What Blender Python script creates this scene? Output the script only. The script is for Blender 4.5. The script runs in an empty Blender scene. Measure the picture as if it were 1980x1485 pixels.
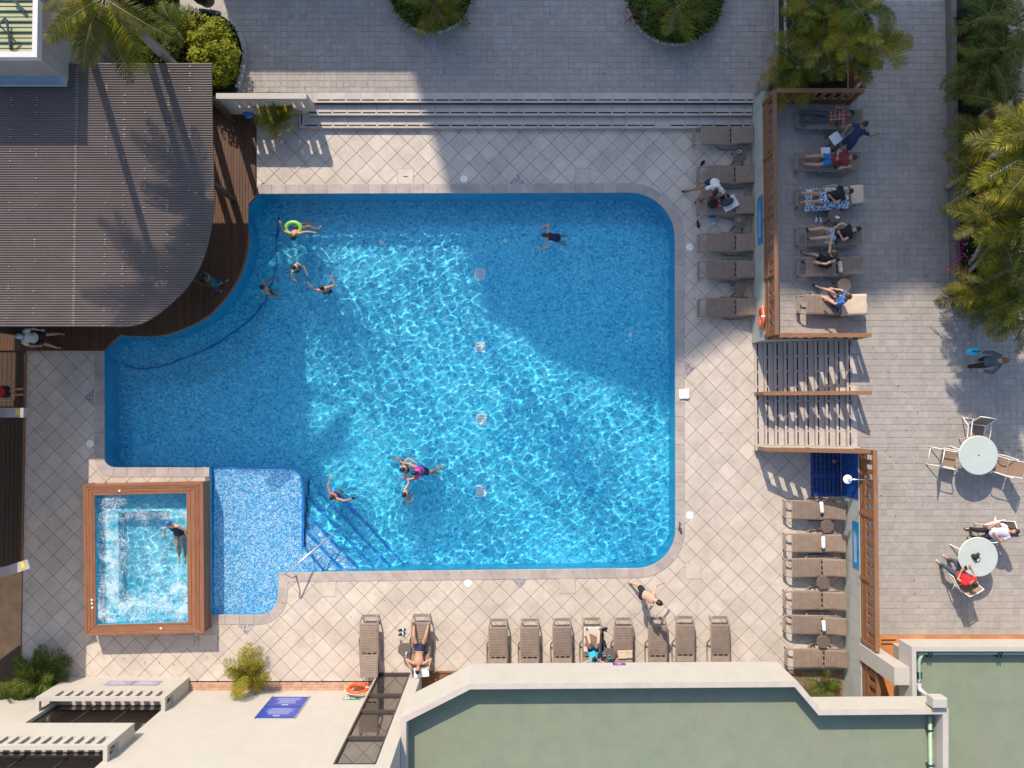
import bpy, bmesh, math, random
import numpy as np
from mathutils import Vector, Matrix, Quaternion, noise
from mathutils.geometry import tessellate_polygon
random.seed(7)
rng = np.random.default_rng(7)
SC = bpy.context.scene
COL = SC.collection
PI = math.pi

# ------------------------------------------------------------------ camera
CAM_H, F, TILT = 26.0, 1560.0, math.atan(42.5/1560.0)
cam = bpy.data.objects.new('camera', bpy.data.cameras.new('camera'))
COL.objects.link(cam); SC.camera = cam
cam.location = (0, 0, CAM_H); cam.rotation_euler = (TILT, 0, 0)
cam.data.sensor_width = 36.0; cam.data.lens = 36.0*F/1980.0
cam.data.clip_start = 0.5; cam.data.clip_end = 500

# ------------------------------------------------------------------ sky and sun
SUN = Vector((-0.37, 1.22, 1.0)).normalized()          # towards the sun
w = bpy.data.worlds.new('World'); SC.world = w; w.use_nodes = True
_nt = w.node_tree
_sky = _nt.nodes.new('ShaderNodeTexSky'); _sky.sky_type = 'NISHITA'; _sky.sun_disc = False
_sky.sun_elevation = math.asin(SUN.z); _sky.sun_rotation = math.atan2(SUN.x, SUN.y)
_sky.air_density = 1.0; _sky.dust_density = 1.2; _sky.ozone_density = 1.6
_nt.links.new(_sky.outputs[0], _nt.nodes['Background'].inputs[0])
_nt.nodes['Background'].inputs[1].default_value = 0.15
_l = bpy.data.lights.new('sun', 'SUN'); _l.energy = 3.7; _l.angle = math.radians(0.5); _l.color = (1.0, 0.87, 0.72)
_l.cycles.is_caustics_light = True
sun = bpy.data.objects.new('sun', _l); COL.objects.link(sun)
sun.location = (-10, 30, 40); sun.rotation_euler = SUN.to_track_quat('Z', 'Y').to_euler()
SC.view_settings.view_transform = 'Standard'; SC.view_settings.look = 'None'
SC.view_settings.exposure = 0.60; SC.view_settings.gamma = 1.0; SC.view_settings.use_curve_mapping = False
SC.cycles.max_bounces = 8; SC.cycles.transparent_max_bounces = 12
SC.cycles.use_denoising = True
SC.cycles.sample_clamp_indirect = 6.0

# ------------------------------------------------------------------ helpers
def P(u, v, z=0.0):
    """the point at height z of the sight line through photo pixel (u, v)"""
    x, y = (u-990.0)/F, (742.5-v)/F
    c, s = math.cos(TILT), math.sin(TILT)
    d = Vector((x, y*c+s, y*s-c))
    t = (z-CAM_H)/d.z
    return Vector((d.x*t, d.y*t, z))

class MB:
    def __init__(s): s.v = []; s.f = []; s.mi = []; s.m = 0
    def add(s, vs, fs):
        b = len(s.v); s.v += [tuple(p) for p in vs]
        s.f += [tuple(i+b for i in f) for f in fs]; s.mi += [s.m]*len(fs)
        return s
    def box(s, a, b):
        x0, x1 = sorted((a[0], b[0])); y0, y1 = sorted((a[1], b[1])); z0, z1 = sorted((a[2], b[2]))
        return s.add([(x0,y0,z0),(x1,y0,z0),(x1,y1,z0),(x0,y1,z0),(x0,y0,z1),(x1,y0,z1),(x1,y1,z1),(x0,y1,z1)],
              [(3,2,1,0),(4,5,6,7),(0,1,5,4),(1,2,6,5),(2,3,7,6),(3,0,4,7)])
    def bbox(s, a, b, e=0.006):
        """box with a chamfered top"""
        x0, x1 = sorted((a[0], b[0])); y0, y1 = sorted((a[1], b[1])); z0, z1 = sorted((a[2], b[2]))
        return s.prism([(x0,y0),(x1,y0),(x1,y1),(x0,y1)], z0, z1, e)
    def prism(s, poly, z0, z1, e=0.0):
        """upright prism over a counter-clockwise polygon; z1 may be a list; e chamfers the top edge"""
        n = len(poly); zt = z1 if isinstance(z1, (list, tuple)) else [z1]*n
        zb = z0 if isinstance(z0, (list, tuple)) else [z0]*n
        v = [(p[0], p[1], zb[i]) for i, p in enumerate(poly)]
        if e:
            q = inset(poly, e)
            v += [(p[0], p[1], zt[i]-e*0.7) for i, p in enumerate(poly)] + [(q[i][0], q[i][1], zt[i]) for i in range(n)]
            L = 2
        else:
            v += [(p[0], p[1], zt[i]) for i, p in enumerate(poly)]; L = 1
        f = [tuple(range(n-1, -1, -1)), tuple(range(L*n, L*n+n))]
        for k in range(L):
            for i in range(n):
                j = (i+1) % n
                f.append((k*n+i, k*n+j, k*n+n+j, k*n+n+i))
        return s.add(v, f)
    def tube(s, pts, r, n=8, cap=True, sq=None):
        pts = [Vector(p) for p in pts]; m = len(pts)
        rr = r if isinstance(r, (list, tuple)) else [r]*m
        t0 = (pts[1]-pts[0]).normalized()
        up = Vector((0,0,1)) if abs(t0.z) < 0.9 else Vector((1,0,0))
        a = t0.cross(up).normalized(); vs = []
        for i, p in enumerate(pts):
            t = (pts[min(i+1,m-1)]-pts[max(i-1,0)]).normalized()
            a = (a - t*a.dot(t)).normalized(); b = t.cross(a)
            for k in range(n):
                g = 2*PI*(k+0.5)/n
                vs.append(p + a*math.cos(g)*rr[i] + b*math.sin(g)*rr[i])
        fs = [(i*n+k, i*n+(k+1)%n, (i+1)*n+(k+1)%n, (i+1)*n+k) for i in range(m-1) for k in range(n)]
        if cap: fs += [tuple(range(n-1,-1,-1)), tuple((m-1)*n+k for k in range(n))]
        return s.add(vs, fs)
    def beam(s, a, b, wd, ht, up=(0,0,1)):
        """rectangular bar from a to b"""
        a, b = Vector(a), Vector(b); t = (b-a).normalized(); up = Vector(up)
        sd = t.cross(up).normalized(); u2 = sd.cross(t).normalized()
        o = [sd*x*wd/2 + u2*z*ht/2 for x, z in ((-1,-1),(1,-1),(1,1),(-1,1))]
        return s.add([a+q for q in o]+[b+q for q in o], [(0,3,2,1)[::-1],(4,5,6,7)[::-1],(0,1,5,4)[::-1],(1,2,6,5)[::-1],(2,3,7,6)[::-1],(3,0,4,7)[::-1]])
    def quad(s, a, b, c, d): return s.add([a,b,c,d], [(0,1,2,3)])
    def disc(s, c, r, z0, z1, n=24, e=0.0):
        return s.prism([(c[0]+r*math.cos(2*PI*k/n), c[1]+r*math.sin(2*PI*k/n)) for k in range(n)], z0, z1, e)
    def ell(s, c, r, n=10, m=7, M=None):
        vs = []; c = Vector(c)
        for i in range(m+1):
            th = PI*i/m
            for k in range(n):
                g = 2*PI*k/n
                p = Vector((math.sin(th)*math.cos(g)*r[0], math.sin(th)*math.sin(g)*r[1], math.cos(th)*r[2]))
                vs.append(c + (M @ p if M else p))
        fs = [(i*n+k, (i+1)*n+k, (i+1)*n+(k+1)%n, i*n+(k+1)%n) for i in range(m) for k in range(n)]
        return s.add(vs, fs)
    def loft(s, rings, cap=True):
        n = len(rings[0]); vs = [p for r in rings for p in r]
        fs = [(i*n+k, i*n+(k+1)%n, (i+1)*n+(k+1)%n, (i+1)*n+k) for i in range(len(rings)-1) for k in range(n)]
        if cap: fs += [tuple(range(n-1,-1,-1)), tuple((len(rings)-1)*n+k for k in range(n))]
        return s.add(vs, fs)
    def xf(s, M, start=0):
        s.v[start:] = [tuple(M @ Vector(p)) for p in s.v[start:]]; return s
    def mesh(s, name, mats, smooth=False, off=None):
        me = bpy.data.meshes.new(name)
        v = s.v if off is None else [(p[0]-off[0], p[1]-off[1], p[2]-off[2]) for p in s.v]
        me.from_pydata(v, [], s.f)
        for m in (mats if isinstance(mats, (list, tuple)) else [mats]): me.materials.append(m)
        if any(s.mi): me.polygons.foreach_set('material_index', s.mi)
        if smooth: me.polygons.foreach_set('use_smooth', [True]*len(me.polygons))
        return me

def inset(poly, e):
    n = len(poly); out = []
    for i in range(n):
        a, b, c = Vector(poly[i-1][:2]), Vector(poly[i][:2]), Vector(poly[(i+1)%n][:2])
        d1 = (b-a); d2 = (c-b)
        if d1.length < 1e-9 or d2.length < 1e-9: out.append(tuple(b)); continue
        d1.normalize(); d2.normalize()
        n1 = Vector((-d1.y, d1.x)); n2 = Vector((-d2.y, d2.x)); m = n1+n2
        k = max(0.35, 1+n1.dot(n2))
        out.append(tuple(b + m*(e/k)))
    return out

def props(o, label=None, cat=None, group=None, kind=None):
    if label: o['label'] = label
    if cat: o['category'] = cat
    if group: o['group'] = group
    if kind: o['kind'] = kind
    return o
def link(name, me, parent=None, **kw):
    o = bpy.data.objects.new(name, me); COL.objects.link(o)
    if parent is not None: o.parent = parent
    return props(o, **kw)
def thing(name, label, cat, loc=(0,0,0), rz=0.0, group=None, kind=None):
    o = bpy.data.objects.new(name, None); COL.objects.link(o); o.empty_display_size = 0.2
    o.location = loc; o.rotation_euler = (0,0,rz)
    return props(o, label, cat, group, kind)
def root_loc(o):
    l = Vector((0,0,0))
    while o is not None: l = l + o.location; o = o.parent
    return l
def part(name, mb, mats, parent=None, smooth=False, **kw):
    """mesh given in world coordinates, hung under an unrotated parent"""
    off = root_loc(parent) if parent is not None else None
    return link(name, mb.mesh(name, mats, smooth, off), parent, **kw)
def lpart(name, mb, mats, parent=None, smooth=False, **kw):
    """mesh given in the parent's own coordinates"""
    return link(name, mb.mesh(name, mats, smooth), parent, **kw)
def copy_tree(o, parent=None):
    c = o.copy(); COL.objects.link(c)
    if parent is not None: c.parent = parent
    for ch in o.children: copy_tree(ch, c)
    return c
def catmull(pts, k=5):
    pts = [Vector(p) for p in pts]; out = []
    for i in range(len(pts)-1):
        p0, p1, p2, p3 = pts[max(i-1,0)], pts[i], pts[i+1], pts[min(i+2,len(pts)-1)]
        for j in range(k):
            t = j/k
            out.append(0.5*((2*p1)+(p2-p0)*t+(2*p0-5*p1+4*p2-p3)*t*t+(3*p1-p0-3*p2+p3)*t**3))
    out.append(pts[-1]); return out
def rounded(pts):
    """polygon of (x, y, r): corners rounded by r"""
    n = len(pts); out = []
    for i, (x, y, r) in enumerate(pts):
        b = Vector((x, y))
        if r <= 0: out.append(b); continue
        a = Vector(pts[i-1][:2]); c = Vector(pts[(i+1)%n][:2])
        d1 = (a-b).normalized(); d2 = (c-b).normalized()
        ang = d1.angle(d2); t = r/math.tan(ang/2)
        ctr = b + (d1+d2).normalized()*(r/math.sin(ang/2))
        p0 = b+d1*t; p1 = b+d2*t
        a0 = math.atan2(p0.y-ctr.y, p0.x-ctr.x); a1 = math.atan2(p1.y-ctr.y, p1.x-ctr.x)
        da = (a1-a0+PI) % (2*PI) - PI
        k = max(4, int(abs(da)*r/0.12))
        out += [ctr+Vector((math.cos(a0+da*j/k), math.sin(a0+da*j/k)))*r for j in range(k+1)]
    return out
def inside(p, poly):
    x, y = p[0], p[1]; c = False; n = len(poly); j = n-1
    for i in range(n):
        xi, yi = poly[i][0], poly[i][1]; xj, yj = poly[j][0], poly[j][1]
        if (yi > y) != (yj > y) and x < (xj-xi)*(y-yi)/(yj-yi)+xi: c = not c
        j = i
    return c
def clip(poly, pt, nrm):
    """keep the side of the line through pt that nrm points to"""
    out = []; n = len(poly)
    for i in range(n):
        a, b = poly[i], poly[(i+1)%n]
        da = (a[0]-pt[0])*nrm[0]+(a[1]-pt[1])*nrm[1]; db = (b[0]-pt[0])*nrm[0]+(b[1]-pt[1])*nrm[1]
        if da >= 0: out.append(a)
        if (da >= 0) != (db >= 0):
            t = da/(da-db); out.append((a[0]+(b[0]-a[0])*t, a[1]+(b[1]-a[1])*t))
    return out
def area(poly):
    return 0.5*sum(poly[i-1][0]*poly[i][1]-poly[i][0]*poly[i-1][1] for i in range(len(poly)))
def sheet(mb, outer, holes, z):
    loops = [[Vector((p[0], p[1], 0)) for p in outer]] + [[Vector((p[0], p[1], 0)) for p in h] for h in holes]
    flat = [p for l in loops for p in l]
    tris = tessellate_polygon(loops)
    fs = []
    for t in tris:
        a, b, c = (flat[i] for i in t)
        fs.append(tuple(t) if (b-a).cross(c-a).z > 0 else tuple(reversed(t)))
    return mb.add([(p.x, p.y, z) for p in flat], fs)

# ------------------------------------------------------------------ materials
class NT:
    def __init__(s, name):
        s.m = bpy.data.materials.new(name); s.m.use_nodes = True; s.t = s.m.node_tree
        s.b = s.t.nodes['Principled BSDF']; s.out = s.t.nodes['Material Output']
        s.tc = s.t.nodes.new('ShaderNodeTexCoord'); s.geo = s.t.nodes.new('ShaderNodeNewGeometry')
        s.src = s.geo.outputs['Position']
    def n(s, kind, **kw):
        o = s.t.nodes.new('ShaderNode'+kind)
        for k, v in kw.items(): setattr(o, k, v)
        return o
    def l(s, a, b): s.t.links.new(a, b)
    def noise(s, scale, detail=4.0, rough=0.55, vec=None, dist=0.0):
        o = s.n('TexNoise'); o.inputs['Scale'].default_value = scale; o.inputs['Detail'].default_value = detail
        o.inputs['Roughness'].default_value = rough; o.inputs['Distortion'].default_value = dist
        s.l(vec or s.src, o.inputs['Vector']); return o.outputs['Fac']
    def ramp(s, fac, stops, interp='LINEAR'):
        r = s.n('ValToRGB'); e = r.color_ramp.elements; r.color_ramp.interpolation = interp
        while len(e) < len(stops): e.new(0.5)
        for i, (p, c) in enumerate(stops):
            e[i].position = p; e[i].color = (*c, 1) if not isinstance(c, float) else (c, c, c, 1)
        s.l(fac, r.inputs[0]); return r.outputs[0]
    def mix(s, fac, a, b, mode='MIX'):
        m = s.n('MixRGB', blend_type=mode)
        for v, i in ((fac, 0), (a, 1), (b, 2)):
            if isinstance(v, (int, float)): m.inputs[i].default_value = v if i == 0 else (v, v, v, 1)
            elif isinstance(v, tuple): m.inputs[i].default_value = (*v, 1)
            else: s.l(v, m.inputs[i])
        return m.outputs[0]
    def math(s, op, a, b=0.5):
        m = s.n('Math', operation=op)
        for v, i in ((a, 0), (b, 1)):
            if isinstance(v, (int, float)): m.inputs[i].default_value = v
            else: s.l(v, m.inputs[i])
        return m.outputs[0]
    def rnd(s):
        """a random number per piece: per object and per loose island"""
        oi = s.n('ObjectInfo')
        return s.math('FRACT', s.math('ADD', oi.outputs['Random'], s.geo.outputs['Random Per Island']))
    def color(s, c): s.l(c, s.b.inputs['Base Color']); return s
    def bump(s, h, dist=0.01, strength=0.6):
        b = s.n('Bump'); b.inputs['Strength'].default_value = strength; b.inputs['Distance'].default_value = dist
        s.l(h, b.inputs['Height']); s.l(b.outputs[0], s.b.inputs['Normal']); return s
    def rough(s, r):
        if isinstance(r, (int, float)): s.b.inputs['Roughness'].default_value = r
        else: s.l(r, s.b.inputs['Roughness'])
        return s
def sc3(c, k): return tuple(min(1, x*k) for x in c)
def mat(name, c, rough=0.8, var=0.12, scale=6.0, piece=0.0, bump=0.0, bscale=60.0, metal=0.0, detail=5.0, stain=None, stain_amt=0.35, stain_scale=1.3, spec=None):
    t = NT(name)
    fac = t.noise(scale, detail)
    col = t.ramp(fac, [(0.3, sc3(c, 1-var)), (0.7, sc3(c, 1+var))])
    if piece:
        r = t.rnd()
        col = t.mix(1.0, col, t.ramp(r, [(0, (1-piece,)*3), (1, (1+0.0,)*3)]), 'MULTIPLY')
    if stain:
        f = t.noise(stain_scale, 6, 0.65)
        f = t.ramp(f, [(0.45, 0.0), (0.75, float(stain_amt))])
        col = t.mix(f, col, stain)
    t.color(col).rough(rough)
    t.b.inputs['Metallic'].default_value = metal
    if spec is not None: t.b.inputs['Specular IOR Level'].default_value = spec
    if bump: t.bump(t.noise(bscale, 4), 0.01, bump)
    return t.m
# ------------------------------------------------------------------ surface materials
M = {}
M['deck_tile'] = mat('deck tile', (0.585,0.51,0.435), 0.75, 0.07, 3.0, piece=0.13, bump=0.25, bscale=90, stain=(0.30,0.24,0.19), stain_amt=0.45, stain_scale=0.9)
M['grout'] = mat('grout', (0.20,0.165,0.14), 0.9, 0.2, 5)
M['coping'] = mat('coping stone', (0.44,0.385,0.35), 0.8, 0.10, 4.0, piece=0.16, bump=0.4, bscale=70, stain=(0.22,0.19,0.17), stain_amt=0.5, stain_scale=1.6)
M['paver'] = mat('grey paver', (0.385,0.345,0.308), 0.85, 0.10, 9.0, piece=0.15, bump=0.5, bscale=60, stain=(0.22,0.20,0.18), stain_amt=0.45, stain_scale=0.6)
M['paver_joint'] = mat('paver joint', (0.46,0.44,0.42), 0.95, 0.3, 8)
M['paver_joint_dark'] = mat('dark paver joint', (0.33,0.31,0.30), 0.95, 0.45, 3)
M['step_stone'] = mat('step stone', (0.52,0.46,0.41), 0.8, 0.08, 5.0, piece=0.10, bump=0.3, bscale=80, stain=(0.32,0.26,0.22), stain_amt=0.4)
M['grip'] = mat('grip strip', (0.018,0.017,0.018), 0.9, 0.3, 20)
M['stucco'] = mat('white stucco', (0.44,0.41,0.365), 0.85, 0.04, 2.0, bump=0.25, bscale=120, stain=(0.48,0.44,0.39), stain_amt=0.35, stain_scale=0.7)
M['stucco_grey'] = mat('grey stucco', (0.42,0.43,0.38), 0.88, 0.06, 2.5, bump=0.3, bscale=110, stain=(0.25,0.26,0.22), stain_amt=0.4, stain_scale=0.8)
M['taupe'] = mat('taupe stucco', (0.34,0.31,0.28), 0.88, 0.05, 2.5, bump=0.3, bscale=110)
M['ledge_blue'] = mat('blue grey metal', (0.30,0.38,0.44), 0.5, 0.08, 3)
M['concrete'] = mat('concrete', (0.40,0.37,0.34), 0.9, 0.1, 3, bump=0.3, bscale=50, stain=(0.22,0.20,0.17), stain_amt=0.5)
M['soil'] = mat('soil', (0.035,0.026,0.018), 0.95, 0.5, 12, bump=0.8, bscale=25)
M['orange_tile'] = mat('orange floor', (0.50,0.19,0.06), 0.7, 0.25, 2.2, bump=0.2, bscale=60, stain=(0.30,0.09,0.02), stain_amt=0.5, stain_scale=2.0)
M['terracotta'] = mat('terracotta tile', (0.55,0.33,0.22), 0.8, 0.15, 5, piece=0.25, bump=0.3)
M['brown_floor'] = mat('brown stone floor', (0.24,0.15,0.085), 0.8, 0.25, 4, piece=0.25, bump=0.3)
M['clay'] = mat('clay render', (0.42,0.26,0.14), 0.9, 0.18, 2.5, bump=0.4, bscale=40, stain=(0.22,0.12,0.06), stain_amt=0.5)
M['roof_green'] = mat('green roof membrane', (0.205,0.24,0.158), 0.8, 0.07, 2.0, bump=0.3, bscale=30, stain=(0.24,0.235,0.17), stain_amt=0.8, stain_scale=0.55)
M['pipe_green'] = mat('green painted pipe', (0.30,0.42,0.30), 0.5, 0.08, 6)
M['white'] = mat('white paint', (0.60,0.60,0.60), 0.5, 0.03, 8)
M['white_plastic'] = mat('white plastic', (0.82,0.82,0.80), 0.35, 0.02, 10)
M['chrome'] = mat('steel', (0.75,0.75,0.76), 0.22, 0.03, 10, metal=1.0)
M['black'] = mat('black rubber', (0.015,0.015,0.017), 0.6, 0.2, 20)
M['yellow'] = mat('yellow tape', (0.75,0.62,0.03), 0.6, 0.1, 20)
M['blue_tile'] = mat('blue shower tile', (0.012,0.075,0.34), 0.35, 0.35, 14, piece=0.3)
M['blue_slat'] = mat('dark drain slot', (0.012,0.014,0.02), 0.7, 0.2, 14)

def aged(m, amt, zs, tone):
    # rain streaks and grime, run down the wall
    nt = m.node_tree; b = nt.nodes['Principled BSDF']; src = b.inputs['Base Color'].links[0].from_socket
    geo = nt.nodes.new('ShaderNodeNewGeometry'); mp = nt.nodes.new('ShaderNodeMapping'); mp.inputs['Scale'].default_value = zs
    n1 = nt.nodes.new('ShaderNodeTexNoise'); n1.inputs['Scale'].default_value = 1.0; n1.inputs['Detail'].default_value = 6; n1.inputs['Roughness'].default_value = .65
    r = nt.nodes.new('ShaderNodeValToRGB'); r.color_ramp.elements[0].position = .48; r.color_ramp.elements[0].color = (0,0,0,1); r.color_ramp.elements[1].position = .80; r.color_ramp.elements[1].color = (amt,amt,amt,1)
    mx = nt.nodes.new('ShaderNodeMixRGB'); mx.inputs[2].default_value = (*tone,1)
    nt.links.new(geo.outputs['Position'], mp.inputs[0]); nt.links.new(mp.outputs[0], n1.inputs['Vector']); nt.links.new(n1.outputs['Fac'], r.inputs[0]); nt.links.new(r.outputs[0], mx.inputs[0]); nt.links.new(src, mx.inputs[1]); nt.links.new(mx.outputs[0], b.inputs['Base Color'])
aged(M['stucco'], .28, (4,4,.3), (.38,.33,.27)); aged(M['stucco_grey'], .6, (5,5,.5), (.20,.20,.17)); aged(M['taupe'], .5, (5,5,.5), (.2,.18,.16))
def tide(m, amt, sc, tone):
    # dried puddle rims and repair lines: thin contours of a slow noise
    nt = m.node_tree; b = nt.nodes['Principled BSDF']; src = b.inputs['Base Color'].links[0].from_socket
    geo = nt.nodes.new('ShaderNodeNewGeometry'); n1 = nt.nodes.new('ShaderNodeTexNoise'); n1.inputs['Scale'].default_value = sc; n1.inputs['Detail'].default_value = 5; n1.inputs['Roughness'].default_value = .5
    nt.links.new(geo.outputs['Position'], n1.inputs['Vector'])
    r = nt.nodes.new('ShaderNodeValToRGB'); e = r.color_ramp.elements
    for q in range(5): e.new(.5)
    for q, (ps, v) in enumerate([(.0,0),(.43,0),(.446,amt),(.455,amt*.35),(.56,amt*.25),(.572,amt*.9),(.585,0)]): e[q].position = ps; e[q].color = (v,v,v,1)
    mx = nt.nodes.new('ShaderNodeMixRGB'); mx.inputs[2].default_value = (*tone,1)
    nt.links.new(n1.outputs['Fac'], r.inputs[0]); nt.links.new(r.outputs[0], mx.inputs[0]); nt.links.new(src, mx.inputs[1]); nt.links.new(mx.outputs[0], b.inputs['Base Color'])
tide(M['roof_green'], .16, .30, (.125,.155,.105)); tide(M['deck_tile'], .22, .5, (.30,.24,.19)); tide(M['paver'], .25, .45, (.20,.18,.165))
def wood(name, c, axis='X', rough=0.6, piece=0.25, var=0.22):
    t = NT(name)
    mp = t.n('Mapping'); s = {'X': (1.5,16,16), 'Y': (16,1.5,16), 'Z': (16,16,1.5)}[axis]
    mp.inputs['Scale'].default_value = s
    t.l(t.src, mp.inputs['Vector'])
    g = t.noise(1.6, 6, 0.6, vec=mp.outputs[0], dist=0.4)
    col = t.ramp(g, [(0.3, sc3(c, 1-var)), (0.7, sc3(c, 1+var))])
    col = t.mix(1.0, col, t.ramp(t.rnd(), [(0, (1-piece,)*3), (1, (1.0,)*3)]), 'MULTIPLY')
    f = t.ramp(t.noise(1.1, 5), [(0.5, 0.0), (0.8, 0.35)])
    col = t.mix(f, col, sc3(c, 0.55))
    t.color(col).rough(rough).bump(g, 0.004, 0.35)
    return t.m
M['fence_x'] = wood('fence timber along', (0.27,0.13,0.06), 'X')
M['fence_y'] = wood('fence timber across', (0.27,0.13,0.06), 'Y')
M['fence_z'] = wood('fence timber upright', (0.27,0.115,0.048), 'Z')
M['spa_x'] = wood('spa timber along', (0.27,0.115,0.055), 'X', 0.5, 0.2)
M['spa_y'] = wood('spa timber across', (0.27,0.115,0.055), 'Y', 0.5, 0.2)
M['deck_wood'] = wood('dark decking', (0.11,0.050,0.024), 'Y', 0.65, 0.3)
M['dark_wood'] = wood('old dark timber', (0.065,0.036,0.022), 'Y', 0.7, 0.3)

def mosaic(name, stops, scale, rough=0.35, big=1.2):
    t = NT(name)
    v = t.n('TexVoronoi'); v.inputs['Scale'].default_value = scale; t.l(t.src, v.inputs['Vector'])
    sep = t.n('SeparateColor'); t.l(v.outputs['Color'], sep.inputs[0])
    f = t.math('ADD', t.math('MULTIPLY', sep.outputs[0], 0.72), t.math('MULTIPLY', t.noise(big, 3), 0.28))
    t.color(t.ramp(f, stops)).rough(rough)
    return t.m
M['pool_mosaic'] = mosaic('blue pool mosaic', [(0.10,(0.010,0.28,0.53)),(0.34,(0.045,0.51,0.75)),(0.55,(0.080,0.62,0.83)),(0.78,(0.12,0.71,0.88)),(0.95,(0.42,0.86,0.93))], 17.0)
M['pool_wall'] = mosaic('dark blue pool wall mosaic', [(0.1,(0.005,0.28,0.50)),(0.5,(0.015,0.44,0.66)),(0.9,(0.05,0.58,0.78))], 17.0)
M['ledge_mosaic'] = mosaic('pale pebble mosaic', [(0.1,(0.015,0.25,0.55)),(0.40,(0.07,0.42,0.74)),(0.58,(0.28,0.56,0.79)),(0.85,(0.66,0.78,0.84))], 29.0, 0.4, 0.9)
M['step_edge'] = mat('step edge tile', (0.012,0.23,0.60), 0.35, 0.2, 15)
M['drain_white'] = mat('white grate', (0.80,0.84,0.84), 0.5, 0.05, 12)

def water_mat(name, tint):
    t = NT(name); t.t.nodes.remove(t.b)
    g = t.n('BsdfGlass'); g.inputs['IOR'].default_value = 1.33; g.inputs['Roughness'].default_value = 0.0
    g.inputs['Color'].default_value = (*tint, 1)
    t.l(g.outputs[0], t.out.inputs['Surface']); return t.m
M['water'] = water_mat('pool water', (0.94,0.985,1.0))

# ------------------------------------------------------------------ levels and key lines (metres)
Z_PLAZA, Z_TERR = 0.45, 1.25
X_W1, X_W2 = 7.74, 10.60
Y_ST0, Y_ST1 = -1.25, 2.03
Y_FAC = P(640, 1335).y                  # long white facade
Y_TERR_S = P(1800, 1228, Z_TERR).y      # end of the grey pavers
def xy(u, v, z=0.0): p = P(u, v, z); return (p.x, p.y)

# pool outline, counter-clockwise in the world
wood_edge = [(199.5,678),(235,646.5),(252.5,649.5),(295.5,650),(328,645),(366,631),(404,610),(429,584.6),(452,554),(467,524),(477,491),(481,458),(477,435.6),(470,404),(499,374)]
we = [xy(*p) for p in wood_edge]
we_s = [tuple(we[0]), tuple(we[1])] + [tuple(p[:2]) for p in catmull([(a,b,0) for a,b in we[1:14]], 4)[1:]] + [tuple(we[14])]
def px3(u, v, r=0): a = xy(u, v); return (a[0], a[1], r)
pool_raw = [px3(201,905,0.32), px3(405,905), px3(407,1190), px3(536,1190,0.6), px3(541,1108), px3(1307,1099,1.25), px3(1306,371,1.5)]
pool_main = [tuple(p) for p in rounded([(we_s[-1][0], we_s[-1][1], 0)] + [(we_s[0][0], we_s[0][1], 0)] + pool_raw)]
# order: wood top corner, [wood curve reversed], wood bottom corner, then round the basin
POOL = [pool_main[0]] + we_s[-2:0:-1] + pool_main[1:]
if area(POOL) < 0: POOL = POOL[::-1]
Z_WATER, Z_FLOOR = -0.10, -1.45
ledge_poly = [tuple(p) for p in rounded([px3(407,905), px3(407,1190), px3(536,1190,0.6), px3(541,1108), px3(622,1108), px3(590,1068), px3(581,1060), px3(581,906,0.5)])]
if area(ledge_poly) < 0: ledge_poly = ledge_poly[::-1]

# ------------------------------------------------------------------ pool basin
pool = MB(); sheet(pool, POOL, [], Z_FLOOR)
o_floor = part('pool_floor', pool, M['pool_mosaic'], kind='structure')
pw = MB(); n = len(POOL)
for i in range(n):
    a, b = POOL[i], POOL[(i+1)%n]
    pw.quad((b[0],b[1],Z_FLOOR-.01),(a[0],a[1],Z_FLOOR-.01),(a[0],a[1],-0.003),(b[0],b[1],-0.003))
o_wall = part('pool_wall', pw, M['pool_wall'], kind='structure')
lg = MB(); lg.prism(ledge_poly, Z_FLOOR+.004, -0.34)
lgo = part('pool_ledge', lg, M['ledge_mosaic'], kind='structure')
le = MB()     # blue edge trim round the shallow ledge
edge_pts = [p for p in ledge_poly if p[0] > P(412,905).x and p[1] > P(541,1107).y+0.02 and (p[0] > P(560,905).x or p[1] > P(500,907).y-0.01)]
edge_pts = [xy(409,906)] + sorted([p for p in edge_pts if p[1] > P(581,1060).y-0.02], key=lambda p: (p[0]-p[1]*1.0)) + [xy(590,1068), xy(622,1107)]
for a, b in zip(edge_pts[:-1], edge_pts[1:]):
    le.beam((a[0],a[1],-0.36), (b[0],b[1],-0.36), 0.07, 0.06)
part('edge_trim', le, M['step_edge'], lgo)
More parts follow.
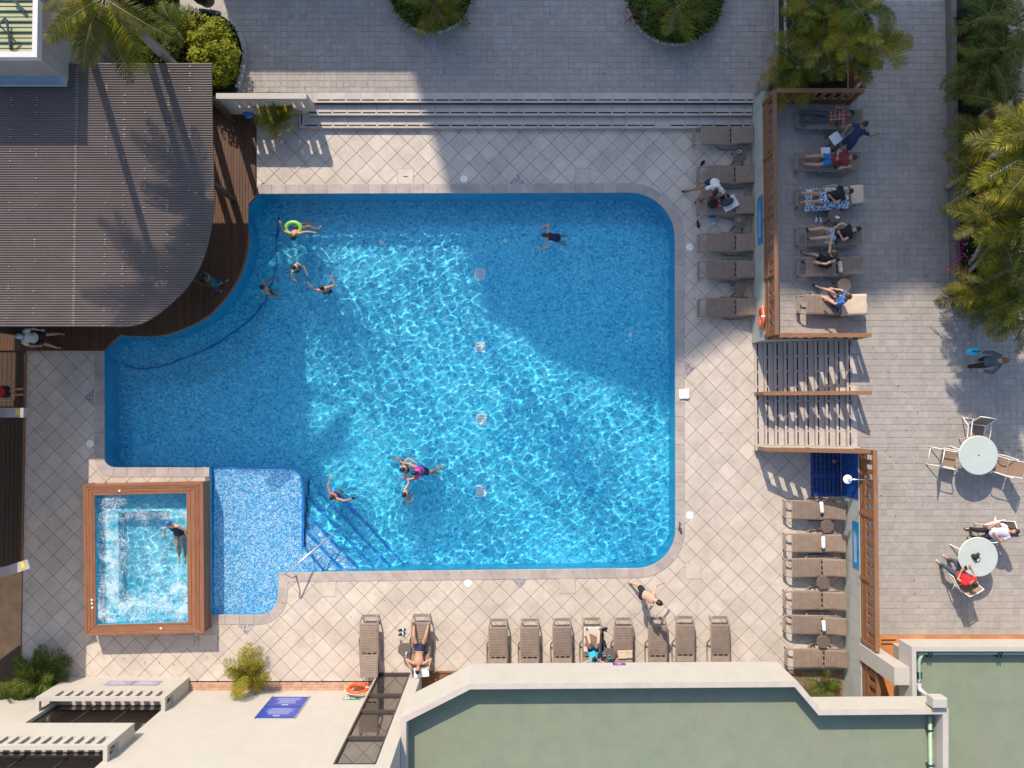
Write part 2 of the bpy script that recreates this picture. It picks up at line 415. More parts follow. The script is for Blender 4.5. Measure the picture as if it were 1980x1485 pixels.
# diagonal steps going down from the ledge
d0, d1 = Vector(xy(590,1068)), Vector(xy(622,1108))
dirv = Vector((0.69,-0.72)); nrm = Vector((0.72,0.69))
stepx = []
for k in range(5):
    zt = -0.34-0.2*(k+1)
    off0, off1 = 0.02+k*0.36, 0.02+(k+1)*0.36
    base = Vector(xy(585,1062))
    poly = [(base+nrm*off1-dirv*3), (base+nrm*off1+dirv*3), (base-nrm*0.3+dirv*3), (base-nrm*0.3-dirv*3)]
    poly = [tuple(p) for p in poly]
    if area(poly) < 0: poly = poly[::-1]
    yb = P(600,1107).y+0.004; xl = P(583,1000).x+0.01
    poly = clip(poly, (0, yb), (0, 1)); poly = clip(poly, (xl, 0), (1, 0)); poly = clip(poly, (0, P(600,955).y), (0,-1)) if k > 3 else poly
    sb = MB(); sb.prism(poly, Z_FLOOR+.004+k*.001, zt)
    so = part('pool_step', sb, M['ledge_mosaic'] if k < 2 else M['pool_mosaic'], kind='structure')
    eb = MB(); a = base+nrm*(off1-0.03); pts = [a-dirv*4, a+dirv*4]
    # trim the nosing to the basin
    t0 = (xl+0.02-pts[0].x)/(pts[1].x-pts[0].x); t1 = (yb+0.02-pts[0].y)/(pts[1].y-pts[0].y)
    A = pts[0]+(pts[1]-pts[0])*t0; B = pts[0]+(pts[1]-pts[0])*t1
    if A.y > P(600,955).y: 
        t0 = (P(600,955).y-pts[0].y)/(pts[1].y-pts[0].y); A = pts[0]+(pts[1]-pts[0])*t0
    eb.beam((A.x,A.y,zt-0.012),(B.x,B.y,zt-0.012),0.085,0.04)
    part('nosing', eb, M['step_edge'], so)
    stepx.append(so)
# white square grates and round inlets on the pool floor
def on_floor(u, v):
    p = P(u, v, -1.08); return (p.x, p.y)
for i, (u, v) in enumerate([(928,530),(929,671),(931,811),(930,950)]):
    x, y = on_floor(u, v)
    lab = ['white square grate on the pool floor, nearest the broad steps', 'white square grate on the pool floor, second from the top coping',
           'white square grate on the pool floor, third from the top coping', 'white square grate on the pool floor, nearest the bottom coping'][i]
    t = thing('floor_grate', lab, 'grate', (x, y, Z_FLOOR), group='white square grates on the pool floor')
    b = MB(); b.prism([(-.17,-.17),(.17,-.17),(.17,.17),(-.17,.17)], 0.0, .03, .02); lpart('cover', b, M['drain_white'], t)
    b = MB()
    for k in range(5): b.box((-.13,-.125+k*.055,.0301),(.13,-.105+k*.055,.034))
    lpart('slot', b, M['ledge_blue'], t)
for i, (u, v) in enumerate([(737,468),(977,465),(1062,463),(1218,648)]):
    x, y = on_floor(u, v)
    lab = ['small round inlet below the sunlit edge of the pool, leftmost of four', 'small round inlet left of the lone swimmer', 'small round inlet right of the lone swimmer', 'small round inlet in the shaded right half of the pool'][i]
    b = MB(); b.disc((x,y), 0.075, Z_FLOOR+.003, Z_FLOOR+.03, 16, .012)
    part('floor_inlet', b, M['drain_white'], None, label=lab, cat='inlet', group='round inlets on the pool floor')
# dark hose lying on the pool floor
hp = [on_floor(*p) for p in [(540,420),(536,470),(530,530),(512,585),(470,630),(420,665),(360,692),(310,710),(262,712),(235,700)]]
b = MB(); b.tube([(p.x,p.y,Z_FLOOR+.03) for p in catmull([(a,c,0) for a,c in hp], 5)], 0.022, 6)
part('vacuum_hose', b, mat('hose', (.008,.16,.50), .5), None, True, label='long dark blue hose curving along the pool floor by the wooden deck', cat='hose')

# ------------------------------------------------------------------ water surface with real waves
xs0, xs1 = min(p[0] for p in POOL)-.1, max(p[0] for p in POOL)+.1
ys0, ys1 = min(p[1] for p in POOL)-.1, max(p[1] for p in POOL)+.1
ST = 0.036; ys1 += 0.95
gx = np.arange(xs0, xs1, ST); gy = np.arange(ys0, ys1, ST)
XX, YY = np.meshgrid(gx, gy)
ZZ = np.zeros_like(XX)
wr = np.random.default_rng(3)
for i in range(90):
    lam = 0.16*(4.9**wr.uniform()); th = wr.uniform(0, 2*PI); k = 2*PI/lam
    ZZ += 0.00132*lam*np.sin(k*(XX*math.cos(th)+YY*math.sin(th))+wr.uniform(0, 7))
mod = 1.0+0.35*np.sin(XX*0.55+1)*np.sin(YY*0.7+2)+0.25*np.sin(XX*1.3+YY*0.9)
ZZ *= mod
def swirl(u, v, amp, lam, R):
    p = P(u, v); d = np.sqrt((XX-p.x)**2+(YY-p.y)**2)
    return amp*np.sin(2*PI*d/lam)*np.exp(-(d/R)**2)
for u, v in [(567,453),(570,520),(624,552),(510,560),(1046,455),(652,952),(795,908),(785,955)]:
    ZZ += swirl(u, v, 0.0065, 0.24, 0.8)
def inside_np(X, Y, poly):
    c = np.zeros(X.shape, bool); n = len(poly); j = n-1
    for i in range(n):
        xi, yi = poly[i]; xj, yj = poly[j]
        if yi != yj:
            m = ((yi > Y) != (yj > Y)) & (X < (xj-xi)*(Y-yi)/(yj-yi)+xi); c ^= m
        j = i
    return c
ctr = sum((Vector(p) for p in POOL), Vector((0,0)))/len(POOL)
def grown(poly, e): return inset(poly, -e)
GP = grown(POOL, 0.06)
CX, CY = (XX[:-1,:-1]+ST/2), (YY[:-1,:-1]+ST/2)
keep = inside_np(CX, CY, GP)
_top = xy(900,371)[1]          # unseen strip of water added under the deck so bent sunlight reaches the floor
keep |= (CX > xy(520,372)[0]) & (CX < xy(1300,372)[0]) & (CY > _top-.3) & (CY < _top+.85)
idx = np.arange(XX.size).reshape(XX.shape)
q = np.stack([idx[:-1,:-1], idx[:-1,1:], idx[1:,1:], idx[1:,:-1]], -1)[keep]
used = np.unique(q); remap = -np.ones(XX.size, int); remap[used] = np.arange(len(used))
V = np.stack([XX.ravel(), YY.ravel(), ZZ.ravel()+Z_WATER], -1)[used]
me = bpy.data.meshes.new('pool_water'); me.from_pydata(V.tolist(), [], remap[q].tolist())
me.materials.append(M['water']); me.polygons.foreach_set('use_smooth', [True]*len(me.polygons))
o_water = link('pool_water', me, None, kind='structure')
o_water.cycles.is_caustics_caster = True

# ------------------------------------------------------------------ deck base and its diagonal tiles
deck_outer = [(-17.5,-14.5),(10.59,-14.5),(10.59,Y_ST1+.05),(7.755,Y_ST1+.05),(7.755,10.0),(-17.5,10.0)]
deck = MB(); SPA_OUT = [xy(160,937,.65), xy(163.6,1229,.65), xy(395,1223.6,.65), xy(393,932,.65)]
SPA_IN = [xy(183,958,.65), xy(186,1208,.65), xy(363,1203,.65), xy(360,954,.65)]
sheet(deck, deck_outer, [POOL, SPA_IN], -0.012)
o_deck = part('pool_deck', deck, M['grout'], kind='structure')
A0 = Vector(xy(1085,355)); S = 0.4705          # tile pitch along its own edge
e1 = Vector((1,1)).normalized()*S; e2 = Vector((-1,1)).normalized()*S
x_left = P(48,900).x; y_plant = P(560,1318).y
def pool_near(p):
    best = None
    for i in range(len(POOL)):
        a, b = Vector(POOL[i]), Vector(POOL[(i+1)%len(POOL)]); d = b-a; L = d.length
        if L < 1e-6: continue
        t = max(0, min(1, (p-a).dot(d)/L**2)); q = a+d*t; dd = (p-q).length
        if best is None or dd < best[0]: best = (dd, q, Vector((d.y,-d.x))/L)
    return best
full_tiles = []; cut_tiles = []
G = 0.0062
base_poly = [Vector((0,0)), e1, e1+e2, e2]
bp = inset([tuple(p-(e1+e2)/2) for p in base_poly], G)
wood_c = [xy(230,640), xy(430,560)]
for i in range(-75, 76):
    for j in range(-75, 76):
        c = A0 + e1*i + e2*j
        if not (x_left-.4 < c.x < X_W2 and -13.5 < c.y < 9.45): continue
        if c.x > 8.25 and c.y > -1.22: continue
        pc = [(c.x+p[0], c.y+p[1]) for p in bp]
        ins = inside(c, POOL)
        nd = pool_near(c)
        if ins and nd[0] > 0.35: continue
        if not ins and nd[0] > 5 and c.x > 30: continue
        cut = False
        if nd[0] < 0.50:
            nn = nd[1]+nd[2]*0.14
            r = clip(pc, nn, nd[2]); cut = True
            if len(r) < 3 or area(r) < 0.004: continue
            pc = r
        # straight limits
        for pt, nv in (((x_left,0),(1,0)), ((0,y_plant),(0,1)) if c.x < P(725,1318).x else ((0,Y_FAC-3),(0,1))):
            r = clip(pc, pt, nv)
            if len(r) < 3 or area(r) < 0.004: pc = None; break
            if len(r) != 4 or abs(area(r)-area(pc)) > 1e-6: cut = True
            pc = r
        if pc is None: continue
        # fully under the timber deck, spa or canopy platform
        if c.x < P(480,300).x and c.y > P(300,668).y and not ins and c.y > P(200,660).y: continue
        if P(175,1000).x < c.x < P(385,1000).x and P(250,1210).y < c.y < P(250,950).y: continue
        (cut_tiles if cut else full_tiles).append((c, pc))
def tile_prism(mb, poly, z1, zr=0.0): mb.prism(poly, -0.010, z1+zr, 0.004)
full_tiles.sort(key=lambda t: (t[0].x-1.0)**2+(t[0].y+0.5)**2)
tm = []
for k in range(3):
    b = MB(); b.prism(bp, -0.010, 0.0, 0.004); tm.append(b.mesh('tile', M['deck_tile']))
for k, (c, pc) in enumerate(full_tiles[:300]):
    o = bpy.data.objects.new('tile', tm[k%3]); COL.objects.link(o); o.parent = o_deck
    o.location = (c.x, c.y, random.uniform(-.002,.0015))
rest = MB()
for c, pc in full_tiles[300:]+cut_tiles: tile_prism(rest, pc, 0.0, random.uniform(-.002,.0015))
part('tile_field', rest, M['deck_tile'], o_deck, kind='stuff')
# square access covers let into the deck
for i, (u0, v0, u1, v1, lab) in enumerate([(768,326,800,357,'square tiled access cover beside the steps, left of the round lid'),(1112,325,1142,357,'square tiled access cover right of the top mosaic triangle'),
        (1082,1118,1113,1148,'square tiled access cover right of the bottom mosaic triangle'),(1325,1089,1356,1120,'square tiled access cover near the rounded lower pool corner'),
        (340,1226,376,1252,'stained access cover in the shade below the spa, left one'),(384,1226,421,1257,'stained access cover in the shade below the spa, right one'),
        (622,1124,650,1154,'square tiled access cover close to the pool handrail')]):
    a = P(u0, v1); c2 = P(u1, v0)
    t = thing('access_cover', lab, 'cover', ((a.x+c2.x)/2,(a.y+c2.y)/2,0), group='square access covers in the deck')
    b = MB(); b.bbox((a.x,a.y,-.006),(c2.x,c2.y,.0035),.004)
    part('rim', b, M['coping'], t)
    b = MB(); b.bbox((a.x+.02,a.y+.02,-.004),(c2.x-.02,c2.y-.02,.008),.006)
    part('lid', b, M['deck_tile'], t)
    if i == 0:
        b = MB(); b.box(((a.x+c2.x)/2-.08,(a.y+c2.y)/2-.012,.0082),((a.x+c2.x)/2+.08,(a.y+c2.y)/2+.012,.0125)); part('slot', b, M['grip'], t)

# ------------------------------------------------------------------ coping stones
W_COP = 0.29
def offset_path(pts, w):
    out = []
    for i, p in enumerate(pts):
        a = pts[max(i-1,0)]; b = pts[min(i+1,len(pts)-1)]
        d1 = (p-a).normalized() if i else (b-p).normalized(); d2 = (b-p).normalized() if i < len(pts)-1 else d1
        n1 = Vector((d1.y,-d1.x)); n2 = Vector((d2.y,-d2.x)); m = n1+n2; k = max(.4, 1+n1.dot(n2))
        out.append(p+m*(w/k))
    return out
iw0 = min(range(len(POOL)), key=lambda i: (Vector(POOL[i])-Vector(we_s[0])).length)
iw1 = min(range(len(POOL)), key=lambda i: (Vector(POOL[i])-Vector(we_s[-1])).length)
def run(i, j):
    r = [Vector(POOL[i])]
    while i != j: i = (i+1)%len(POOL); r.append(Vector(POOL[i]))
    return r
i405 = min(range(len(POOL)), key=lambda i: (Vector(POOL[i])-Vector(xy(405,905))).length)
i407 = min(range(len(POOL)), key=lambda i: (Vector(POOL[i])-Vector(xy(407,1190))).length)
runs = [run(iw0, i405), run(i407, iw1)]
o_cop = thing('pool_coping', None, None, (0,0,0), kind='structure')
def resample(path, outer, step):
    L = [0]
    for a, b in zip(path[:-1], path[1:]): L.append(L[-1]+(b-a).length)
    # stones are cut on the true vertices of corners, so split the run at sharp turns
    segs = []; s = 0
    for i in range(1, len(path)-1):
        d1 = (path[i]-path[i-1]).normalized(); d2 = (path[i+1]-path[i]).normalized()
        if d1.dot(d2) < 0.85: segs.append((s, i)); s = i
    segs.append((s, len(path)-1)); stones = []
    def at(pl, t, i0, i1):
        for i in range(i0, i1):
            if t <= L[i+1]+1e-9:
                f = (t-L[i])/max(1e-9, L[i+1]-L[i]); return pl[i].lerp(pl[i+1], f)
        return pl[i1]
    for i0, i1 in segs:
        l0, l1 = L[i0], L[i1]; k = max(1, round((l1-l0)/step))
        for q in range(k):
            t0, t1 = l0+(l1-l0)*q/k, l0+(l1-l0)*(q+1)/k
            inn = [at(path, t0, i0, i1)] + [path[i] for i in range(i0, i1+1) if t0+1e-4 < L[i] < t1-1e-4] + [at(path, t1, i0, i1)]
            out = [at(outer, t0, i0, i1)] + [outer[i] for i in range(i0, i1+1) if t0+1e-4 < L[i] < t1-1e-4] + [at(outer, t1, i0, i1)]
            stones.append((inn, out))
    return stones
for path in runs:
    outer = offset_path(path, W_COP); innr = offset_path(path, -0.02)
    for inn, out in resample(innr, outer, 0.45):
        poly = [tuple(p) for p in inn] + [tuple(p) for p in reversed(out)]
        if area(poly) < 0: poly = poly[::-1]
        poly = inset(poly, 0.003)
        b = MB(); b.prism(poly, -0.06, 0.012+random.uniform(-.001,.001), 0.006)
        part('coping_stone', b, M['coping'], o_cop)
# ------------------------------------------------------------------ plaza above the broad steps
def paver_field(owner, regions, z, pitch, key, joint_rows=True, jit=0.0012, nmax=300, y0=0.0, x0=0.0):
    """square setts in even rows with a few double ones; the 300 that show largest are parts, the rest one part of kind stuff"""
    items = []
    for (ax, ay, bx, by, hole) in regions:
        j = math.floor((ay-y0)/pitch)
        while y0+j*pitch < by:
            ya, yb = max(ay, y0+j*pitch), min(by, y0+(j+1)*pitch)
            i = math.floor((ax-x0)/pitch); j += 1
            while x0+i*pitch < bx:
                r = random.random(); wdt = 2 if r < 0.16 else 1
                xa, xb = max(ax, x0+i*pitch), min(bx, x0+(i+wdt)*pitch); i += wdt
                if xb-xa < .03 or yb-ya < .03: continue
                if hole and hole((xa+xb)/2, (ya+yb)/2): continue
                items.append((xa, ya, xb, yb))
    items.sort(key=key)
    g = 0.005
    meshes = {}
    for k, (xa, ya, xb, yb) in enumerate(items[:nmax]):
        w, h = round(xb-xa, 3), round(yb-ya, 3)
        if (w, h) not in meshes:
            b = MB(); b.bbox((-w/2+g,-h/2+g,-.010),(w/2-g,h/2-g,0.0),.006); meshes[(w, h)] = b.mesh('paver', M['paver'])
        o = bpy.data.objects.new('paver', meshes[(w, h)]); COL.objects.link(o); o.parent = owner
        o.location = Vector(((xa+xb)/2,(ya+yb)/2,z+random.uniform(-.002,.001)))-root_loc(owner)
    b = MB()
    for xa, ya, xb, yb in items[nmax:]:
        b.bbox((xa+g,ya+g,z-.010),(xb-g,yb-g,z+random.uniform(-.002,.001)),.006)
    part('paver_field', b, M['paver'], owner, kind='stuff')
YP0 = 10.03
X_PL = 8.45          # the plaza runs on behind the end of the steps to the palm planter
pl = MB()
pl.box((-9.3, 9.72, -0.02), (X_W1-.002, 34.0, Z_PLAZA-0.010)); pl.box((X_W1-.001, 9.76, -0.02), (X_PL-.002, 34.0, Z_PLAZA-0.010))
o_plaza = part('plaza', pl, M['paver_joint_dark'], kind='structure')
paver_field(o_plaza, [(-9.2, YP0, X_PL-.02, 14.4, None)], Z_PLAZA, 0.2, lambda t: (t[1]-10)**2+(0.6*t[0])**2)

# broad steps between plaza and pool deck
o_steps = thing('broad_steps', None, None, (0,0,0), kind='structure')
pit = 0.4735
rows = [(9.70, YP0-.002, Z_PLAZA, -6.34, 0.32), (9.345, 9.698, 0.30, -6.56, 0.30), (8.985, 9.343, 0.15, -6.86, 0.28)]
for r, (ya, yb, zt, xl, ph) in enumerate(rows):
    core = MB(); core.box((xl+.015, ya+.02, -.01), (7.735, yb, zt-.045)); part('riser', core, M['step_stone'], o_steps)
    x = 7.735; k = 0
    first = True
    while x > xl+.05:
        xa = max(xl, x-(pit*0.55 if first else pit)); first = False
        b = MB(); b.bbox((xa+.003, ya, zt-.045), (x-.003, yb-.001, zt), .006)
        s = part('slab', b, M['step_stone'], o_steps)
        if not (r == 2 and abs(xa-P(1271,240,.15).x) < .3) and x-xa > .2:
            g = MB(); g.bbox((xa+.035, ya+.065+random.uniform(-.004,.004), zt-.003), (x-.03, ya+.105, zt+.006), .003)
            part('grip_strip', g, M['grip'], s)
        x = xa; k += 1
b = MB(); b.bbox((-6.86-.02, 8.985, 0.105), (-6.56, 9.62, 0.1485), .004)
part('slab', b, M['step_stone'], o_steps)
b = MB(); b.bbox((-6.82, 9.10, 0.148), (-6.78, 9.50, 0.156), .003); part('grip_strip', b, M['grip'], o_steps)

# slotted white wall at the left end of the steps
def slotted_wall(name, mb_fn, slots, **kw): pass
wl = thing('slotted_wall', 'low white wall pierced by tall slots behind the small palm', 'wall', (-7.7, 9.55, 0))
xa, xb, ya, yb, zt = -9.12, -6.33, 9.46, 9.635, 1.40
sl = [(-6.55-.29*k-.13, -6.55-.29*k) for k in range(8)]
b = MB(); b.box((xa,ya,0),(xb,yb,.68)); b.box((xa,ya,1.19),(xb,yb,zt))
cur = xa
for s0, s1 in sorted(sl):
    b.box((cur,ya,.68),(s0,yb,1.19)); cur = s1
b.box((cur,ya,.68),(xb,yb,1.19))
part('wall', b, M['stucco'], wl)

# ------------------------------------------------------------------ upper terrace, retaining walls, planters
terr = MB()
terr_poly = [(X_PL,34),(X_PL,9.75),(X_W1,9.75),(X_W1,Y_ST1+.004),(X_W2-.32,Y_ST1+.004),(X_W2-.32,Y_ST0-.004),(X_W2-.002,Y_ST0-.004),(X_W2-.002,-16),(19,-16),(19,34)]
if area(terr_poly) < 0: terr_poly = terr_poly[::-1]
sheet(terr, terr_poly, [], Z_TERR-.012)
o_terr = part('terrace', terr, M['paver_joint'], kind='structure')
XB = P(1834,400,Z_TERR).x
def terr_hole(x, y):
    if x < X_W1+.12 and y > Y_ST1: return True
    if y > 9.42 and x < 10.40: return True
    if x > XB and y > P(1850,596,Z_TERR).y: return True
    return False
paver_field(o_terr, [(X_W1+.10, Y_ST1+.02, 10.30, 12.6, terr_hole), (10.30, Y_ST0-.03, 16.6, 12.6, terr_hole), (X_W2+.10, Y_TERR_S, 16.6, Y_ST0-.03, terr_hole)], Z_TERR, 0.2,
            lambda t: ((t[0]-11)**2*1.2+(t[1]+1)**2), y0=0.03, x0=0.07)
# orange floor beyond the pavers
b = MB(); b.box((X_W2+.02, -12.5, Z_TERR-.006), (19, Y_TERR_S-.004, Z_TERR-.002)); of = part('orange_floor', b, M['orange_tile'], kind='structure')
b = MB()
for k in range(2):
    for x in (10.72, 11.24, 11.76): b.bbox((x, Y_TERR_S-.17-.12*k, Z_TERR-.002), (x+.44, Y_TERR_S-.13-.12*k, Z_TERR+.006), .003)
part('grip_strip', b, M['grip'], of)
# retaining walls
t = thing('retaining_wall', 'pale green grey retaining wall behind the shaded loungers', 'wall', (X_W1, 5.5, 0))
b = MB(); b.box((X_W1, Y_ST1, -.02), (X_W1+.09, 9.75, Z_TERR+.02)); part('wall', b, M['stucco_grey'], t)
b = MB(); b.box((X_W1+.091, 9.66, Z_PLAZA-.01), (X_PL+.09, 9.75, Z_TERR+.02)); b.box((X_PL, 9.751, Z_PLAZA-.01), (X_PL+.09, 14.0, Z_PLAZA+.06)); part('wall', b, M['stucco_grey'], t)
t = thing('retaining_wall', 'pale retaining wall behind the sunlit loungers below the shower', 'wall', (X_W2, -5, 0))
b = MB(); b.box((X_W2-.004, -12.5, -.02), (X_W2+.09, Y_ST0-.17, Z_TERR+.02)); part('wall', b, M['stucco_grey'], t)

# side stairs up to the terrace: ten risers
o_st = thing('side_stairs', None, None, (0,0,0), kind='structure')
RUN = 0.2756
for k in range(10):
    x0 = 7.80+k*RUN; x1 = x0+RUN if k < 9 else X_W2-.02; zt = .125*(k+1)
    b = MB(); b.box((x0+.012, Y_ST0, -.01), (x1+.010, Y_ST1, zt-.04)); part('riser', b, M['step_stone'], o_st)
    yy = Y_ST0
    for q in range(7):
        yn = Y_ST0+(Y_ST1-Y_ST0)*(q+1)/7
        b = MB(); b.bbox((x0, yy+.003, zt-.04), (x1, yn-.003, zt), .005)
        s = part('slab', b, M['step_stone'], o_st)
        b = MB(); b.bbox((x0+.062, yy+.035, zt-.003), (x0+.102, yn-.03, zt+.006), .003); part('grip_strip', b, M['grip'], s)
        yy = yn
# sloping curb wall on the shower side of the stairs
cw = thing('stair_curb', 'white sloping curb wall between stairs and blue shower', 'wall', (9.2, Y_ST0-.08, 0))
b = MB(); b.prism([(7.78,Y_ST0-.17),(X_W2-.01,Y_ST0-.17),(X_W2-.01,Y_ST0-.003),(7.78,Y_ST0-.003)], -.01, [.22,1.42,1.42,.22], 0.004); part('wall', b, M['stucco'], cw)
cw2 = thing('stair_curb', 'grey sloping curb wall under the fence above the stairs', 'wall', (9.0, Y_ST1+.05, 0))
b = MB(); b.prism([(7.835,Y_ST1+.005),(X_W2-.03,Y_ST1+.005),(X_W2-.03,Y_ST1+.11),(7.835,Y_ST1+.11)], -.01, [1.262,1.27,1.27,1.262], 0.004); part('wall', b, M['stucco_grey'], cw2)

# planter beds and their soil
b = MB(); b.box((X_PL+.10, 9.45, .3), (10.38, 16, Z_TERR+.03)); part('planter_soil', b, M['soil'], kind='structure')
b = MB(); b.box((XB+.17, P(1850,590,Z_TERR).y, .9), (15.35, 16, Z_TERR+.05)); part('bed_soil', b, M['soil'], kind='structure')
b = MB(); b.box((15.35, P(1950,592,Z_TERR).y, .9), (19, 18, Z_TERR+.03)); part('concrete_path', b, M['concrete'], kind='structure')
M['kerb'] = mat('kerb stone', (0.19,0.168,0.15), .9, .15, 4, piece=.12, bump=.4, stain=(.10,.085,.07), stain_amt=.5)
kt = thing('bed_kerb', 'long grey brown kerb edging the palm bed', 'kerb', (XB+.08, 6, Z_TERR))
y = P(1850,590,Z_TERR).y
while y < 13.5:
    b = MB(); b.bbox((XB, y+.004, Z_TERR-.01), (XB+.17, y+.796, Z_TERR+.32), .012); part('kerb_stone', b, M['kerb'], kt); y += .8

# ------------------------------------------------------------------ timber fences
def fence(label, a, b, z0=0.0, z1=0.0, h=1.05, along='x', ends=(True, True), capw=0.12, post_every=1.8):
    """timber fence from a to b standing at heights z0..z1, boards pierced by upright gaps under a broad cap rail"""
    a = Vector((a[0], a[1], z0)); bb = Vector((b[0], b[1], z1)); d = bb-a; L = Vector((d.x, d.y)).length
    t = thing('timber_fence', label, 'fence', a, group='timber fences round the terrace')
    ma = M['fence_x'] if along == 'x' else M['fence_y']
    def at(s, z): return a + d*(s/L) + Vector((0,0,z))
    for nm, z, hh, ww in (('cap_rail', h-.03, .06, capw), ('bottom_rail', .07, .10, .07), ('middle_rail', .38, .07, .065)):
        m = MB(); m.beam(at(0,z), at(L,z), ww, hh); part(nm, m, ma, t)
    m = MB(); m.beam(at(0,h-.105), at(L,h-.105), .065, .085); part('top_rail', m, ma, t)
    n = max(2, round(L/0.30)); w = L/n
    for k in range(n):                                # boards with gaps of just over half a bay
        c = (k+.5)*w
        m = MB(); m.beam(at(c-w*.24,0.12), at(c-w*.24,h-.15), .03, w*.50, up=d.normalized()); part('board', m, M['fence_z'], t)
        m = MB(); m.beam(at(c+w*.25,0.12), at(c+w*.25,.35), .026, w*.48, up=d.normalized()); part('short_board', m, M['fence_z'], t)
    np_ = max(1, round(L/post_every))
    for k in range(np_+1):
        s = L*k/np_; s = min(max(s,.05), L-.05)
        m = MB(); m.beam(at(s,0.0), at(s,h-.06), .10, .10, up=d.normalized()); part('post', m, M['fence_z'], t)
    return t
ZF = Z_TERR+.02
fence('long timber fence between the shaded pool loungers and the upper sunbathers', (7.79,9.38), (7.79,2.10), ZF, ZF, along='y')
fence('timber fence above the upper sunbathers at the foot of the palm planter', (7.87,9.37), (10.46,9.37), ZF-.02, ZF-.02, along='x')
fence('timber fence on the walkway side of the palm planter', (10.47,9.46), (10.47,13.8), ZF-.02, ZF-.02, along='y')
fence('timber fence along the top edge of the stairs, below the sunbathers', (7.87,2.085), (10.58,2.085), ZF, ZF, along='x')
fence('sloping timber handrail fence running up the middle of the stairs', (7.80,0.39), (10.60,0.39), 0.0, Z_TERR, along='x', h=1.03)
fence('sloping timber fence between stairs and blue shower', (7.82,Y_ST0-.09), (10.54,Y_ST0-.09), .10, Z_TERR+.06, along='x', h=.98)
fence('long timber fence above the sunlit loungers beside the cafe tables', (10.645,-1.30), (10.645,P(1676,1252,1.9).y), ZF, ZF, along='y')
fence('short timber fence below the white pillar by the orange floor', (10.66,P(1676,1278,1.9).y), (10.66,-10.6), ZF, ZF, along='y')

# ------------------------------------------------------------------ timber platform beside the pool
zpl = 0.06
plat = [xy(495,190,zpl), xy(412,190,zpl)] + [xy(-60,300,zpl), xy(-60,678,zpl)] + [xy(199.5,678,zpl)]
plat += [tuple(p) for p in we_s[1:-1]] + [xy(495,373,zpl)]
if area(plat) < 0: plat = plat[::-1]
o_plat = thing('timber_platform', None, None, (0,0,0), kind='structure')
b = MB(); b.prism(plat, -.02, zpl-.028); part('subframe', b, M['dark_wood'], o_plat)
boards = MB(); xx = P(-60,500,zpl).x; BW = 0.098; nb = 0
xs_end = P(495,250,zpl).x
allb = []
while xx < xs_end:
    # board running up the picture, trimmed to the platform outline
    ys = []
    xm = min(xx+BW/2, xs_end-.01); m_ = len(plat)
    for xq in (xx+.006, xm+BW/2-.006 if xm+BW/2 < xs_end else xs_end-.004):
        yy = []
        for i in range(m_):
            p, q = plat[i], plat[(i+1)%m_]
            if (p[0] > xq) != (q[0] > xq): yy.append(p[1]+(q[1]-p[1])*(xq-p[0])/(q[0]-p[0]))
        ys.append(sorted(yy))
    if all(len(y) >= 2 for y in ys):
        x0, x1 = xx+.004, min(xx+BW-.004, xs_end)
        if x1-x0 > .02:
            allb.append([(x0, ys[0][0]+.002), (x1, ys[1][0]+.002), (x1, ys[1][-1]-.002), (x0, ys[0][-1]-.002)])
    xx += BW
for q in allb:
    b = MB(); b.prism(q, zpl-.027, zpl+random.uniform(-.001,.001), .004); part('plank', b, M['deck_wood'], o_plat)
b = MB()
for p, q in zip(we_s[:-1], we_s[1:]): b.beam((p[0],p[1],-.02),(q[0],q[1],-.02),.03,.155)
part('edge_board', b, M['spa_x'], o_plat)

# ------------------------------------------------------------------ corrugated canopy roof
ZR = 3.24
can = thing('canopy_roof', 'large brown corrugated roof over the bar with one rounded corner', 'roof', (P(150,400,ZR).x, P(150,400,ZR).y, ZR))
edge = [(410,122),(411,200),(413,300),(414.5,375),(414,400),(409,440.6),(401.5,476),(389,511),(374,539),(353.5,565.6),(328,589.6),(303,610),(278,624),(252.5,630.5),(227,632)]
ee = catmull([P(u,v,ZR) for u, v in edge], 5)
def x_edge(y):
    for a, b in zip(ee[:-1], ee[1:]):
        if min(a.y,b.y)-1e-9 <= y <= max(a.y,b.y)+1e-9: return a.x+(b.x-a.x)*(y-a.y)/(b.y-a.y+1e-12)
    return ee[-1].x if y < ee[-1].y else ee[0].x
M['corrugated'] = mat('brown corrugated sheet', (0.150,0.116,0.098), 0.5, 0.08, 1.2, stain=(0.20,0.16,0.15), stain_amt=0.5, stain_scale=0.8, bump=0.0)
y0r, y1r = P(100,632,ZR).y, P(100,122,ZR).y
NR = 108; pr = (y1r-y0r)/NR; xL = -17.2
xs_ = [xL, P(146,400,ZR).x, P(147.5,400,ZR).x]
prof = [(0.0,0.0),(0.16,0.0),(0.38,.030),(0.66,.030),(0.86,0.0)]
cb = MB(); vs = []; fs = []; rowi = 0
ysz = [(y0r+(k+fr)*pr, zz) for k in range(NR) for fr, zz in prof]+[(y1r, 0.0)]
for y, z in ysz:
    xr = x_edge(y)
    vs += [(xL, y, ZR+z), (xr, y, ZR+z)]
for i in range(len(ysz)-1): fs.append((2*i, 2*i+1, 2*i+3, 2*i+2))
cb.add(vs, fs)
vs2 = [(x, y, z-.012) for x, y, z in vs]; cb.add(vs2, [tuple(reversed(f)) for f in fs])
part('corrugated_sheet', cb, M['corrugated'], can)
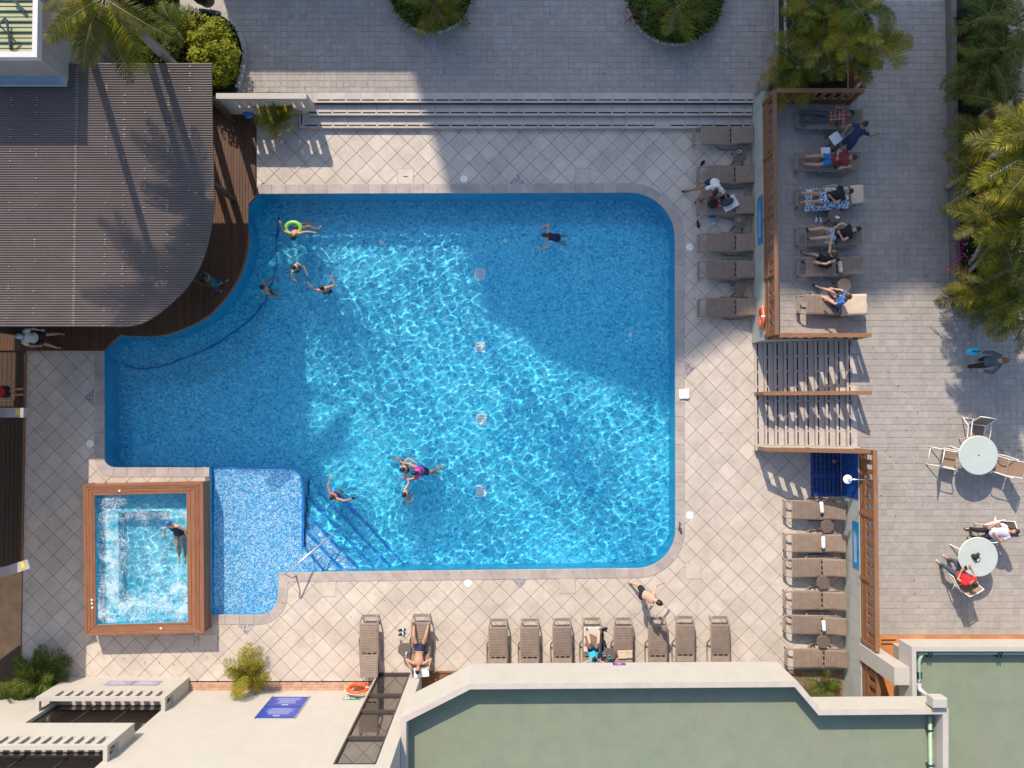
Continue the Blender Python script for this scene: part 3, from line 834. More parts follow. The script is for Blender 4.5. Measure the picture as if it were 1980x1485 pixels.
# the second sheet laps over the first along one line
lb = MB(); xl = P(146.5,400,ZR).x
vs3 = [(xl+dx, y, ZR+z+.008) for y, z in ysz for dx in (0, .035)]
lb.add(vs3, [(2*i,2*i+1,2*i+3,2*i+2) for i in range(len(ysz)-1)])
part('lap_strip', lb, mat('pale lap edge', (0.24,0.20,0.18), 0.6), can)
sb = MB()
for u in (20, 70, 146, 205, 240, 280, 325, 366):
    xq = P(u,400,ZR).x
    for k in range(NR):
        yq = y0r+(k+.52)*pr
        if xq < x_edge(yq)-.1 and random.random() < (.95 if u == 146 else .22):
            sb.box((xq-.025+random.uniform(-.02,.02), yq-.012, ZR+.03), (xq+.025, yq+.012, ZR+.042))
part('screws', sb, mat('pale screw', (0.33,0.30,0.26), 0.5), can, kind='stuff')
for (u, v) in [(380,160),(378,330),(330,520),(200,590),(60,600),(60,200)]:
    p = P(u, v, ZR); b = MB(); b.box((p.x-.07,p.y-.07,zpl+.001),(p.x+.07,p.y+.07,ZR-.16)); part('post', b, M['dark_wood'], can)
for v in (160, 330, 520, 590):
    p = P(380,v,ZR); xr = x_edge(p.y)-.15; b = MB(); b.box((xL,p.y-.05,ZR-.16),(xr,p.y+.05,ZR-.013)); part('rafter', b, M['dark_wood'], can)
b = MB()
for a, c in zip(ee[:-1], ee[1:]): b.beam((a.x-.04,a.y+.0,ZR-.055),(c.x-.04,c.y,ZR-.055),.03,.08)
part('fascia', b, M['dark_wood'], can)
# bar wall closing the space under the canopy
b = MB(); b.box((-15.5, 2.2, zpl+.002), (-15.3, 9.2, ZR-.17)); part('back_wall', b, M['dark_wood'], can)

# ------------------------------------------------------------------ house with the green skylight, top left
ZH = 4.80
h1 = thing('skylight_house', 'taupe building with a pale green barred skylight inside a white parapet', 'building', (-16, 11, 0))
c1 = P(71,110,ZH)
b = MB(); b.box((-19, c1.y, 0.02), (c1.x, 17, ZH-.22)); part('wall', b, M['taupe'], h1)
b = MB(); b.box((-19, c1.y-.005, ZH-.22), (c1.x+.005, c1.y+.14, ZH)); part('parapet', b, M['white'], h1)
b = MB(); b.box((c1.x-.13, c1.y+.141, ZH-.22), (c1.x+.005, 17, ZH)); part('parapet', b, M['white'], h1)
b = MB(); b.box((-19, c1.y-.22, 3.42), (c1.x+.06, c1.y-.002, 3.55)); part('gutter', b, M['ledge_blue'], h1)
b = MB(); b.box((-19, c1.y-.25, 3.42), (c1.x+.06, c1.y-.222, 3.575)); part('gutter_lip', b, M['ledge_blue'], h1)
M['sky_panel'] = mat('pale green panel', (0.42,0.43,0.24), 0.45, 0.08, 2, piece=0.12)
M['dark_green'] = mat('dark green steel', (0.012,0.055,0.05), 0.5, 0.15, 8)
ypan = c1.y+.145; k = 0
while ypan < 15:
    b = MB(); b.box((-19, ypan+.01, ZH-.2), (c1.x-.14, ypan+.275, ZH-.13)); part('skylight_panel', b, M['sky_panel'], h1)
    b = MB(); b.box((-19, ypan+.135, ZH-.131), (c1.x-.14, ypan+.15, ZH-.118)); part('glazing_line', b, M['dark_green'], h1)
    b = MB(); b.box((-19, ypan+.275, ZH-.2), (c1.x-.14, ypan+.305, ZH-.09)); part('glazing_bar', b, M['dark_green'], h1)
    ypan += .285; k += 1
b = MB(); b.beam(P(13,38,ZH), P(21,97,ZH-.08), .05, .04); part('cross_bar', b, M['dark_green'], h1)
b = MB(); b.beam(P(24,-2,ZH), P(48,22,ZH-.05), .07, .05); part('cross_bar', b, M['dark_green'], h1)
b = MB(); b.beam(P(-4,46,ZH+.3), P(32,82,ZH-.05), .035, .035); part('strut', b, M['fence_x'], h1)
b = MB(); b.beam(P(11,34,ZH+.3), P(-6,52,ZH+.3), .04, .04); part('strut', b, M['dark_green'], h1)

# ------------------------------------------------------------------ timber walk and beams at the far left
b = MB(); b.box((-19, -12, -.3), (x_left-.02, P(40,680).y, -.02)); part('side_walk', b, M['dark_wood'], kind='structure')
sw = thing('sunken_walk', None, None, (0,0,0), kind='structure')
xk = x_left-.06; q = 0
while xk > -17.5:
    b = MB(); b.bbox((xk-.135, P(40,1094).y, -.021), (xk-.006, P(40,680).y-.01, .012+random.uniform(-.002,.002)), .004); part('plank', b, M['dark_wood'], sw)
    xk -= .14
b = MB(); b.box((x_left-.055, P(40,1094).y, -.02), (x_left-.004, P(40,680).y-.01, .035)); part('edge_board', b, M['fence_y'], sw)
clp = MB(); clp.box((-19, -11, -.02), (x_left-.03, P(40,1096).y, .02)); part('clay_floor', clp, M['clay'], kind='structure')
sp = thing('slatted_grate', 'dark brown slatted timber grate on the clay floor beside the dark bush', 'grate', (P(25,1275).x, P(25,1275).y, .02))
for k in range(9):
    b = MB(); y = P(20,1250).y-.10*k
    b.beam((-16.4, y-.52, .05), (x_left-.05, y, .05), .075, .05); part('slat', b, M['dark_wood'], sp)
for (u0, v0, u1, v1, zz, lab) in [(-60,788,49,808,2.2,'beam greyed for shade with yellow tape across the dark timber walk, nearer the red shirt'),(-60,1106,59,1075,2.2,'slanting beam greyed for shade with yellow tape above the clay floor')]:
    t = thing('beam', lab, 'beam', P(0,(v0+v1)/2,zz))
    e0 = P(u1, (v0+v1)/2 if u0 == -60 and zz == 2.2 and v0 < 900 else v1+14, zz); s0 = P(-120, (v0+v1)/2 if v0 < 900 else v0+42, zz)
    b = MB(); b.beam(s0, e0, .28, .18); part('bar', b, M['concrete'], t)  # white beam given concrete grey to stand in for its shade
    d = (e0-s0).normalized(); c = e0-d*.16
    b = MB(); b.beam(c-d*.07+Vector((0,.02,.093)), c+d*.02+Vector((0,.02,.093)), .17, .006); part('tape', b, M['yellow'], t)
    b = MB(); b.box((s0.x-.1,s0.y-.14,-.25),(s0.x+.1,s0.y+.14,zz-.1)); part('post', b, M['stucco'], t)
# a roof beside the picture shades the left edge of the deck
b = MB(); xr_ = -13.62-.37*3.4; b.box((-26, -5.12, 3.3), (xr_, 4.0, 3.45)); 
part('veranda_roof', b, M['taupe'], kind='structure')
# ------------------------------------------------------------------ raised spa tub
ZS = 0.65
spa = thing('spa_tub', 'raised timber clad spa tub full of foaming blue water', 'spa', ((SPA_OUT[0][0]+SPA_OUT[2][0])/2, (SPA_OUT[0][1]+SPA_OUT[2][1])/2, 0))
def lerp2(a, b, t): return (a[0]+(b[0]-a[0])*t, a[1]+(b[1]-a[1])*t)
for i in range(4):
    j = (i+1) % 4; fr = [0, .26, .5, .75, 1.0]
    side = M['spa_y'] if i in (0, 2) else M['spa_x']
    for k in range(4):
        q = [lerp2(SPA_OUT[i],SPA_IN[i],fr[k]), lerp2(SPA_OUT[j],SPA_IN[j],fr[k]), lerp2(SPA_OUT[j],SPA_IN[j],fr[k+1]), lerp2(SPA_OUT[i],SPA_IN[i],fr[k+1])]
        b = MB(); b.prism(inset(q, .004), ZS-.035, ZS+random.uniform(-.001,.001), .004); part('rim_board', b, side, spa)
    o0, o1 = Vector(SPA_OUT[i]), Vector(SPA_OUT[j]); nn = Vector((o1.y-o0.y, o0.x-o1.x)).normalized()
    for k in range(5):                                    # side cladding boards
        z = .01+k*.121
        b = MB(); a = o0-nn*.035; c = o1-nn*.035
        b.beam((a.x,a.y,z+.058),(c.x,c.y,z+.058),.03,.112); part('side_board', b, side, spa)
    q = [lerp2(SPA_OUT[i],SPA_IN[i],.75), lerp2(SPA_OUT[j],SPA_IN[j],.75), SPA_IN[j], SPA_IN[i]]
    b = MB(); b.prism(inset(q, .002), -.5, ZS-.038); part('basin_wall', b, M['pool_wall'], spa)
pit = [xy(232,990,.12), xy(234,1163,.12), xy(334,1160,.12), xy(331,986,.12)]
b = MB()
for i in range(4):
    j = (i+1) % 4
    b.add([(*SPA_IN[i],.12),(*SPA_IN[j],.12),(*pit[j],.12),(*pit[i],.12)], [(0,1,2,3)])
    b.add([(*pit[i],.12),(*pit[j],.12),(*pit[j],-.40),(*pit[i],-.40)], [(0,1,2,3)])
b.add([(*p,-.40) for p in pit], [(0,1,2,3)])
M['spa_mosaic'] = mosaic('turquoise spa mosaic', [(0.1,(0.09,0.52,0.72)),(0.4,(0.16,0.66,0.82)),(0.7,(0.26,0.76,0.88)),(0.95,(0.55,0.88,0.94))], 16.0)
spb = part('spa_basin', b, M['spa_mosaic'], spa)
# spa water with lively ripples
sx0, sx1 = min(p[0] for p in SPA_IN), max(p[0] for p in SPA_IN); sy0, sy1 = min(p[1] for p in SPA_IN), max(p[1] for p in SPA_IN)
gx = np.linspace(sx0+.006, sx1-.006, 80); gy = np.linspace(sy0+.006, sy1-.006, 110)
X2, Y2 = np.meshgrid(gx, gy); Z2 = np.zeros_like(X2)
for i in range(60):
    lam = 0.12*(5**wr.uniform()); th = wr.uniform(0, 2*PI); k = 2*PI/lam
    Z2 += 0.0021*lam*np.sin(k*(X2*math.cos(th)+Y2*math.sin(th))+wr.uniform(0, 7))
qi = np.arange(X2.size).reshape(X2.shape)
q = np.stack([qi[:-1,:-1], qi[:-1,1:], qi[1:,1:], qi[1:,:-1]], -1).reshape(-1,4)
me = bpy.data.meshes.new('spa_water'); me.from_pydata(np.stack([X2.ravel(), Y2.ravel(), Z2.ravel()+.55], -1).tolist(), [], q.tolist())
me.materials.append(M['water']); me.polygons.foreach_set('use_smooth', [True]*len(me.polygons))
sw_o = link('spa_water', me, None, kind='structure'); sw_o.cycles.is_caustics_caster = True
# foam: thousands of little bubbles floating where the jets break
M['foam'] = mat('foam', (0.80,0.88,0.92), 0.5, 0.04, 30)
_ft = M['foam'].node_tree; _fb = _ft.nodes['Principled BSDF']; _tr = _ft.nodes.new('ShaderNodeBsdfTransparent'); _mx = _ft.nodes.new('ShaderNodeMixShader'); _mx.inputs[0].default_value = .5
_ft.links.new(_tr.outputs[0], _mx.inputs[1]); _ft.links.new(_fb.outputs[0], _mx.inputs[2]); _ft.links.new(_mx.outputs[0], _ft.nodes['Material Output'].inputs['Surface'])
fb = MB(); fr_ = random.Random(5)
WX, WY = sx1-sx0, sy1-sy0
def foam_density(a, c):        # a from the left edge 0..1, c from the lower edge 0..1
    d = 0.0
    d = max(d, 1.15*math.exp(-((a-.17)/.11)**2)*(.55+.45*(c < .85)))
    d = max(d, 1.1*math.exp(-((c-.12)/.10)**2))
    d = max(d, .75*math.exp(-((c-.84)/.035)**2)*(a > .2))
    d = max(d, .75*math.exp(-((a-.90)/.10)**2)*(c < .45))
    d = max(d, .30*math.exp(-((a-.62)/.20)**2-((c-.5)/.25)**2))
    return d
cnt = 0
while cnt < 24000:
    a, c = fr_.random(), fr_.random()
    x, y = sx0+WX*(.01+.98*a), sy0+WY*(.01+.98*c)
    nz = noise.fractal(Vector((x*2.2, y*2.2, 3.1)), 0.6, 2.2, 4)
    if fr_.random() > foam_density(a, c)*max(0.0, .62+.75*nz): continue
    r = fr_.uniform(.004, .012)*(1+.5*max(0, nz)); g0 = fr_.uniform(0, 6.3); z = .556+fr_.uniform(0, .012)
    fb.add([(x+r*math.cos(g0+1.57*k), y+r*math.sin(g0+1.57*k), z+fr_.uniform(-.003,.003)) for k in range(4)], [(0,1,2,3)]); cnt += 1
part('spa_foam', fb, M['foam'], None, kind='stuff')
for i, (u, v) in enumerate([(231,949),(177.5,1160),(177.5,1167),(178.5,1175),(311,1215)]):
    b = MB(); p = P(u, v, ZS); b.disc((p.x,p.y), .032, ZS-.004, ZS+.012, 12, .006); part('air_button', b, M['white_plastic'], spa)

# ------------------------------------------------------------------ white pool house with slotted window boxes
M['glass'] = NT('dark reflecting glass').m
_t = M['glass'].node_tree; _b = _t.nodes['Principled BSDF']
_b.inputs['Base Color'].default_value = (.018,.014,.012,1); _b.inputs['Roughness'].default_value = .015
_b.inputs['Specular IOR Level'].default_value = 1.0; _b.inputs['IOR'].default_value = 2.3
M['dark_frame'] = mat('dark bronze frame', (0.045,0.035,0.032), 0.45, 0.1, 10)
ph = thing('pool_house', 'white rendered house wall with slotted window boxes, blue notice boards and tall glazing', 'building', (-8, Y_FAC-2, 0))
ZTOP = 9.5
xg0, xg1 = P(730,1302).x, P(816,1302).x
yB = P(735,1300).y
wins = [(-13.95, -10.47, 0.95, 3.62), (-17.5, -10.47, 4.3, 7.0)]
b = MB(); t0 = Y_FAC-.3
b.box((-19,t0,-.02),(-13.95,Y_FAC,4.3)); b.box((-10.47,t0,-.02),(xg0,Y_FAC,ZTOP))
b.box((-13.95,t0,-.02),(-10.47,Y_FAC,.95)); b.box((-13.95,t0,3.62),(-10.47,Y_FAC,4.3))
b.box((-19,t0,4.3),(-17.5,Y_FAC,ZTOP)); b.box((-17.5,t0,7.0),(-10.47,Y_FAC,ZTOP))
part('wall', b, M['stucco'], ph)
b = MB(); gx0, gx1 = P(732.5,1301).x, P(794.5,1301).x
b.box((xg0,Y_FAC-.3,-.02),(gx0,yB,ZTOP)); b.box((gx1,Y_FAC-.3,-.02),(xg1,yB,ZTOP)); b.box((gx0,Y_FAC-.3,6.62),(gx1,yB,ZTOP))
part('bay_wall', b, M['stucco'], ph)
wn = None
zz = [0.02, 1.93, 3.2, 5.0, 6.6]
for k in range(4):
    b = MB(); b.box((gx0+.05,yB-.10,zz[k]+.05),(gx1-.05,yB-.06,zz[k+1]-.05)); pn = part('glass_pane', b, M['glass'], ph)
    b = MB(); b.box((gx0+.045,yB-.11,zz[k]),(gx1-.045,yB+.0,zz[k]+.05)); b.box((gx0+.045,yB-.11,zz[k+1]-.05),(gx1-.045,yB-.001,zz[k+1]-.002)); part('transom', b, M['dark_frame'], pn)
b = MB(); b.box((gx0+.002,yB-.12,.02),(gx0+.045,yB-.002,6.61)); part('glazing_frame', b, M['dark_frame'], ph)
b = MB(); b.box((gx1-.045,yB-.12,.02),(gx1-.002,yB-.002,6.61)); part('glazing_frame', b, M['dark_frame'], ph)
b = MB(); b.box((gx0,yB-.5,.0),(gx1,yB-.4,6.6)); part('room_screen', b, M['dark_frame'], ph)
for (x0, x1, z0, z1) in wins:
    npn = 3 if x0 > -15 else 6; wd = (x1-x0)/npn
    for k in range(npn):
        b = MB(); b.box((x0+k*wd+.03,Y_FAC-.16,z0+.04),(x0+(k+1)*wd-.03,Y_FAC-.13,z1-.04)); pn = part('window_pane', b, M['glass'], ph)
        b = MB(); b.box((x0+k*wd-.02*(k>0),Y_FAC-.18,z0),(x0+k*wd+.03,Y_FAC-.11,z1)); b.box((x0+k*wd+.031,Y_FAC-.18,z0),(x0+(k+1)*wd-.021,Y_FAC-.11,z0+.04)); b.box((x0+k*wd+.031,Y_FAC-.18,z1-.04),(x0+(k+1)*wd-.021,Y_FAC-.11,z1)); part('frame', b, M['dark_frame'], pn)
    b = MB(); b.box((x0,Y_FAC-.6,z0),(x1,Y_FAC-.5,z1)); part('blind', b, mat('dark curtain', (0.05,0.035,0.03), .9), ph)
yBox = P(325.8,1348.6,1.8).y
for (xl_, xr_, z0, zt, sp_) in [(-14.15,-10.30,0.0,1.80,.300),(-17.4,-10.31,3.72,5.20,.284)]:
    wbx = None
    b = MB(); th = .11; s0z, s1z = zt-.60, zt-.12
    b.box((xl_,yBox-th,z0),(xr_,yBox,s0z)); b.box((xl_,yBox-th,s1z),(xr_,yBox,zt))
    x = xr_-.22; cuts = []
    while x-.14 > xl_+.2: cuts.append((x-.14, x)); x -= sp_
    cur = xl_
    for a, c in sorted(cuts): b.box((cur,yBox-th,s0z),(a,yBox,s1z)); cur = c
    b.box((cur,yBox-th,s0z),(xr_,yBox,s1z))
    for xs in (xl_, xr_-th):          # ends with one long slot each
        b.box((xs,Y_FAC,z0),(xs+th,yBox-th,s0z)); b.box((xs,Y_FAC,s1z),(xs+th,yBox-th,zt)); b.box((xs,Y_FAC,s0z),(xs+th,Y_FAC+.04,s1z))
    b.box((xl_+th,Y_FAC,z0+.02),(xr_-th,yBox-th,z0+.15))
    part('window_box', b, M['stucco'], ph)
# pale lilac notice on the lower window box
nb = thing('notice_board', 'faded lilac notice board on the front of the lower slotted window box', 'sign', (P(232,1327,.6).x, yBox+.012, .55))
M['lilac'] = mat('faded lilac print', (0.30,0.25,0.36), .6, .2, 9)
M['sign_blue'] = mat('blue sign', (0.025,0.055,0.33), .35, .1, 5)
M['sign_blue2'] = mat('sea blue banner', (0.004,0.19,0.42), .4, .15, 3)
M['print_white'] = mat('white print', (0.55,0.60,0.72), .5, .05, 5)
for k in range(2):
    b = MB(); x = P(205,1327,.6).x+.85*k; b.box((x,yBox+.004,.40),(x+.82,yBox+.018,.80)); part('panel', b, M['lilac'], nb)
    b = MB()
    for r in range(4): b.box((x+.14,yBox+.0182,.47+.07*r),(x+.14+random.uniform(.35,.55),yBox+.0195,.485+.07*r))
    part('print', b, M['print_white'], nb)
# blue notice boards on the wall
sgn = thing('notice_board', 'pair of blue pool rule boards on the white wall by the palm', 'sign', (-6.88, Y_FAC+.01, 1.4))
for k in range(2):
    z0 = .64+.86*k
    b = MB(); b.box((-7.46,Y_FAC+.004,z0),(-6.30,Y_FAC+.03,z0+.80)); pnl = part('board', b, M['sign_blue'], sgn)
    b = MB()
    for r in range(7):
        ln = random.uniform(.5,.85); b.box((-6.88-ln/2,Y_FAC+.0302,z0+.12+.07*r),(-6.88+ln/2,Y_FAC+.0325,z0+.132+.07*r))
    b.box((-6.98,Y_FAC+.0302,z0+.66),(-6.78,Y_FAC+.0325,z0+.70)); part('print', b, M['print_white'], pnl)
for x in (-7.47, -6.305):
    b = MB(); b.box((x,Y_FAC+.002,.55),(x+.015,Y_FAC+.04,2.36)); part('bracket', b, M['chrome'], sgn)
# green exit sign with arrow
ex = thing('exit_sign', 'small green exit sign with white arrow below the wall life ring', 'sign', (-4.96, Y_FAC+.01, .7))
M['sign_green'] = mat('green sign', (0.02,0.30,0.18), .4, .05, 5)
b = MB(); b.box((-5.22,Y_FAC+.004,.60),(-4.70,Y_FAC+.018,.84)); part('panel', b, M['sign_green'], ex)
b = MB(); yq = Y_FAC+.0195
b.box((-4.99,yq-.001,.69),(-4.84,yq+.001,.75)); b.add([(-4.84,yq,.645),(-4.74,yq,.72),(-4.84,yq,.795)], [(0,1,2),(2,1,0)]); part('arrow', b, M['white'], ex)
b = MB(); b.box((-5.19,yq-.001,.63),(-5.03,yq+.001,.81)); part('pictogram_field', b, M['white'], ex)
b = MB(); b.beam((-5.10,yq+.003,.70),(-5.12,yq+.003,.77),.002,.03,up=(0,1,0)); b.beam((-5.10,yq+.003,.70),(-5.06,yq+.003,.65),.002,.02,up=(0,1,0)); b.beam((-5.10,yq+.003,.70),(-5.15,yq+.003,.66),.002,.02,up=(0,1,0)); part('pictogram', b, M['sign_green'], ex)
# terracotta strip along the wall
tsx0, tsx1 = P(365,1326).x, xg0
ts = MB(); x = tsx0
y0t = P(560,1318).y-.012
o_ts = thing('terracotta_strip', None, None, (0,0,0), kind='structure')
nrow = 3; hh = (y0t-Y_FAC-.004)/nrow
tb = MB()
for r in range(nrow):
    x = tsx0-.12*(r%2)
    while x < tsx1-.02:
        xa = max(x, tsx0); xb = min(x+.24, tsx1); x += .24
        if xb-xa > .03: tb.bbox((xa+.004,Y_FAC+.003+hh*r,-.03),(xb-.004,Y_FAC+hh*(r+1)-.004,-.004+random.uniform(-.002,.002)),.004)
part('paving_tile', tb, M['terracotta'], o_ts, kind='stuff')
b = MB(); b.box((tsx0,y0t,-.01),(tsx1,y0t+.03,.004)); part('joint', b, M['black'], o_ts)

# ------------------------------------------------------------------ flat green roof beside the pool house
Z5 = 5.0; ZG = 4.55
top = [P(774.5,1720,Z5), P(774.5,1389,Z5), P(907,1322,Z5), P(1542,1317.5,Z5), P(1588,1372,Z5), P(1834,1370,Z5), P(1834,1720,Z5)]
tp = [(p.x,p.y) for p in top][::-1]                # counter-clockwise
if area(tp) < 0: tp = tp[::-1]
inn = inset(tp, .145)
gr = thing('green_roof_building', 'large flat green roof inside a white parapet with a slanted corner', 'building', (P(1300,1400,Z5).x, P(1300,1400,Z5).y, 0))
zbs = {}
def zb_at(p): return 3.38 if p[0] < P(1545,1317,Z5).x else 4.1
b = MB(); nP = len(tp)
pb = MB()
for i in range(nP):
    j = (i+1) % nP
    a, c, ai, ci = tp[i], tp[j], inn[i], inn[j]
    if a[1] < top[0].y+.01 and c[1] < top[0].y+.01: continue
    zb = 3.38 if max(a[0], c[0]) < P(1545,1317,Z5).x else 4.1
    b.add([(*a,zb),(*c,zb),(*c,Z5),(*a,Z5)], [(0,1,2,3)])
    b.add([(*ai,Z5),(*ci,Z5),(*ci,ZG-.02),(*ai,ZG-.02)], [(0,1,2,3)])
    pb.add([(*a,Z5),(*c,Z5),(*ci,Z5),(*ai,Z5)], [(0,1,2,3)])
part('fascia', b, M['stucco'], gr); part('parapet_top', pb, mat('weathered parapet', (0.50,0.44,0.39), .85, .06, 3, bump=.3, stain=(.32,.28,.25), stain_amt=.4), gr)
b = MB(); sheet(b, inn, [], ZG); part('roof_membrane', b, M['roof_green'], gr)
b = MB(); sheet(b, tp, [], 4.12); b.f = [tuple(reversed(f)) for f in b.f]; part('soffit', b, M['stucco'], gr)
bx = P(1822,1380,Z5).x-.10
b = MB(); b.tube([(bx-.05,top[5].y-.30,ZG+.12),(bx-.05,top[5].y-6,ZG+.12)], .05, 10); part('pipe', b, M['pipe_green'], gr, True)
b = MB()
for k in range(4): b.box((bx-.13,top[5].y-.7-.9*k,ZG),(bx+.03,top[5].y-.66-.9*k,ZG+.18))
part('pipe_bracket', b, M['dark_green'], gr)
b = MB(); b.box((P(835,1300).x-.25, top[0].y, .0), (xg1+4.2, yB-.9, 3.37)); part('ground_floor_wall', b, M['stucco'], gr)
dr = thing('timber_door', 'brown timber doorway tucked between the tall glazing and the slanted white fascia', 'door', (xg1+.6, yB-.5, 0))
for k in range(9):
    b = MB(); b.box((xg1+.004,yB-.75+.085*k,.02),(xg1+1.5,yB-.675+.085*k,.055)); part('board', b, M['fence_x'], dr)
b = MB(); b.beam((xg1+.05,yB-.02,0),(xg1+.05,yB-.02,3.3),.09,.09); part('jamb', b, M['fence_z'], dr)
b = MB(); b.box((xg1+.004,yB+.01,.0),(xg1+1.65,yB+.05,.10)); part('threshold', b, M['fence_x'], dr)

# ------------------------------------------------------------------ second green roof at the lower right
Z6 = 3.66
q = P(1763,1251,Z6)
r2 = thing('green_roof_building', 'smaller flat green roof edged by a green pipe, beyond the cafe tables', 'building', (q.x+2, q.y-3, 0))
b = MB(); ye = q.y-9
b.box((q.x, q.y-.12, 2.9), (19, q.y, Z6)); b.box((q.x, ye, 2.9), (q.x+.12, q.y-.121, Z6)); part('parapet', b, M['stucco'], r2)
b = MB(); b.box((q.x+.121, ye, 2.95), (19, q.y-.121, Z6-.34)); part('roof_membrane', b, M['roof_green'], r2)
zp = Z6-.16
pp = [P(2080,1263,zp), P(1795,1263,zp), P(1784,1266,zp), P(1778,1276,zp), P(1777,1290,zp), P(1777,1322,zp)]
b = MB(); b.tube(catmull(pp, 4), .045, 10); part('pipe', b, M['pipe_green'], r2, True)
b = MB()
for u, v in ((1797,1263),(1932,1263),(1777,1303)):
    p = P(u,v,zp); b.box((p.x-.05,p.y-.12,Z6-.345),(p.x-.02,p.y+.06,zp+.06)); b.box((p.x+.03,p.y-.12,Z6-.345),(p.x+.06,p.y+.06,zp+.06))
part('pipe_bracket', b, M['dark_green'], r2)
pp = [P(1777,1321,zp), P(1778,1332,zp), P(1786,1340,zp+.2), P(1799,1350,zp+.9)]
b = MB(); b.tube(catmull(pp, 4), .06, 10); part('outlet_pipe', b, M['white'], r2, True)
p = P(1812,1362,Z5); jb = MB(); jb.bbox((p.x-.17,p.y-.05,Z5-.2),(p.x+.20,p.y+.20,Z5+.14),.02); part('junction_box', jb, M['stucco'], gr)
b = MB(); b.box((q.x+.6, ye, Z_TERR), (19, q.y-.6, 2.93)); part('wall', b, M['stucco'], r2)
a = P(1661,1244,Z_TERR); c = P(1661,1275,Z_TERR)
pil = thing('pillar', 'white pillar between the fence end and the smaller green roof', 'pillar', (a.x+.3, (a.y+c.y)/2, Z_TERR))
b = MB(); b.box((a.x,c.y,Z_TERR),(q.x-.0,a.y,Z6-.15)); part('shaft', b, M['stucco'], pil)
# brown stone floor in the corner under the roofs
fx0 = P(1480,1300).x; fy1 = P(1560,1294).y
bf = thing('corner_floor', None, None, (0,0,0), kind='structure')
x = fx0
while x < X_W2-.02:
    y = fy1
    while y > -12:
        b = MB(); b.bbox((x+.004,y-.396,-.012),(min(x+.396,X_W2-.01),y-.004,.006+random.uniform(-.001,.001)),.004)
        if y > -10.6: part('stone', b, M['brown_floor'], bf)
        y -= .4
    x += .4
b = MB(); b.bbox((fx0,fy1,-.01),(X_W2-.02,fy1+.12,.02),.005); part('edging', b, M['stucco_grey'], bf)

# ------------------------------------------------------------------ banners and blue shower
for lab, xw, y0, y1 in [('long sea blue banner on the green grey wall behind the shaded loungers', X_W1, P(1474,380,1.0).y, P(1474,471,1.0).y), ('long sea blue banner on the pale wall behind the sunlit loungers', X_W2, P(1652,1008,1.0).y, P(1652,1098,1.0).y)]:
    t = thing('wall_banner', lab, 'banner', (xw-.01, (y0+y1)/2, .8), group='blue banners on the retaining walls')
    b = MB(); b.box((xw-.022,y1,.80),(xw-.006,y0,1.25)); part('panel', b, M['sign_blue2'], t)
    b = MB()
    for k in range(3): b.box((xw-.0245,y1+.18,.92+.07*k),(xw-.0222,y0-random.uniform(.15,.5),.945+.07*k))
    part('print', b, M['print_white'], t)
xs0_, xs1_ = P(1567,900).x, X_W2-.03; yt, yb_ = Y_ST0-.19, P(1600,960).y
sh = thing('outdoor_shower', 'blue tiled outdoor shower with slotted floor and round chrome head', 'shower', ((xs0_+xs1_)/2, (yt+yb_)/2, 0))
sf0, sf1 = xs0_, X_W2-.04
b = MB(); nx_ = 12; ny_ = 9; dx = (sf1-sf0)/nx_; dy = (yt-yb_)/ny_
for i in range(nx_):
    for j in range(ny_):
        b2 = MB(); b2.bbox((sf0+i*dx+.003,yb_+j*dy+.003,-.006),(sf0+(i+1)*dx-.003,yb_+(j+1)*dy-.003,.016+random.uniform(-.001,.001)),.003); part('tile', b2, M['blue_tile'], sh)
for i in range(7):
    for y0, y1 in ((yb_+.10, yb_+.62),(yb_+.74, yt-.06)):
        x = sf0+.10+.135*i; b = MB(); b.box((x,y0,.0165),(x+.045,y1,.0205)); part('drain_slot', b, M['blue_slat'], sh)
for i in range(7):                                  # wall tiles
    for j in range(8):
        y0 = yb_+.03+(yt-yb_-.02)*j/8; z0 = .02+i*.175
        b = MB(); b.box((X_W2-.020,y0+.004,z0),(X_W2-.0045,y0+(yt-yb_)/8-.004,z0+.17)); part('wall_tile', b, M['blue_tile'], sh)
hd = P(1640,927,2.1); wl_ = P(1672,926,1.9)
b = MB(); b.tube([(X_W2+.03,wl_.y,1.5),(X_W2+.03,wl_.y,2.05),(X_W2-.1,wl_.y,2.14),(hd.x,hd.y,2.14),(hd.x,hd.y,2.08)], .018, 8); part('pipe', b, M['chrome'], sh, True)
b = MB(); b.disc((hd.x,hd.y), .135, 2.05, 2.085, 24, .012); part('shower_head', b, M['white_plastic'], sh, True)
b = MB(); p = P(1614,892,.05); b.disc((p.x,p.y), .06, .0165, .05, 14, .01); part('floor_valve', b, mat('brass', (.6,.4,.15), .35, metal=.8), sh)

# ------------------------------------------------------------------ hotel blocks beyond the picture that throw the broad shade
HX = Vector((SUN.x, SUN.y)).normalized(); KX, KY = -SUN.x/SUN.z, SUN.y/SUN.z       # shift of a shadow per metre of height
def floor_hit(u, v):
    p = P(u, v, -1.08); s = 0.734*(Z_WATER-Z_FLOOR)
    return (p.x+HX.x*s, p.y+HX.y*s, Z_WATER)
def roofline(S, Yp):
    x, y, z = S; h = z+(Yp-y)/KY
    return (x-KX*(h-z), h)
YA = 16.5
sA = [tuple(P(474,140,Z_PLAZA)), tuple(P(812,140,Z_PLAZA))]
pa = [roofline(s, YA) for s in sA]
M['far_wall'] = mat('hotel render', (0.48,0.45,0.42), .85, .05, .5)
ba = thing('hotel_wing', None, None, ((pa[0][0]+pa[1][0])/2, YA, 0), kind='structure')
b = MB(); b.box((pa[0][0],YA,.4),(pa[1][0]+1.5,YA+6,pa[0][1])); part('block', b, M['far_wall'], ba)
YBt = 46.0
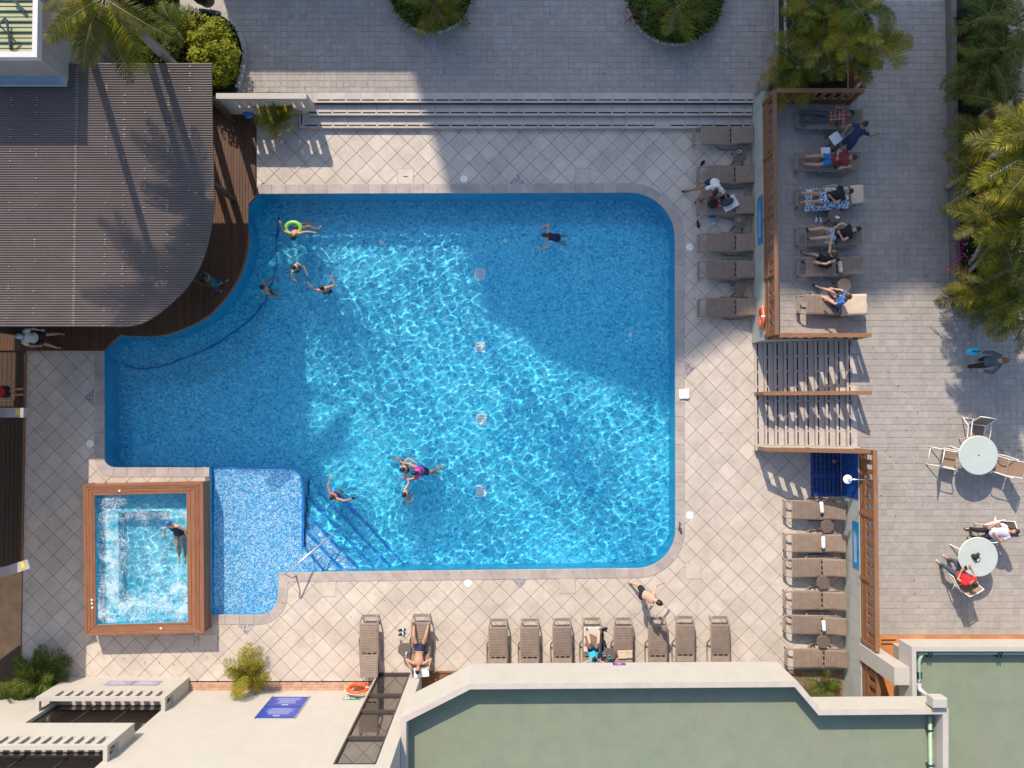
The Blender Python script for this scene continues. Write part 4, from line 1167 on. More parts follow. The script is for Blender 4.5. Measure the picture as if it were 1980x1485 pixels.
SB = [floor_hit(945,618), floor_hit(1000,645), floor_hit(1065,705), floor_hit(1290,788), tuple(P(1345,695)), tuple(P(1402,665)), tuple(P(1458,640)),
      tuple(P(1530,572,Z_TERR)), tuple(P(1690,582,Z_TERR)), tuple(P(1772,556,Z_TERR)), tuple(P(1840,575,Z_TERR)), tuple(P(1900,505,Z_TERR)), tuple(P(1985,430,Z_TERR)), tuple(P(2150,380,Z_TERR))]
lb0 = roofline(tuple(P(832,260)), YBt)[0]; lb1 = roofline(SB[0], YBt)[0]
rl = [roofline(s, YBt) for s in SB]
rl[0] = (lb0*.75+lb1*.25, rl[0][1])
rl = [rl[0]] + [p for i, p in enumerate(rl[1:]) if p[0] > rl[0][0]+.05]
rl.sort()
b = MB(); n_ = len(rl)
fv = [(x, YBt, 0) for x, z in rl]+[(x, YBt, z) for x, z in rl]+[(x-.3*0, YBt+7, 0) for x, z in rl]+[(x, YBt+7, z) for x, z in rl]
ff = []
for i in range(n_-1):
    ff += [(i, i+1, n_+i+1, n_+i), (n_+i, n_+i+1, 3*n_+i+1, 3*n_+i), (2*n_+i+1, 2*n_+i, 3*n_+i, 3*n_+i+1)]
ff += [(2*n_, 0, n_, 3*n_), (n_-1, 3*n_-1, 4*n_-1, 2*n_-1)]
b.add(fv, ff)
bt = thing('hotel_tower', None, None, (rl[n_//2][0], YBt, 0), kind='structure')
part('block', b, M['far_wall'], bt)
# the ground the place stands on
b = MB(); b.box((-60,-60,-3.0),(60,80,-2.6)); part('ground', b, M['concrete'], kind='structure')
# ------------------------------------------------------------------ woven sun loungers
def woven(name, c1, c2):
    t = NT(name)
    wv = t.n('TexWave', wave_type='BANDS', bands_direction='X', wave_profile='SIN')
    wv.inputs['Scale'].default_value = 6.2; wv.inputs['Distortion'].default_value = 0.6; wv.inputs['Detail'].default_value = 2
    t.l(t.tc.outputs['Object'], wv.inputs['Vector'])
    w2 = t.n('TexWave', wave_type='BANDS', bands_direction='Y'); w2.inputs['Scale'].default_value = 9.0; w2.inputs['Distortion'].default_value = 1.0
    t.l(t.tc.outputs['Object'], w2.inputs['Vector'])
    nz = t.noise(5.0, 4, vec=t.tc.outputs['Object'])
    col = t.ramp(wv.outputs['Fac'], [(0.15, c1), (0.7, c2)])
    col = t.mix(t.math('MULTIPLY', w2.outputs['Fac'], 0.28), col, sc3(c1, .75))
    col = t.mix(t.ramp(nz, [(.35, 0.0), (.75, .45)]), col, sc3(c2, 1.25))
    oi = t.n('ObjectInfo')
    col = t.mix(1.0, col, t.ramp(oi.outputs['Random'], [(0, (.86,.86,.88)), (1, (1.06,1.03,1.0))]), 'MULTIPLY')
    t.color(col).rough(.65).bump(wv.outputs['Fac'], .004, .5)
    return t.m
M['weave'] = woven('brown grey weave', (0.14,0.102,0.080), (0.285,0.215,0.165))
M['lounger_frame'] = mat('lounger frame', (0.26,0.205,0.17), .6, .12, 8, bump=.2)
M['hinge'] = mat('dark hinge', (0.03,0.026,0.026), .6, .1, 8)
M['table_weave'] = mat('brown table weave', (0.13,0.098,0.078), .6, .15, 40, bump=.4, bscale=150)
LL = 1.88
def make_lounger(name='sun_lounger', tilt=12):
    t = thing(name, 'x', 'sun lounger')
    for s in (-1, 1):
        b = MB(); b.tube([(.02,.235*s,.22),(.16,.275*s,.285),(.30,.285*s,.305),(1.15,.285*s,.305),(1.30,.28*s,.30),(1.80,.27*s,.285)], .024, 8); lpart('side_rail', b, M['lounger_frame'], t, True)
    b = MB(); b.tube([(.035,-.25,.215),(.0,-.20,.235),(-.005,0,.24),(.0,.20,.235),(.035,.25,.215)], .024, 8); b.bbox((.02,-.235,.225),(.075,.235,.25),.008); lpart('foot_bar', b, M['lounger_frame'], t)
    b = MB(); b.bbox((.235,-.285,.298),(.285,.285,.328),.008); lpart('cross_bar', b, M['lounger_frame'], t)
    b = MB(); n = 16; rings = []
    for i in range(n+1):
        x = .27+(1.155-.27)*i/n; z = .335+.022*math.sin(PI*min(1, i/n*1.0))*1.0-.006*(i/n)
        rings.append([(x,-.278,z-.022),(x,.278,z-.022),(x,.284,z-.004),(x,.24,z+.006),(x,0,z+.010),(x,-.24,z+.006),(x,-.284,z-.004)])
    b.loft(rings); lpart('seat', b, M['weave'], t)
    b = MB(); b.box((1.158,-.26,.30),(1.205,.26,.318)); lpart('hinge_bar', b, M['hinge'], t)
    b = MB()
    for s in (-.24,-.09,.09,.24): b.box((1.150,s-.018,.319),(1.215,s+.018,.338))
    lpart('hinge', b, M['lounger_frame'], t, kind='stuff')
    b = MB(); rings = []; ca, sa = math.cos(math.radians(tilt)), math.sin(math.radians(tilt))
    for i in range(13):
        d = .69*i/12; x = 1.21+d*ca; z = .338+d*sa
        off = .012*math.sin(PI*i/12)
        rings.append([(x+sa*.02,-.272,z-.02),(x+sa*.02,.272,z-.02),(x,.278,z),(x,.235,z+.008+off),(x,0,z+.010+off),(x,-.235,z+.008+off),(x,-.278,z)])
    b.loft(rings); lpart('backrest', b, M['weave'], t)
    for s in (-1, 1):
        b = MB(); b.tube(catmull([(.66,.285*s,.30),(.74,.325*s,.24),(.84,.355*s,.12),(.98,.365*s,.035),(1.25,.365*s,.03),(1.45,.36*s,.06),(1.58,.335*s,.18),(1.66,.29*s,.285)], 3), .022, 7); lpart('leg_hoop', b, M['lounger_frame'], t, True)
        b = MB(); b.tube([(.10,.255*s,.25),(.07,.262*s,.12),(.05,.265*s,.0)], [.026,.022,.018], 8); lpart('front_leg', b, M['lounger_frame'], t, True)
    return t
LP = {k: make_lounger(tilt=k) for k in (12, 9, 16)}
_used = {}
G_L = {'a': 'loungers along the green grey wall', 'b': 'loungers of the upper sunbathers', 'c': 'loungers below the blue shower', 'd': 'loungers in the row under the green roof'}
def put(proto, key, x, y, z, rz, label, group):
    o = proto if not _used.get(key) else copy_tree(proto)
    _used[key] = True
    o.location = (x, y, z); o.rotation_euler = (0, 0, rz); o['label'] = label
    if group: o['group'] = group
    return o
LOUNGER = {}
lists = [
 ('a', 0.0, [(1340,264,'empty lounger tight below the broad steps, first along the green grey wall'),
   (1348,339,'shaded lounger with a man in white bent over its lower side'),
   (1348,398,'shaded lounger holding a dark backpack and white towel'),
   (1349,469,'empty shaded lounger just below the scattered slippers'),
   (1349,522,'empty shaded lounger, second up from the end of its row by the stairs'),
   (1349,595,'empty shaded lounger beside the orange life ring on the wall')]),
 ('b', Z_TERR, [(1541,231,'upper lounger carrying the reclining person in a plaid shirt'),
   (1538,313,'upper lounger carrying the man in maroon shirt and blue shorts'),
   (1539,384,'upper lounger spread with a patterned blue white towel'),
   (1540,458,'upper lounger under the woman in black top and bare legs'),
   (1541,517,'upper lounger where the woman in a black dress sits pointing'),
   (1542,589,'only sunlit upper lounger, draped with a beige towel')]),
 ('c', 0.0, [(1515,985,'lounger nearest the blue shower, half in the fence shade, with a rolled white towel'),
   (1515,1049,'sunlit lounger second below the shower, with a rolled white towel'),
   (1515,1098,'sunlit lounger beside the lower end of the blue banner, without towel'),
   (1515,1160,'empty sunlit lounger between two small tables, fourth below the shower'),
   (1515,1206,'sunlit lounger fifth below the shower, with a rolled white towel'),
   (1518,1271,'empty lounger at the end of its row above the corner palm')]),
 ('d', -PI/2, [(714,1189,'empty lounger left of the flip flops, beside the tall glazing'),
   (814,1188,'lounger carrying the shirtless sunbather with a white towel'),
   (963,1197,'empty lounger leftmost of those partly hidden by the green roof building'),
   (1024,1197,'empty lounger second from the left under the white fascia'),
   (1086,1196,'empty lounger just left of the woman with a camera'),
   (1144,1195,'lounger under the woman with a camera, spread with a pale towel'),
   (1205,1195,'lounger with a folded beige towel on its seat'),
   (1271,1194,'empty lounger that the walking man casts his shadow on'),
   (1324,1192,'empty lounger second from the right end under the white fascia'),
   (1391,1192,'empty lounger at the right end of the row under the white fascia')])]
for key, rz, rows_ in lists:
    zb = rz if key == 'b' else 0.0
    ang = rz if key == 'd' else 0.0
    for (u, v, lab) in rows_:
        p = P(u, v, zb+.24)
        tl = 12 if any(w_ in lab for w_ in ('towel','person','man','woman','bather')) else random.choice((9, 12, 16))
        o = put(LP[tl], 'l%d' % tl, p.x, p.y, zb, ang+random.uniform(-.025,.025), lab, G_L[key])
        LOUNGER[(key, u, v)] = o

# ------------------------------------------------------------------ low octagonal side tables
def make_side_table():
    t = thing('side_table', 'x', 'side table')
    b = MB(); pl = [(.205*math.cos(PI/8+k*PI/4)*(1.08), .205*math.sin(PI/8+k*PI/4)*1.08) for k in range(8)]
    b.prism(pl, .385, .42, .012); lpart('table_top', b, M['table_weave'], t)
    for k in range(4):
        a = PI/4+k*PI/2; b = MB(); b.tube([(.13*math.cos(a),.13*math.sin(a),.385),(.21*math.cos(a),.21*math.sin(a),.18),(.25*math.cos(a),.25*math.sin(a),.0)], [.03,.026,.024], 6); lpart('leg', b, M['table_weave'], t)
    return t
st = make_side_table(); TAB = []
for (u, v, zb, lab) in [(1431,301,0,'side table with a white cup between the two top loungers by the steps'),(1431,429,0,'side table with a small white ring dish, above the slippers lounger'),(1431,558,0,'bare side table between the last two shaded loungers'),
    (1617,268,Z_TERR,'side table under a folded white towel beside the bending person'),(1615,417,Z_TERR,'side table with phone next to white sneakers on the upper terrace'),(1633,552,Z_TERR,'side table behind the woman in a blue shirt'),
    (1600,1018,0,'side table between the first two sunlit loungers below the shower'),(1592,1127,0,'side table between the third and fourth sunlit loungers'),(1592,1241,0,'side table between the last two sunlit loungers'),
    (782,1256,0,'side table with a bottle beside the shirtless sunbather'),(1178,1266,0,'side table with blue cups right of the woman with a camera')]:
    p = P(u, v, zb+.42); TAB.append(put(st, 't', p.x, p.y, zb, random.uniform(-.2,.2), lab, 'low side tables between loungers'))

# ------------------------------------------------------------------ cafe tables and white sling chairs
M['table_grey'] = mat('pale green grey table top', (0.46,0.51,0.465), .35, .03, 3)
M['sling'] = mat('brown sling fabric', (0.26,0.175,0.115), .8, .08, 40, bump=.3, bscale=200)
M['frame_white'] = mat('white tube', (0.75,0.75,0.73), .4, .02, 8)
def make_cafe_table():
    t = thing('cafe_table', 'x', 'table')
    b = MB(); b.disc((0,0), .575, .71, .735, 48, .008); lpart('table_top', b, M['table_grey'], t)
    b = MB(); b.tube([(.572*math.cos(2*PI*k/48), .572*math.sin(2*PI*k/48), .712) for k in range(49)], .014, 6, False); lpart('rim', b, M['frame_white'], t, True)
    b = MB(); b.disc((0,0), .022, .7352, .738, 12); lpart('parasol_hole', b, M['black'], t)
    for k in range(4):
        a = PI/4+k*PI/2; ca, sa = math.cos(a), math.sin(a)
        b = MB(); b.tube([(.30*ca,.30*sa,.70),(.22*ca,.22*sa,.40),(.30*ca,.30*sa,.18),(.52*ca,.52*sa,.0)], .019, 8); lpart('leg', b, M['frame_white'], t, True)
    return t
ct = make_cafe_table()
for (u, v, lab) in [(1892.5,880.5,'round cafe table in palm shade ringed by three empty chairs'),(1892,1077,'round cafe table with a black camera on top')]:
    p = P(u, v, Z_TERR+.735); put(ct, 'c', p.x, p.y, Z_TERR, .3, lab, 'round cafe tables on the terrace')
def make_chair():
    """faces +x; origin on the ground under the seat centre"""
    t = thing('sling_chair', 'x', 'chair')
    for s in (-1, 1):
        b = MB(); b.tube(catmull([(.30,.27*s,.0),(.26,.27*s,.40),(.22,.275*s,.61),(.10,.285*s,.645),(-.22,.285*s,.63),(-.30,.27*s,.66)], 4), .016, 7); lpart('arm_frame', b, M['frame_white'], t, True)
        b = MB(); b.tube(catmull([(.27,.245*s,.41),(.0,.245*s,.385),(-.19,.245*s,.40),(-.27,.245*s,.62),(-.40,.235*s,.93)], 4), .015, 7); lpart('side_tube', b, M['frame_white'], t, True)
        b = MB(); b.tube([(-.12,.255*s,.40),(-.26,.265*s,.20),(-.40,.27*s,.0)], .016, 7); lpart('rear_leg', b, M['frame_white'], t, True)
    b = MB(); b.tube([(-.40,-.235,.93),(-.405,0,.945),(-.40,.235,.93)], .016, 7); lpart('top_bar', b, M['frame_white'], t, True)
    b = MB(); b.tube([(-.36,-.265,.04),(-.36,.265,.04)], .013, 6); lpart('rear_bar', b, M['frame_white'], t, True)
    def sl(pts, nm):
        b = MB(); b.loft([[(x,-.24,z-.004),(x,-.08,z-.018),(x,.08,z-.018),(x,.24,z-.004),(x,.24,z+.004),(x,.08,z-.010),(x,-.08,z-.010),(x,-.24,z+.004)] for x, z in pts]); lpart(nm, b, M['sling'], t)
    sl([(.26,.405),(.10,.388),(-.05,.382),(-.185,.395)], 'seat')
    sl([(-.20,.43),(-.255,.58),(-.33,.76),(-.395,.915)], 'backrest')
    return t
ch = make_chair(); CH = {}
for key, (u, v, rz, lab) in {
    'l': (1831,887,-.20,'empty white framed chair left of the upper cafe table'),
    't': (1888,833,-1.72,'empty chair with its back to the palm shade, above the upper cafe table'),
    'r': (1936,900,PI-.30,'empty white framed chair tucked in right of the upper cafe table'),
    'w': (1921,1026,PI+.30,'chair under the seated woman in white by the lower cafe table'),
    'm': (1857,1116,2.05,'chair under the seated man in red by the lower cafe table')}.items():
    p = P(u, v, Z_TERR+.40); CH[key] = put(ch, 'h', p.x, p.y, Z_TERR, rz, lab, 'white framed chairs round the cafe tables')
# ------------------------------------------------------------------ palms, shrubs and beds
def leaf_mat(name, c_lo, c_hi, tip=None, trans=0.25):
    t = NT(name)
    oi = t.n('ObjectInfo')
    f = t.math('FRACT', t.math('ADD', t.math('MULTIPLY', t.geo.outputs['Random Per Island'], .8), t.math('MULTIPLY', oi.outputs['Random'], 1.0)))
    col = t.ramp(f, [(0.0, c_lo), (1.0, c_hi)])
    if tip:
        g = t.ramp(t.noise(2.5, 3), [(.45, 0.0), (.75, .7)]); col = t.mix(g, col, tip)
    t.color(col).rough(.55); t.b.inputs['Specular IOR Level'].default_value = .12
    tr = t.n('BsdfTranslucent'); t.l(col, tr.inputs[0])
    mx = t.n('MixShader'); mx.inputs[0].default_value = trans
    t.l(t.b.outputs[0], mx.inputs[1]); t.l(tr.outputs[0], mx.inputs[2]); t.l(mx.outputs[0], t.out.inputs['Surface'])
    return t.m
M['palm_dark'] = leaf_mat('olive palm leaf', (0.045,0.060,0.010), (0.13,0.13,0.018), (0.17,0.105,0.025))
M['palm_gold'] = leaf_mat('golden green palm leaf', (0.085,0.115,0.008), (0.27,0.235,0.018), (0.36,0.24,0.02))
M['palm_green'] = leaf_mat('green palm leaf', (0.035,0.065,0.008), (0.11,0.14,0.016))
M['bush_yellow'] = leaf_mat('yellow green leaf', (0.11,0.15,0.010), (0.30,0.29,0.02))
M['bush_green'] = leaf_mat('green leaf', (0.030,0.055,0.010), (0.11,0.145,0.022))
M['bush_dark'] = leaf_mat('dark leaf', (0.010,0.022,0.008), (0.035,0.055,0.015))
M['petal'] = leaf_mat('magenta petal', (0.30,0.015,0.11), (0.45,0.05,0.22))
M['trunk'] = mat('grey palm trunk', (0.23,0.20,0.17), .85, .25, 10, bump=.6, bscale=25)
M['trunk_pale'] = mat('pale palm stem', (0.36,0.32,0.28), .8, .3, 12, bump=.5, bscale=30)
M['rachis'] = mat('palm leaf stalk', (0.16,0.16,0.06), .6, .15, 8)
M['rock'] = mat('brown boulder', (0.26,0.19,0.14), .9, .3, 5, bump=.8, bscale=14)
def frond_mesh(name, L, nl, wid, lw, droop, seed, m, stiff=.5, curl=0.0):
    """feather palm leaf from the origin along +x: arched stalk with many narrow leaflets"""
    r = random.Random(seed); b = MB(); pts = []
    for i in range(13):
        s = i/12; pts.append(Vector((L*(s-.10*droop*s*s), curl*L*.18*s*s, L*(.22*s*(1-.2*droop)-droop*.62*s*s))))
    b.m = 0
    b.tube(pts, [.022*L/2.2*(1-.85*i/12)+.003 for i in range(13)], 5)
    b.m = 1
    def at(s):
        k = min(11, int(s*12)); f = s*12-k; return pts[k].lerp(pts[k+1], f), (pts[k+1]-pts[k]).normalized()
    for sd in (-1, 1):
        for k in range(nl):
            s = .13+.86*(k+r.uniform(-.2,.2))/nl; s = min(max(s,.08),.995)
            p, t = at(s)
            side = Vector((0,0,1)).cross(t).normalized()*sd; upv = t.cross(side)*(sd)
            ln = wid*(math.sin(PI*min(1,.12+.86*s))**.65)*r.uniform(.85,1.12)
            fw = .35+.55*s
            d = (side*1.0 + t*fw + Vector((0,0,1))*r.uniform(.05,.35)).normalized()
            mid = p+d*ln*.5; drop = stiff*ln*r.uniform(.25,.6)
            end = p+d*ln*.93-Vector((0,0,1))*drop + Vector((r.uniform(-.02,.02),)*3)
            wv = t.cross(d).cross(d).normalized()*lw*r.uniform(.8,1.15)
            wv = t*lw*.55*r.uniform(.8,1.1)
            b.add([p-wv*.35, p+wv*.35, mid+wv*.5-Vector((0,0,1))*drop*.15, end, mid-wv*.5-Vector((0,0,1))*drop*.15], [(0,1,2,4),(4,2,3)])
    me = b.mesh(name, [M['rachis'], m]); return me
FR = {}
def fronds(key, L, nl, wid, lw, droop, m, stiff=.5, n=4):
    FR[key] = [frond_mesh('frond', L, nl, wid, lw, droop*(.8+.13*i), 11*i+len(key), M[m], stiff, (-1)**i*.6*(i%3)) for i in range(n)]
fronds('big', 2.7, 56, .66, .075, .95, 'palm_dark', .7)
fronds('big_gold', 2.6, 54, .64, .075, 1.0, 'palm_gold', .7)
fronds('mid', 1.35, 26, .44, .075, .85, 'palm_gold', .5)
fronds('mid_dark', 1.35, 26, .44, .075, .85, 'palm_green', .5)
fronds('mid_olive', 1.45, 28, .46, .075, .95, 'palm_dark', .5)
fronds('small', .85, 20, .32, .055, .75, 'palm_gold', .4)
fronds('small_dark', .85, 20, .32, .055, .75, 'palm_green', .4)
def crown(t, c, keys, n, pitch=(15, 60), seed=0, yaw=None, sc=(.85,1.1), dz=.06):
    """n fronds round the point c (in the plant's own frame)"""
    r = random.Random(seed)
    for k in range(n):
        key = keys[k % len(keys)]; me = r.choice(FR[key])
        o = bpy.data.objects.new('frond', me); COL.objects.link(o); o.parent = t
        ya = (yaw[k % len(yaw)] if yaw else 360*k/n+r.uniform(-22,22)+k*3)
        pi = r.uniform(*pitch)
        o.location = (c[0], c[1], c[2]+r.uniform(-dz,dz)); o.rotation_euler = (r.uniform(-.35,.35), -math.radians(pi), math.radians(ya)); o.scale = (r.uniform(*sc),)*3
def stem(t, pts, r0, r1, m='trunk', nm='trunk', rings=True):
    pts = catmull(pts, 4); n = len(pts)
    b = MB(); rr = [r0+(r1-r0)*i/(n-1) + (.006*(i%2) if rings else 0) for i in range(n)]
    b.tube(pts, rr, 8); lpart(nm, b, M[m], t, True)
def palm(label, base, top, keys, n, seed, pitch=(5,50), r0=.13, r1=.09, bow=0.15, yaw=None, name='palm_tree', group=None, mt='trunk', sc=(.85,1.1)):
    base, top = Vector(base), Vector(top); t = thing(name, label, 'palm', base, group=group)
    d = top-base; mid = d*.5+Vector((d.y,-d.x,0)).normalized()*bow if Vector((d.x,d.y)).length > .02 else d*.5+Vector((bow,0,0))
    stem(t, [(0,0,0), tuple(mid*.55), tuple(mid), tuple(d*.78+ (mid-d*.5)*.5), tuple(d)], r0, r1, mt)
    crown(t, d, keys, n, pitch, seed, yaw, sc)
    return t
# tall palms by the canopy
palm('tall palm at the canopy edge with long fronds drooping over the corrugated roof', (-10.05,10.25,.02), (-9.98,9.98,6.5), ['big_gold','big'], 15, 1, (-14,34), .13, .09, .06, yaw=[268,286,308,248,230,325,200,180,150,120,95,258,276,140,215], group='tall palms beside the canopy', sc=(.64,.80))
palm('tall palm rising above the skylight house', (-12.3,10.6,.02), (-12.15,10.7,9.0), ['big','big_gold'], 14, 2, (-5,45), .12, .09, .15, group='tall palms beside the canopy', sc=(.68,.84))
palm('tall palm behind the canopy, between the skylight house and the drooping palm', (-10.64,10.8,.02), (-10.55,10.8,9.1), ['big_gold','big'], 14, 3, (-5,45), .12, .09, .10, group='tall palms beside the canopy', sc=(.60,.76))
# leafy shrubs: leaf-sized faces through an uneven volume on a few stems
def leaf_cloud(blobs, n, size, seed, lean=.4, flat=.6):
    r = random.Random(seed); b = MB(); tot = sum(q[3]*q[4]*q[5] for q in blobs)
    for (cx, cy, cz, rx, ry, rz) in [tuple(q) for q in blobs]:
        k = int(n*rx*ry*rz/tot) if tot else 0
        for _ in range(k):
            while True:
                a = Vector((r.uniform(-1,1), r.uniform(-1,1), r.uniform(-.8,1)))
                if .25 < a.length < 1: break
            a = a*(.55+.45*r.random()**.4)/max(a.length,.5)
            nz = noise.noise(Vector((cx+a.x*rx, cy+a.y*ry, cz))*2.6)
            if nz < -.18 and r.random() < .75: continue
            p = Vector((cx+a.x*rx*(1+.25*nz), cy+a.y*ry*(1+.25*nz), cz+a.z*rz*(1+.5*nz)))
            nn = (a*.8+Vector((r.gauss(0,.5), r.gauss(0,.5), flat+r.random()*.5))).normalized()
            u = nn.orthogonal().normalized(); u.rotate(Quaternion(nn, r.uniform(0, 6.28))); w_ = nn.cross(u); s = size*r.uniform(.6,1.25)
            b.add([p-u*s*.6, p+w_*s*.28-nn*s*.05, p+u*s*.6-nn*s*.18, p-w_*s*.28-nn*s*.05], [(0,1,2,3)])
    return b
def shrub(label, c, blobs, n, size, m, seed, name='shrub', group=None, cat='shrub'):
    t = thing(name, label, cat, c, group=group)
    b = leaf_cloud(blobs, n, size, seed); lpart('foliage', b, M[m], t)
    r = random.Random(seed+9)
    for q in blobs[:4]:
        b = MB(); b.tube([(q[0]*.3,q[1]*.3,0),(q[0]*.8,q[1]*.8,q[2]*.6),(q[0],q[1],q[2]+.1)], [.035,.025,.012], 5); lpart('stem', b, M['trunk'], t)
    return t
def rel(c, items):
    out = []
    for (u, v, z, rx, ry, rz) in items:
        p = P(u, v, z); out.append((p.x-c[0], p.y-c[1], z-c[2], rx, ry, rz))
    return out
# kerbed bed at the corner by the canopy
def bed_ring(name, pts, z, h, lab, soil=True):
    t = thing(name, lab, 'kerb', (pts[0][0], pts[0][1], z))
    n = len(pts)
    for i in range(n-1):
        a, c = Vector(pts[i]), Vector(pts[i+1]); b = MB(); d = (c-a).normalized()*.004
        b.beam((a.x+d.x,a.y+d.y,z+h/2),(c.x-d.x,c.y-d.y,z+h/2),.13,h); part('kerb_stone', b, M['concrete'], t)
    return t
kp = [P(u,v,.6) for u, v in [(345,18),(420,24),(448,42),(466,72),(472,105),(466,140),(457,168)]]
kp = [(p.x,p.y) for p in catmull(kp, 3)]
bed_ring('bed_kerb', kp, .30, .3, 'curved kerb round the corner bed with the yellow green bush')
b = MB(); sheet(b, [(p[0],p[1]) for p in kp]+[(kp[-1][0]-.1,9.64),(-13.2,9.64),(-13.2,13.5),(kp[0][0],13.5)][0:4], [], .50); part('corner_bed_soil', b, M['soil'], kind='structure')
r_ = random.Random(3)
def grass_tufts(poly, z, n, h, seed, m, wid=.016, zj=.0):
    r = random.Random(seed); b = MB(); x0 = min(p[0] for p in poly); x1 = max(p[0] for p in poly); y0 = min(p[1] for p in poly); y1 = max(p[1] for p in poly); k = 0; tries = 0
    while k < n and tries < n*30:
        tries += 1; x, y = r.uniform(x0,x1), r.uniform(y0,y1)
        if not inside((x,y), poly): continue
        a = r.uniform(0,6.28); l = h*r.uniform(.6,1.3); d = Vector((math.cos(a),math.sin(a),0)); s = Vector((-d.y,d.x,0))*wid
        p = Vector((x,y,z+r.uniform(0,zj))); q = p+d*l*.45+Vector((0,0,l*.75)); e = p+d*l*.95+Vector((0,0,l*.72))
        b.add([p-s,p+s,q+s*.8,e,q-s*.8],[(0,1,2,4),(4,2,3)]); k += 1
    return b
gp = [(p[0]-.08,p[1]) for p in kp]+[(-9.0,9.7),(-13,9.7),(-13,13.2),(kp[0][0],13.2)]
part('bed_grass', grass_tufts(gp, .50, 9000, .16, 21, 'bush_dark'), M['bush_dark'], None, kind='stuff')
c = P(405,95,.5); c = (c.x,c.y,.5)
shrub('big yellow green bush in the kerbed corner bed', c, rel(c, [(400,80,1.2,.55,.5,.6),(425,60,1.1,.45,.4,.5),(370,75,1.1,.5,.45,.5),(430,100,1.2,.5,.5,.6),(420,135,1.0,.45,.5,.5),(440,130,.9,.35,.4,.45),(395,118,1.2,.5,.5,.6),(350,55,.9,.45,.4,.45),(385,48,1.0,.45,.35,.5),(440,80,1.0,.35,.4,.45)]), 6500, .10, 'bush_yellow', 31)
c = P(290,95,.5); c = (c.x,c.y,.5)
shrub('dark green shrub under the leaning palm, beside the canopy', c, rel(c, [(290,80,1.0,.6,.5,.6),(265,105,1.0,.55,.4,.5),(310,108,1.0,.5,.4,.5),(250,70,.9,.6,.5,.5),(340,110,.8,.4,.3,.4)]), 3800, .09, 'bush_green', 32)
c = P(430,158,.3); c = (c.x,c.y,.3)
shrub('low green shrub where the bed meets the slotted wall', c, rel(c, [(425,150,.7,.40,.35,.35),(445,145,.7,.30,.30,.3),(418,160,.6,.3,.2,.3)]), 1500, .08, 'bush_green', 33)
t = thing('young_palm', 'young palm standing left in the yellow green bush', 'palm', P(360,75,.5)); crown(t, (0,0,.9), ['small_dark'], 9, (5,55), 5)
stem(t, [(0,0,0),(0,.02,.5),(0,0,.9)], .05, .04)
t = thing('potted_bush', 'round dark potted bush at the top edge of the plaza', 'plant', P(400,0,.55))
b = MB(); b.loft([[(r0*math.cos(2*PI*k/20), r0*math.sin(2*PI*k/20), z0) for k in range(20)] for r0, z0 in ((.22,-.08),(.30,.30),(.33,.32),(.29,.325))]); lpart('pot', b, M['hinge'], t, True)
lpart('foliage', leaf_cloud([(0,0,.45,.32,.32,.22)], 700, .07, 41), M['bush_dark'], t)

# round planters on the plaza
def round_planter(label, u, v, rpx, seed, keys, palms, blobs_n, extra=None):
    c = P(u, v, Z_PLAZA+.15); R = rpx*25.4/F
    t = thing('round_planter', label, 'planter', (c.x, c.y, Z_PLAZA))
    n = 30
    for k in range(n):
        a0, a1 = 2*PI*k/n+.01, 2*PI*(k+1)/n-.01; b = MB()
        b.prism([(math.cos(a0)*(R-.10),math.sin(a0)*(R-.10)),(math.cos(a0)*R,math.sin(a0)*R),(math.cos(a1)*R,math.sin(a1)*R),(math.cos(a1)*(R-.10),math.sin(a1)*(R-.10))], -.01, .16, .01); lpart('kerb_stone', b, M['concrete'], t)
    b = MB(); b.disc((0,0), R-.11, -.005, .10, 40); lpart('soil', b, M['soil'], t)
    pl_ = [(math.cos(2*PI*k/24)*(R-.05), math.sin(2*PI*k/24)*(R-.05)) for k in range(24)]
    lpart('ground_leaves', grass_tufts(pl_, .10, blobs_n, .26, seed, 'bush_green', .028, .10), M['bush_green'], t, kind='stuff')
    return t, c, R
t, c, R = round_planter('round planter of grass and palm fronds at the top, left of the broad steps middle', 835, -16, 80, 51, None, None, 5200)
g = thing('feather_palm', 'bushy palm filling the left round planter', 'palm', (P(840,14,1.4).x, P(840,14,1.4).y, Z_PLAZA+.10)); crown(g, (0,0,.95), ['mid','mid_olive'], 18, (-5,60), 52, sc=(.6,.85)); stem(g, [(0,0,0),(0,0,.5),(0,0,.95)], .10, .07)
t, c, R = round_planter('round planter with boulder, flowers and palm fronds at the top, right of the middle', 1305, -6, 94, 53, None, None, 6500)
g = thing('feather_palm', 'bushy golden palm in the right round planter', 'palm', (P(1310,18,1.6).x, P(1310,18,1.6).y, Z_PLAZA+.10)); crown(g, (0,0,1.2), ['mid_olive','mid_dark','mid'], 16, (-5,55), 54, sc=(.6,.85)); stem(g, [(0,0,0),(0,0,.6),(0,0,1.2)], .10, .07)
def boulder(label, u, v, z, rx, ry, rz, seed):
    p = P(u, v, z+rz*.6); b = MB(); b.ell((0,0,0), (1,1,1), 16, 10)
    vs = []
    for q in b.v:
        d = Vector(q); k = 1+.28*noise.noise(d*1.7+Vector((seed,0,0)))+.10*noise.noise(d*4.3); vs.append((d.x*rx*k, d.y*ry*k, d.z*rz*k))
    b.v = vs; o = lpart('boulder', b, M['rock'], None, True, label=label, cat='boulder'); o.location = (p.x, p.y, z+rz*.5); return o
boulder('brown boulder among the leaves of the right round planter', 1294, 62, Z_PLAZA+.1, .30, .18, .22, 3)
boulder('dark boulder at the end of the broad steps under the palms', 1481, 166, Z_PLAZA, .20, .36, .45, 8)
boulder('long pale boulder in the flowers of the right round planter', 1245, 30, Z_PLAZA+.1, .16, .38, .18, 5)
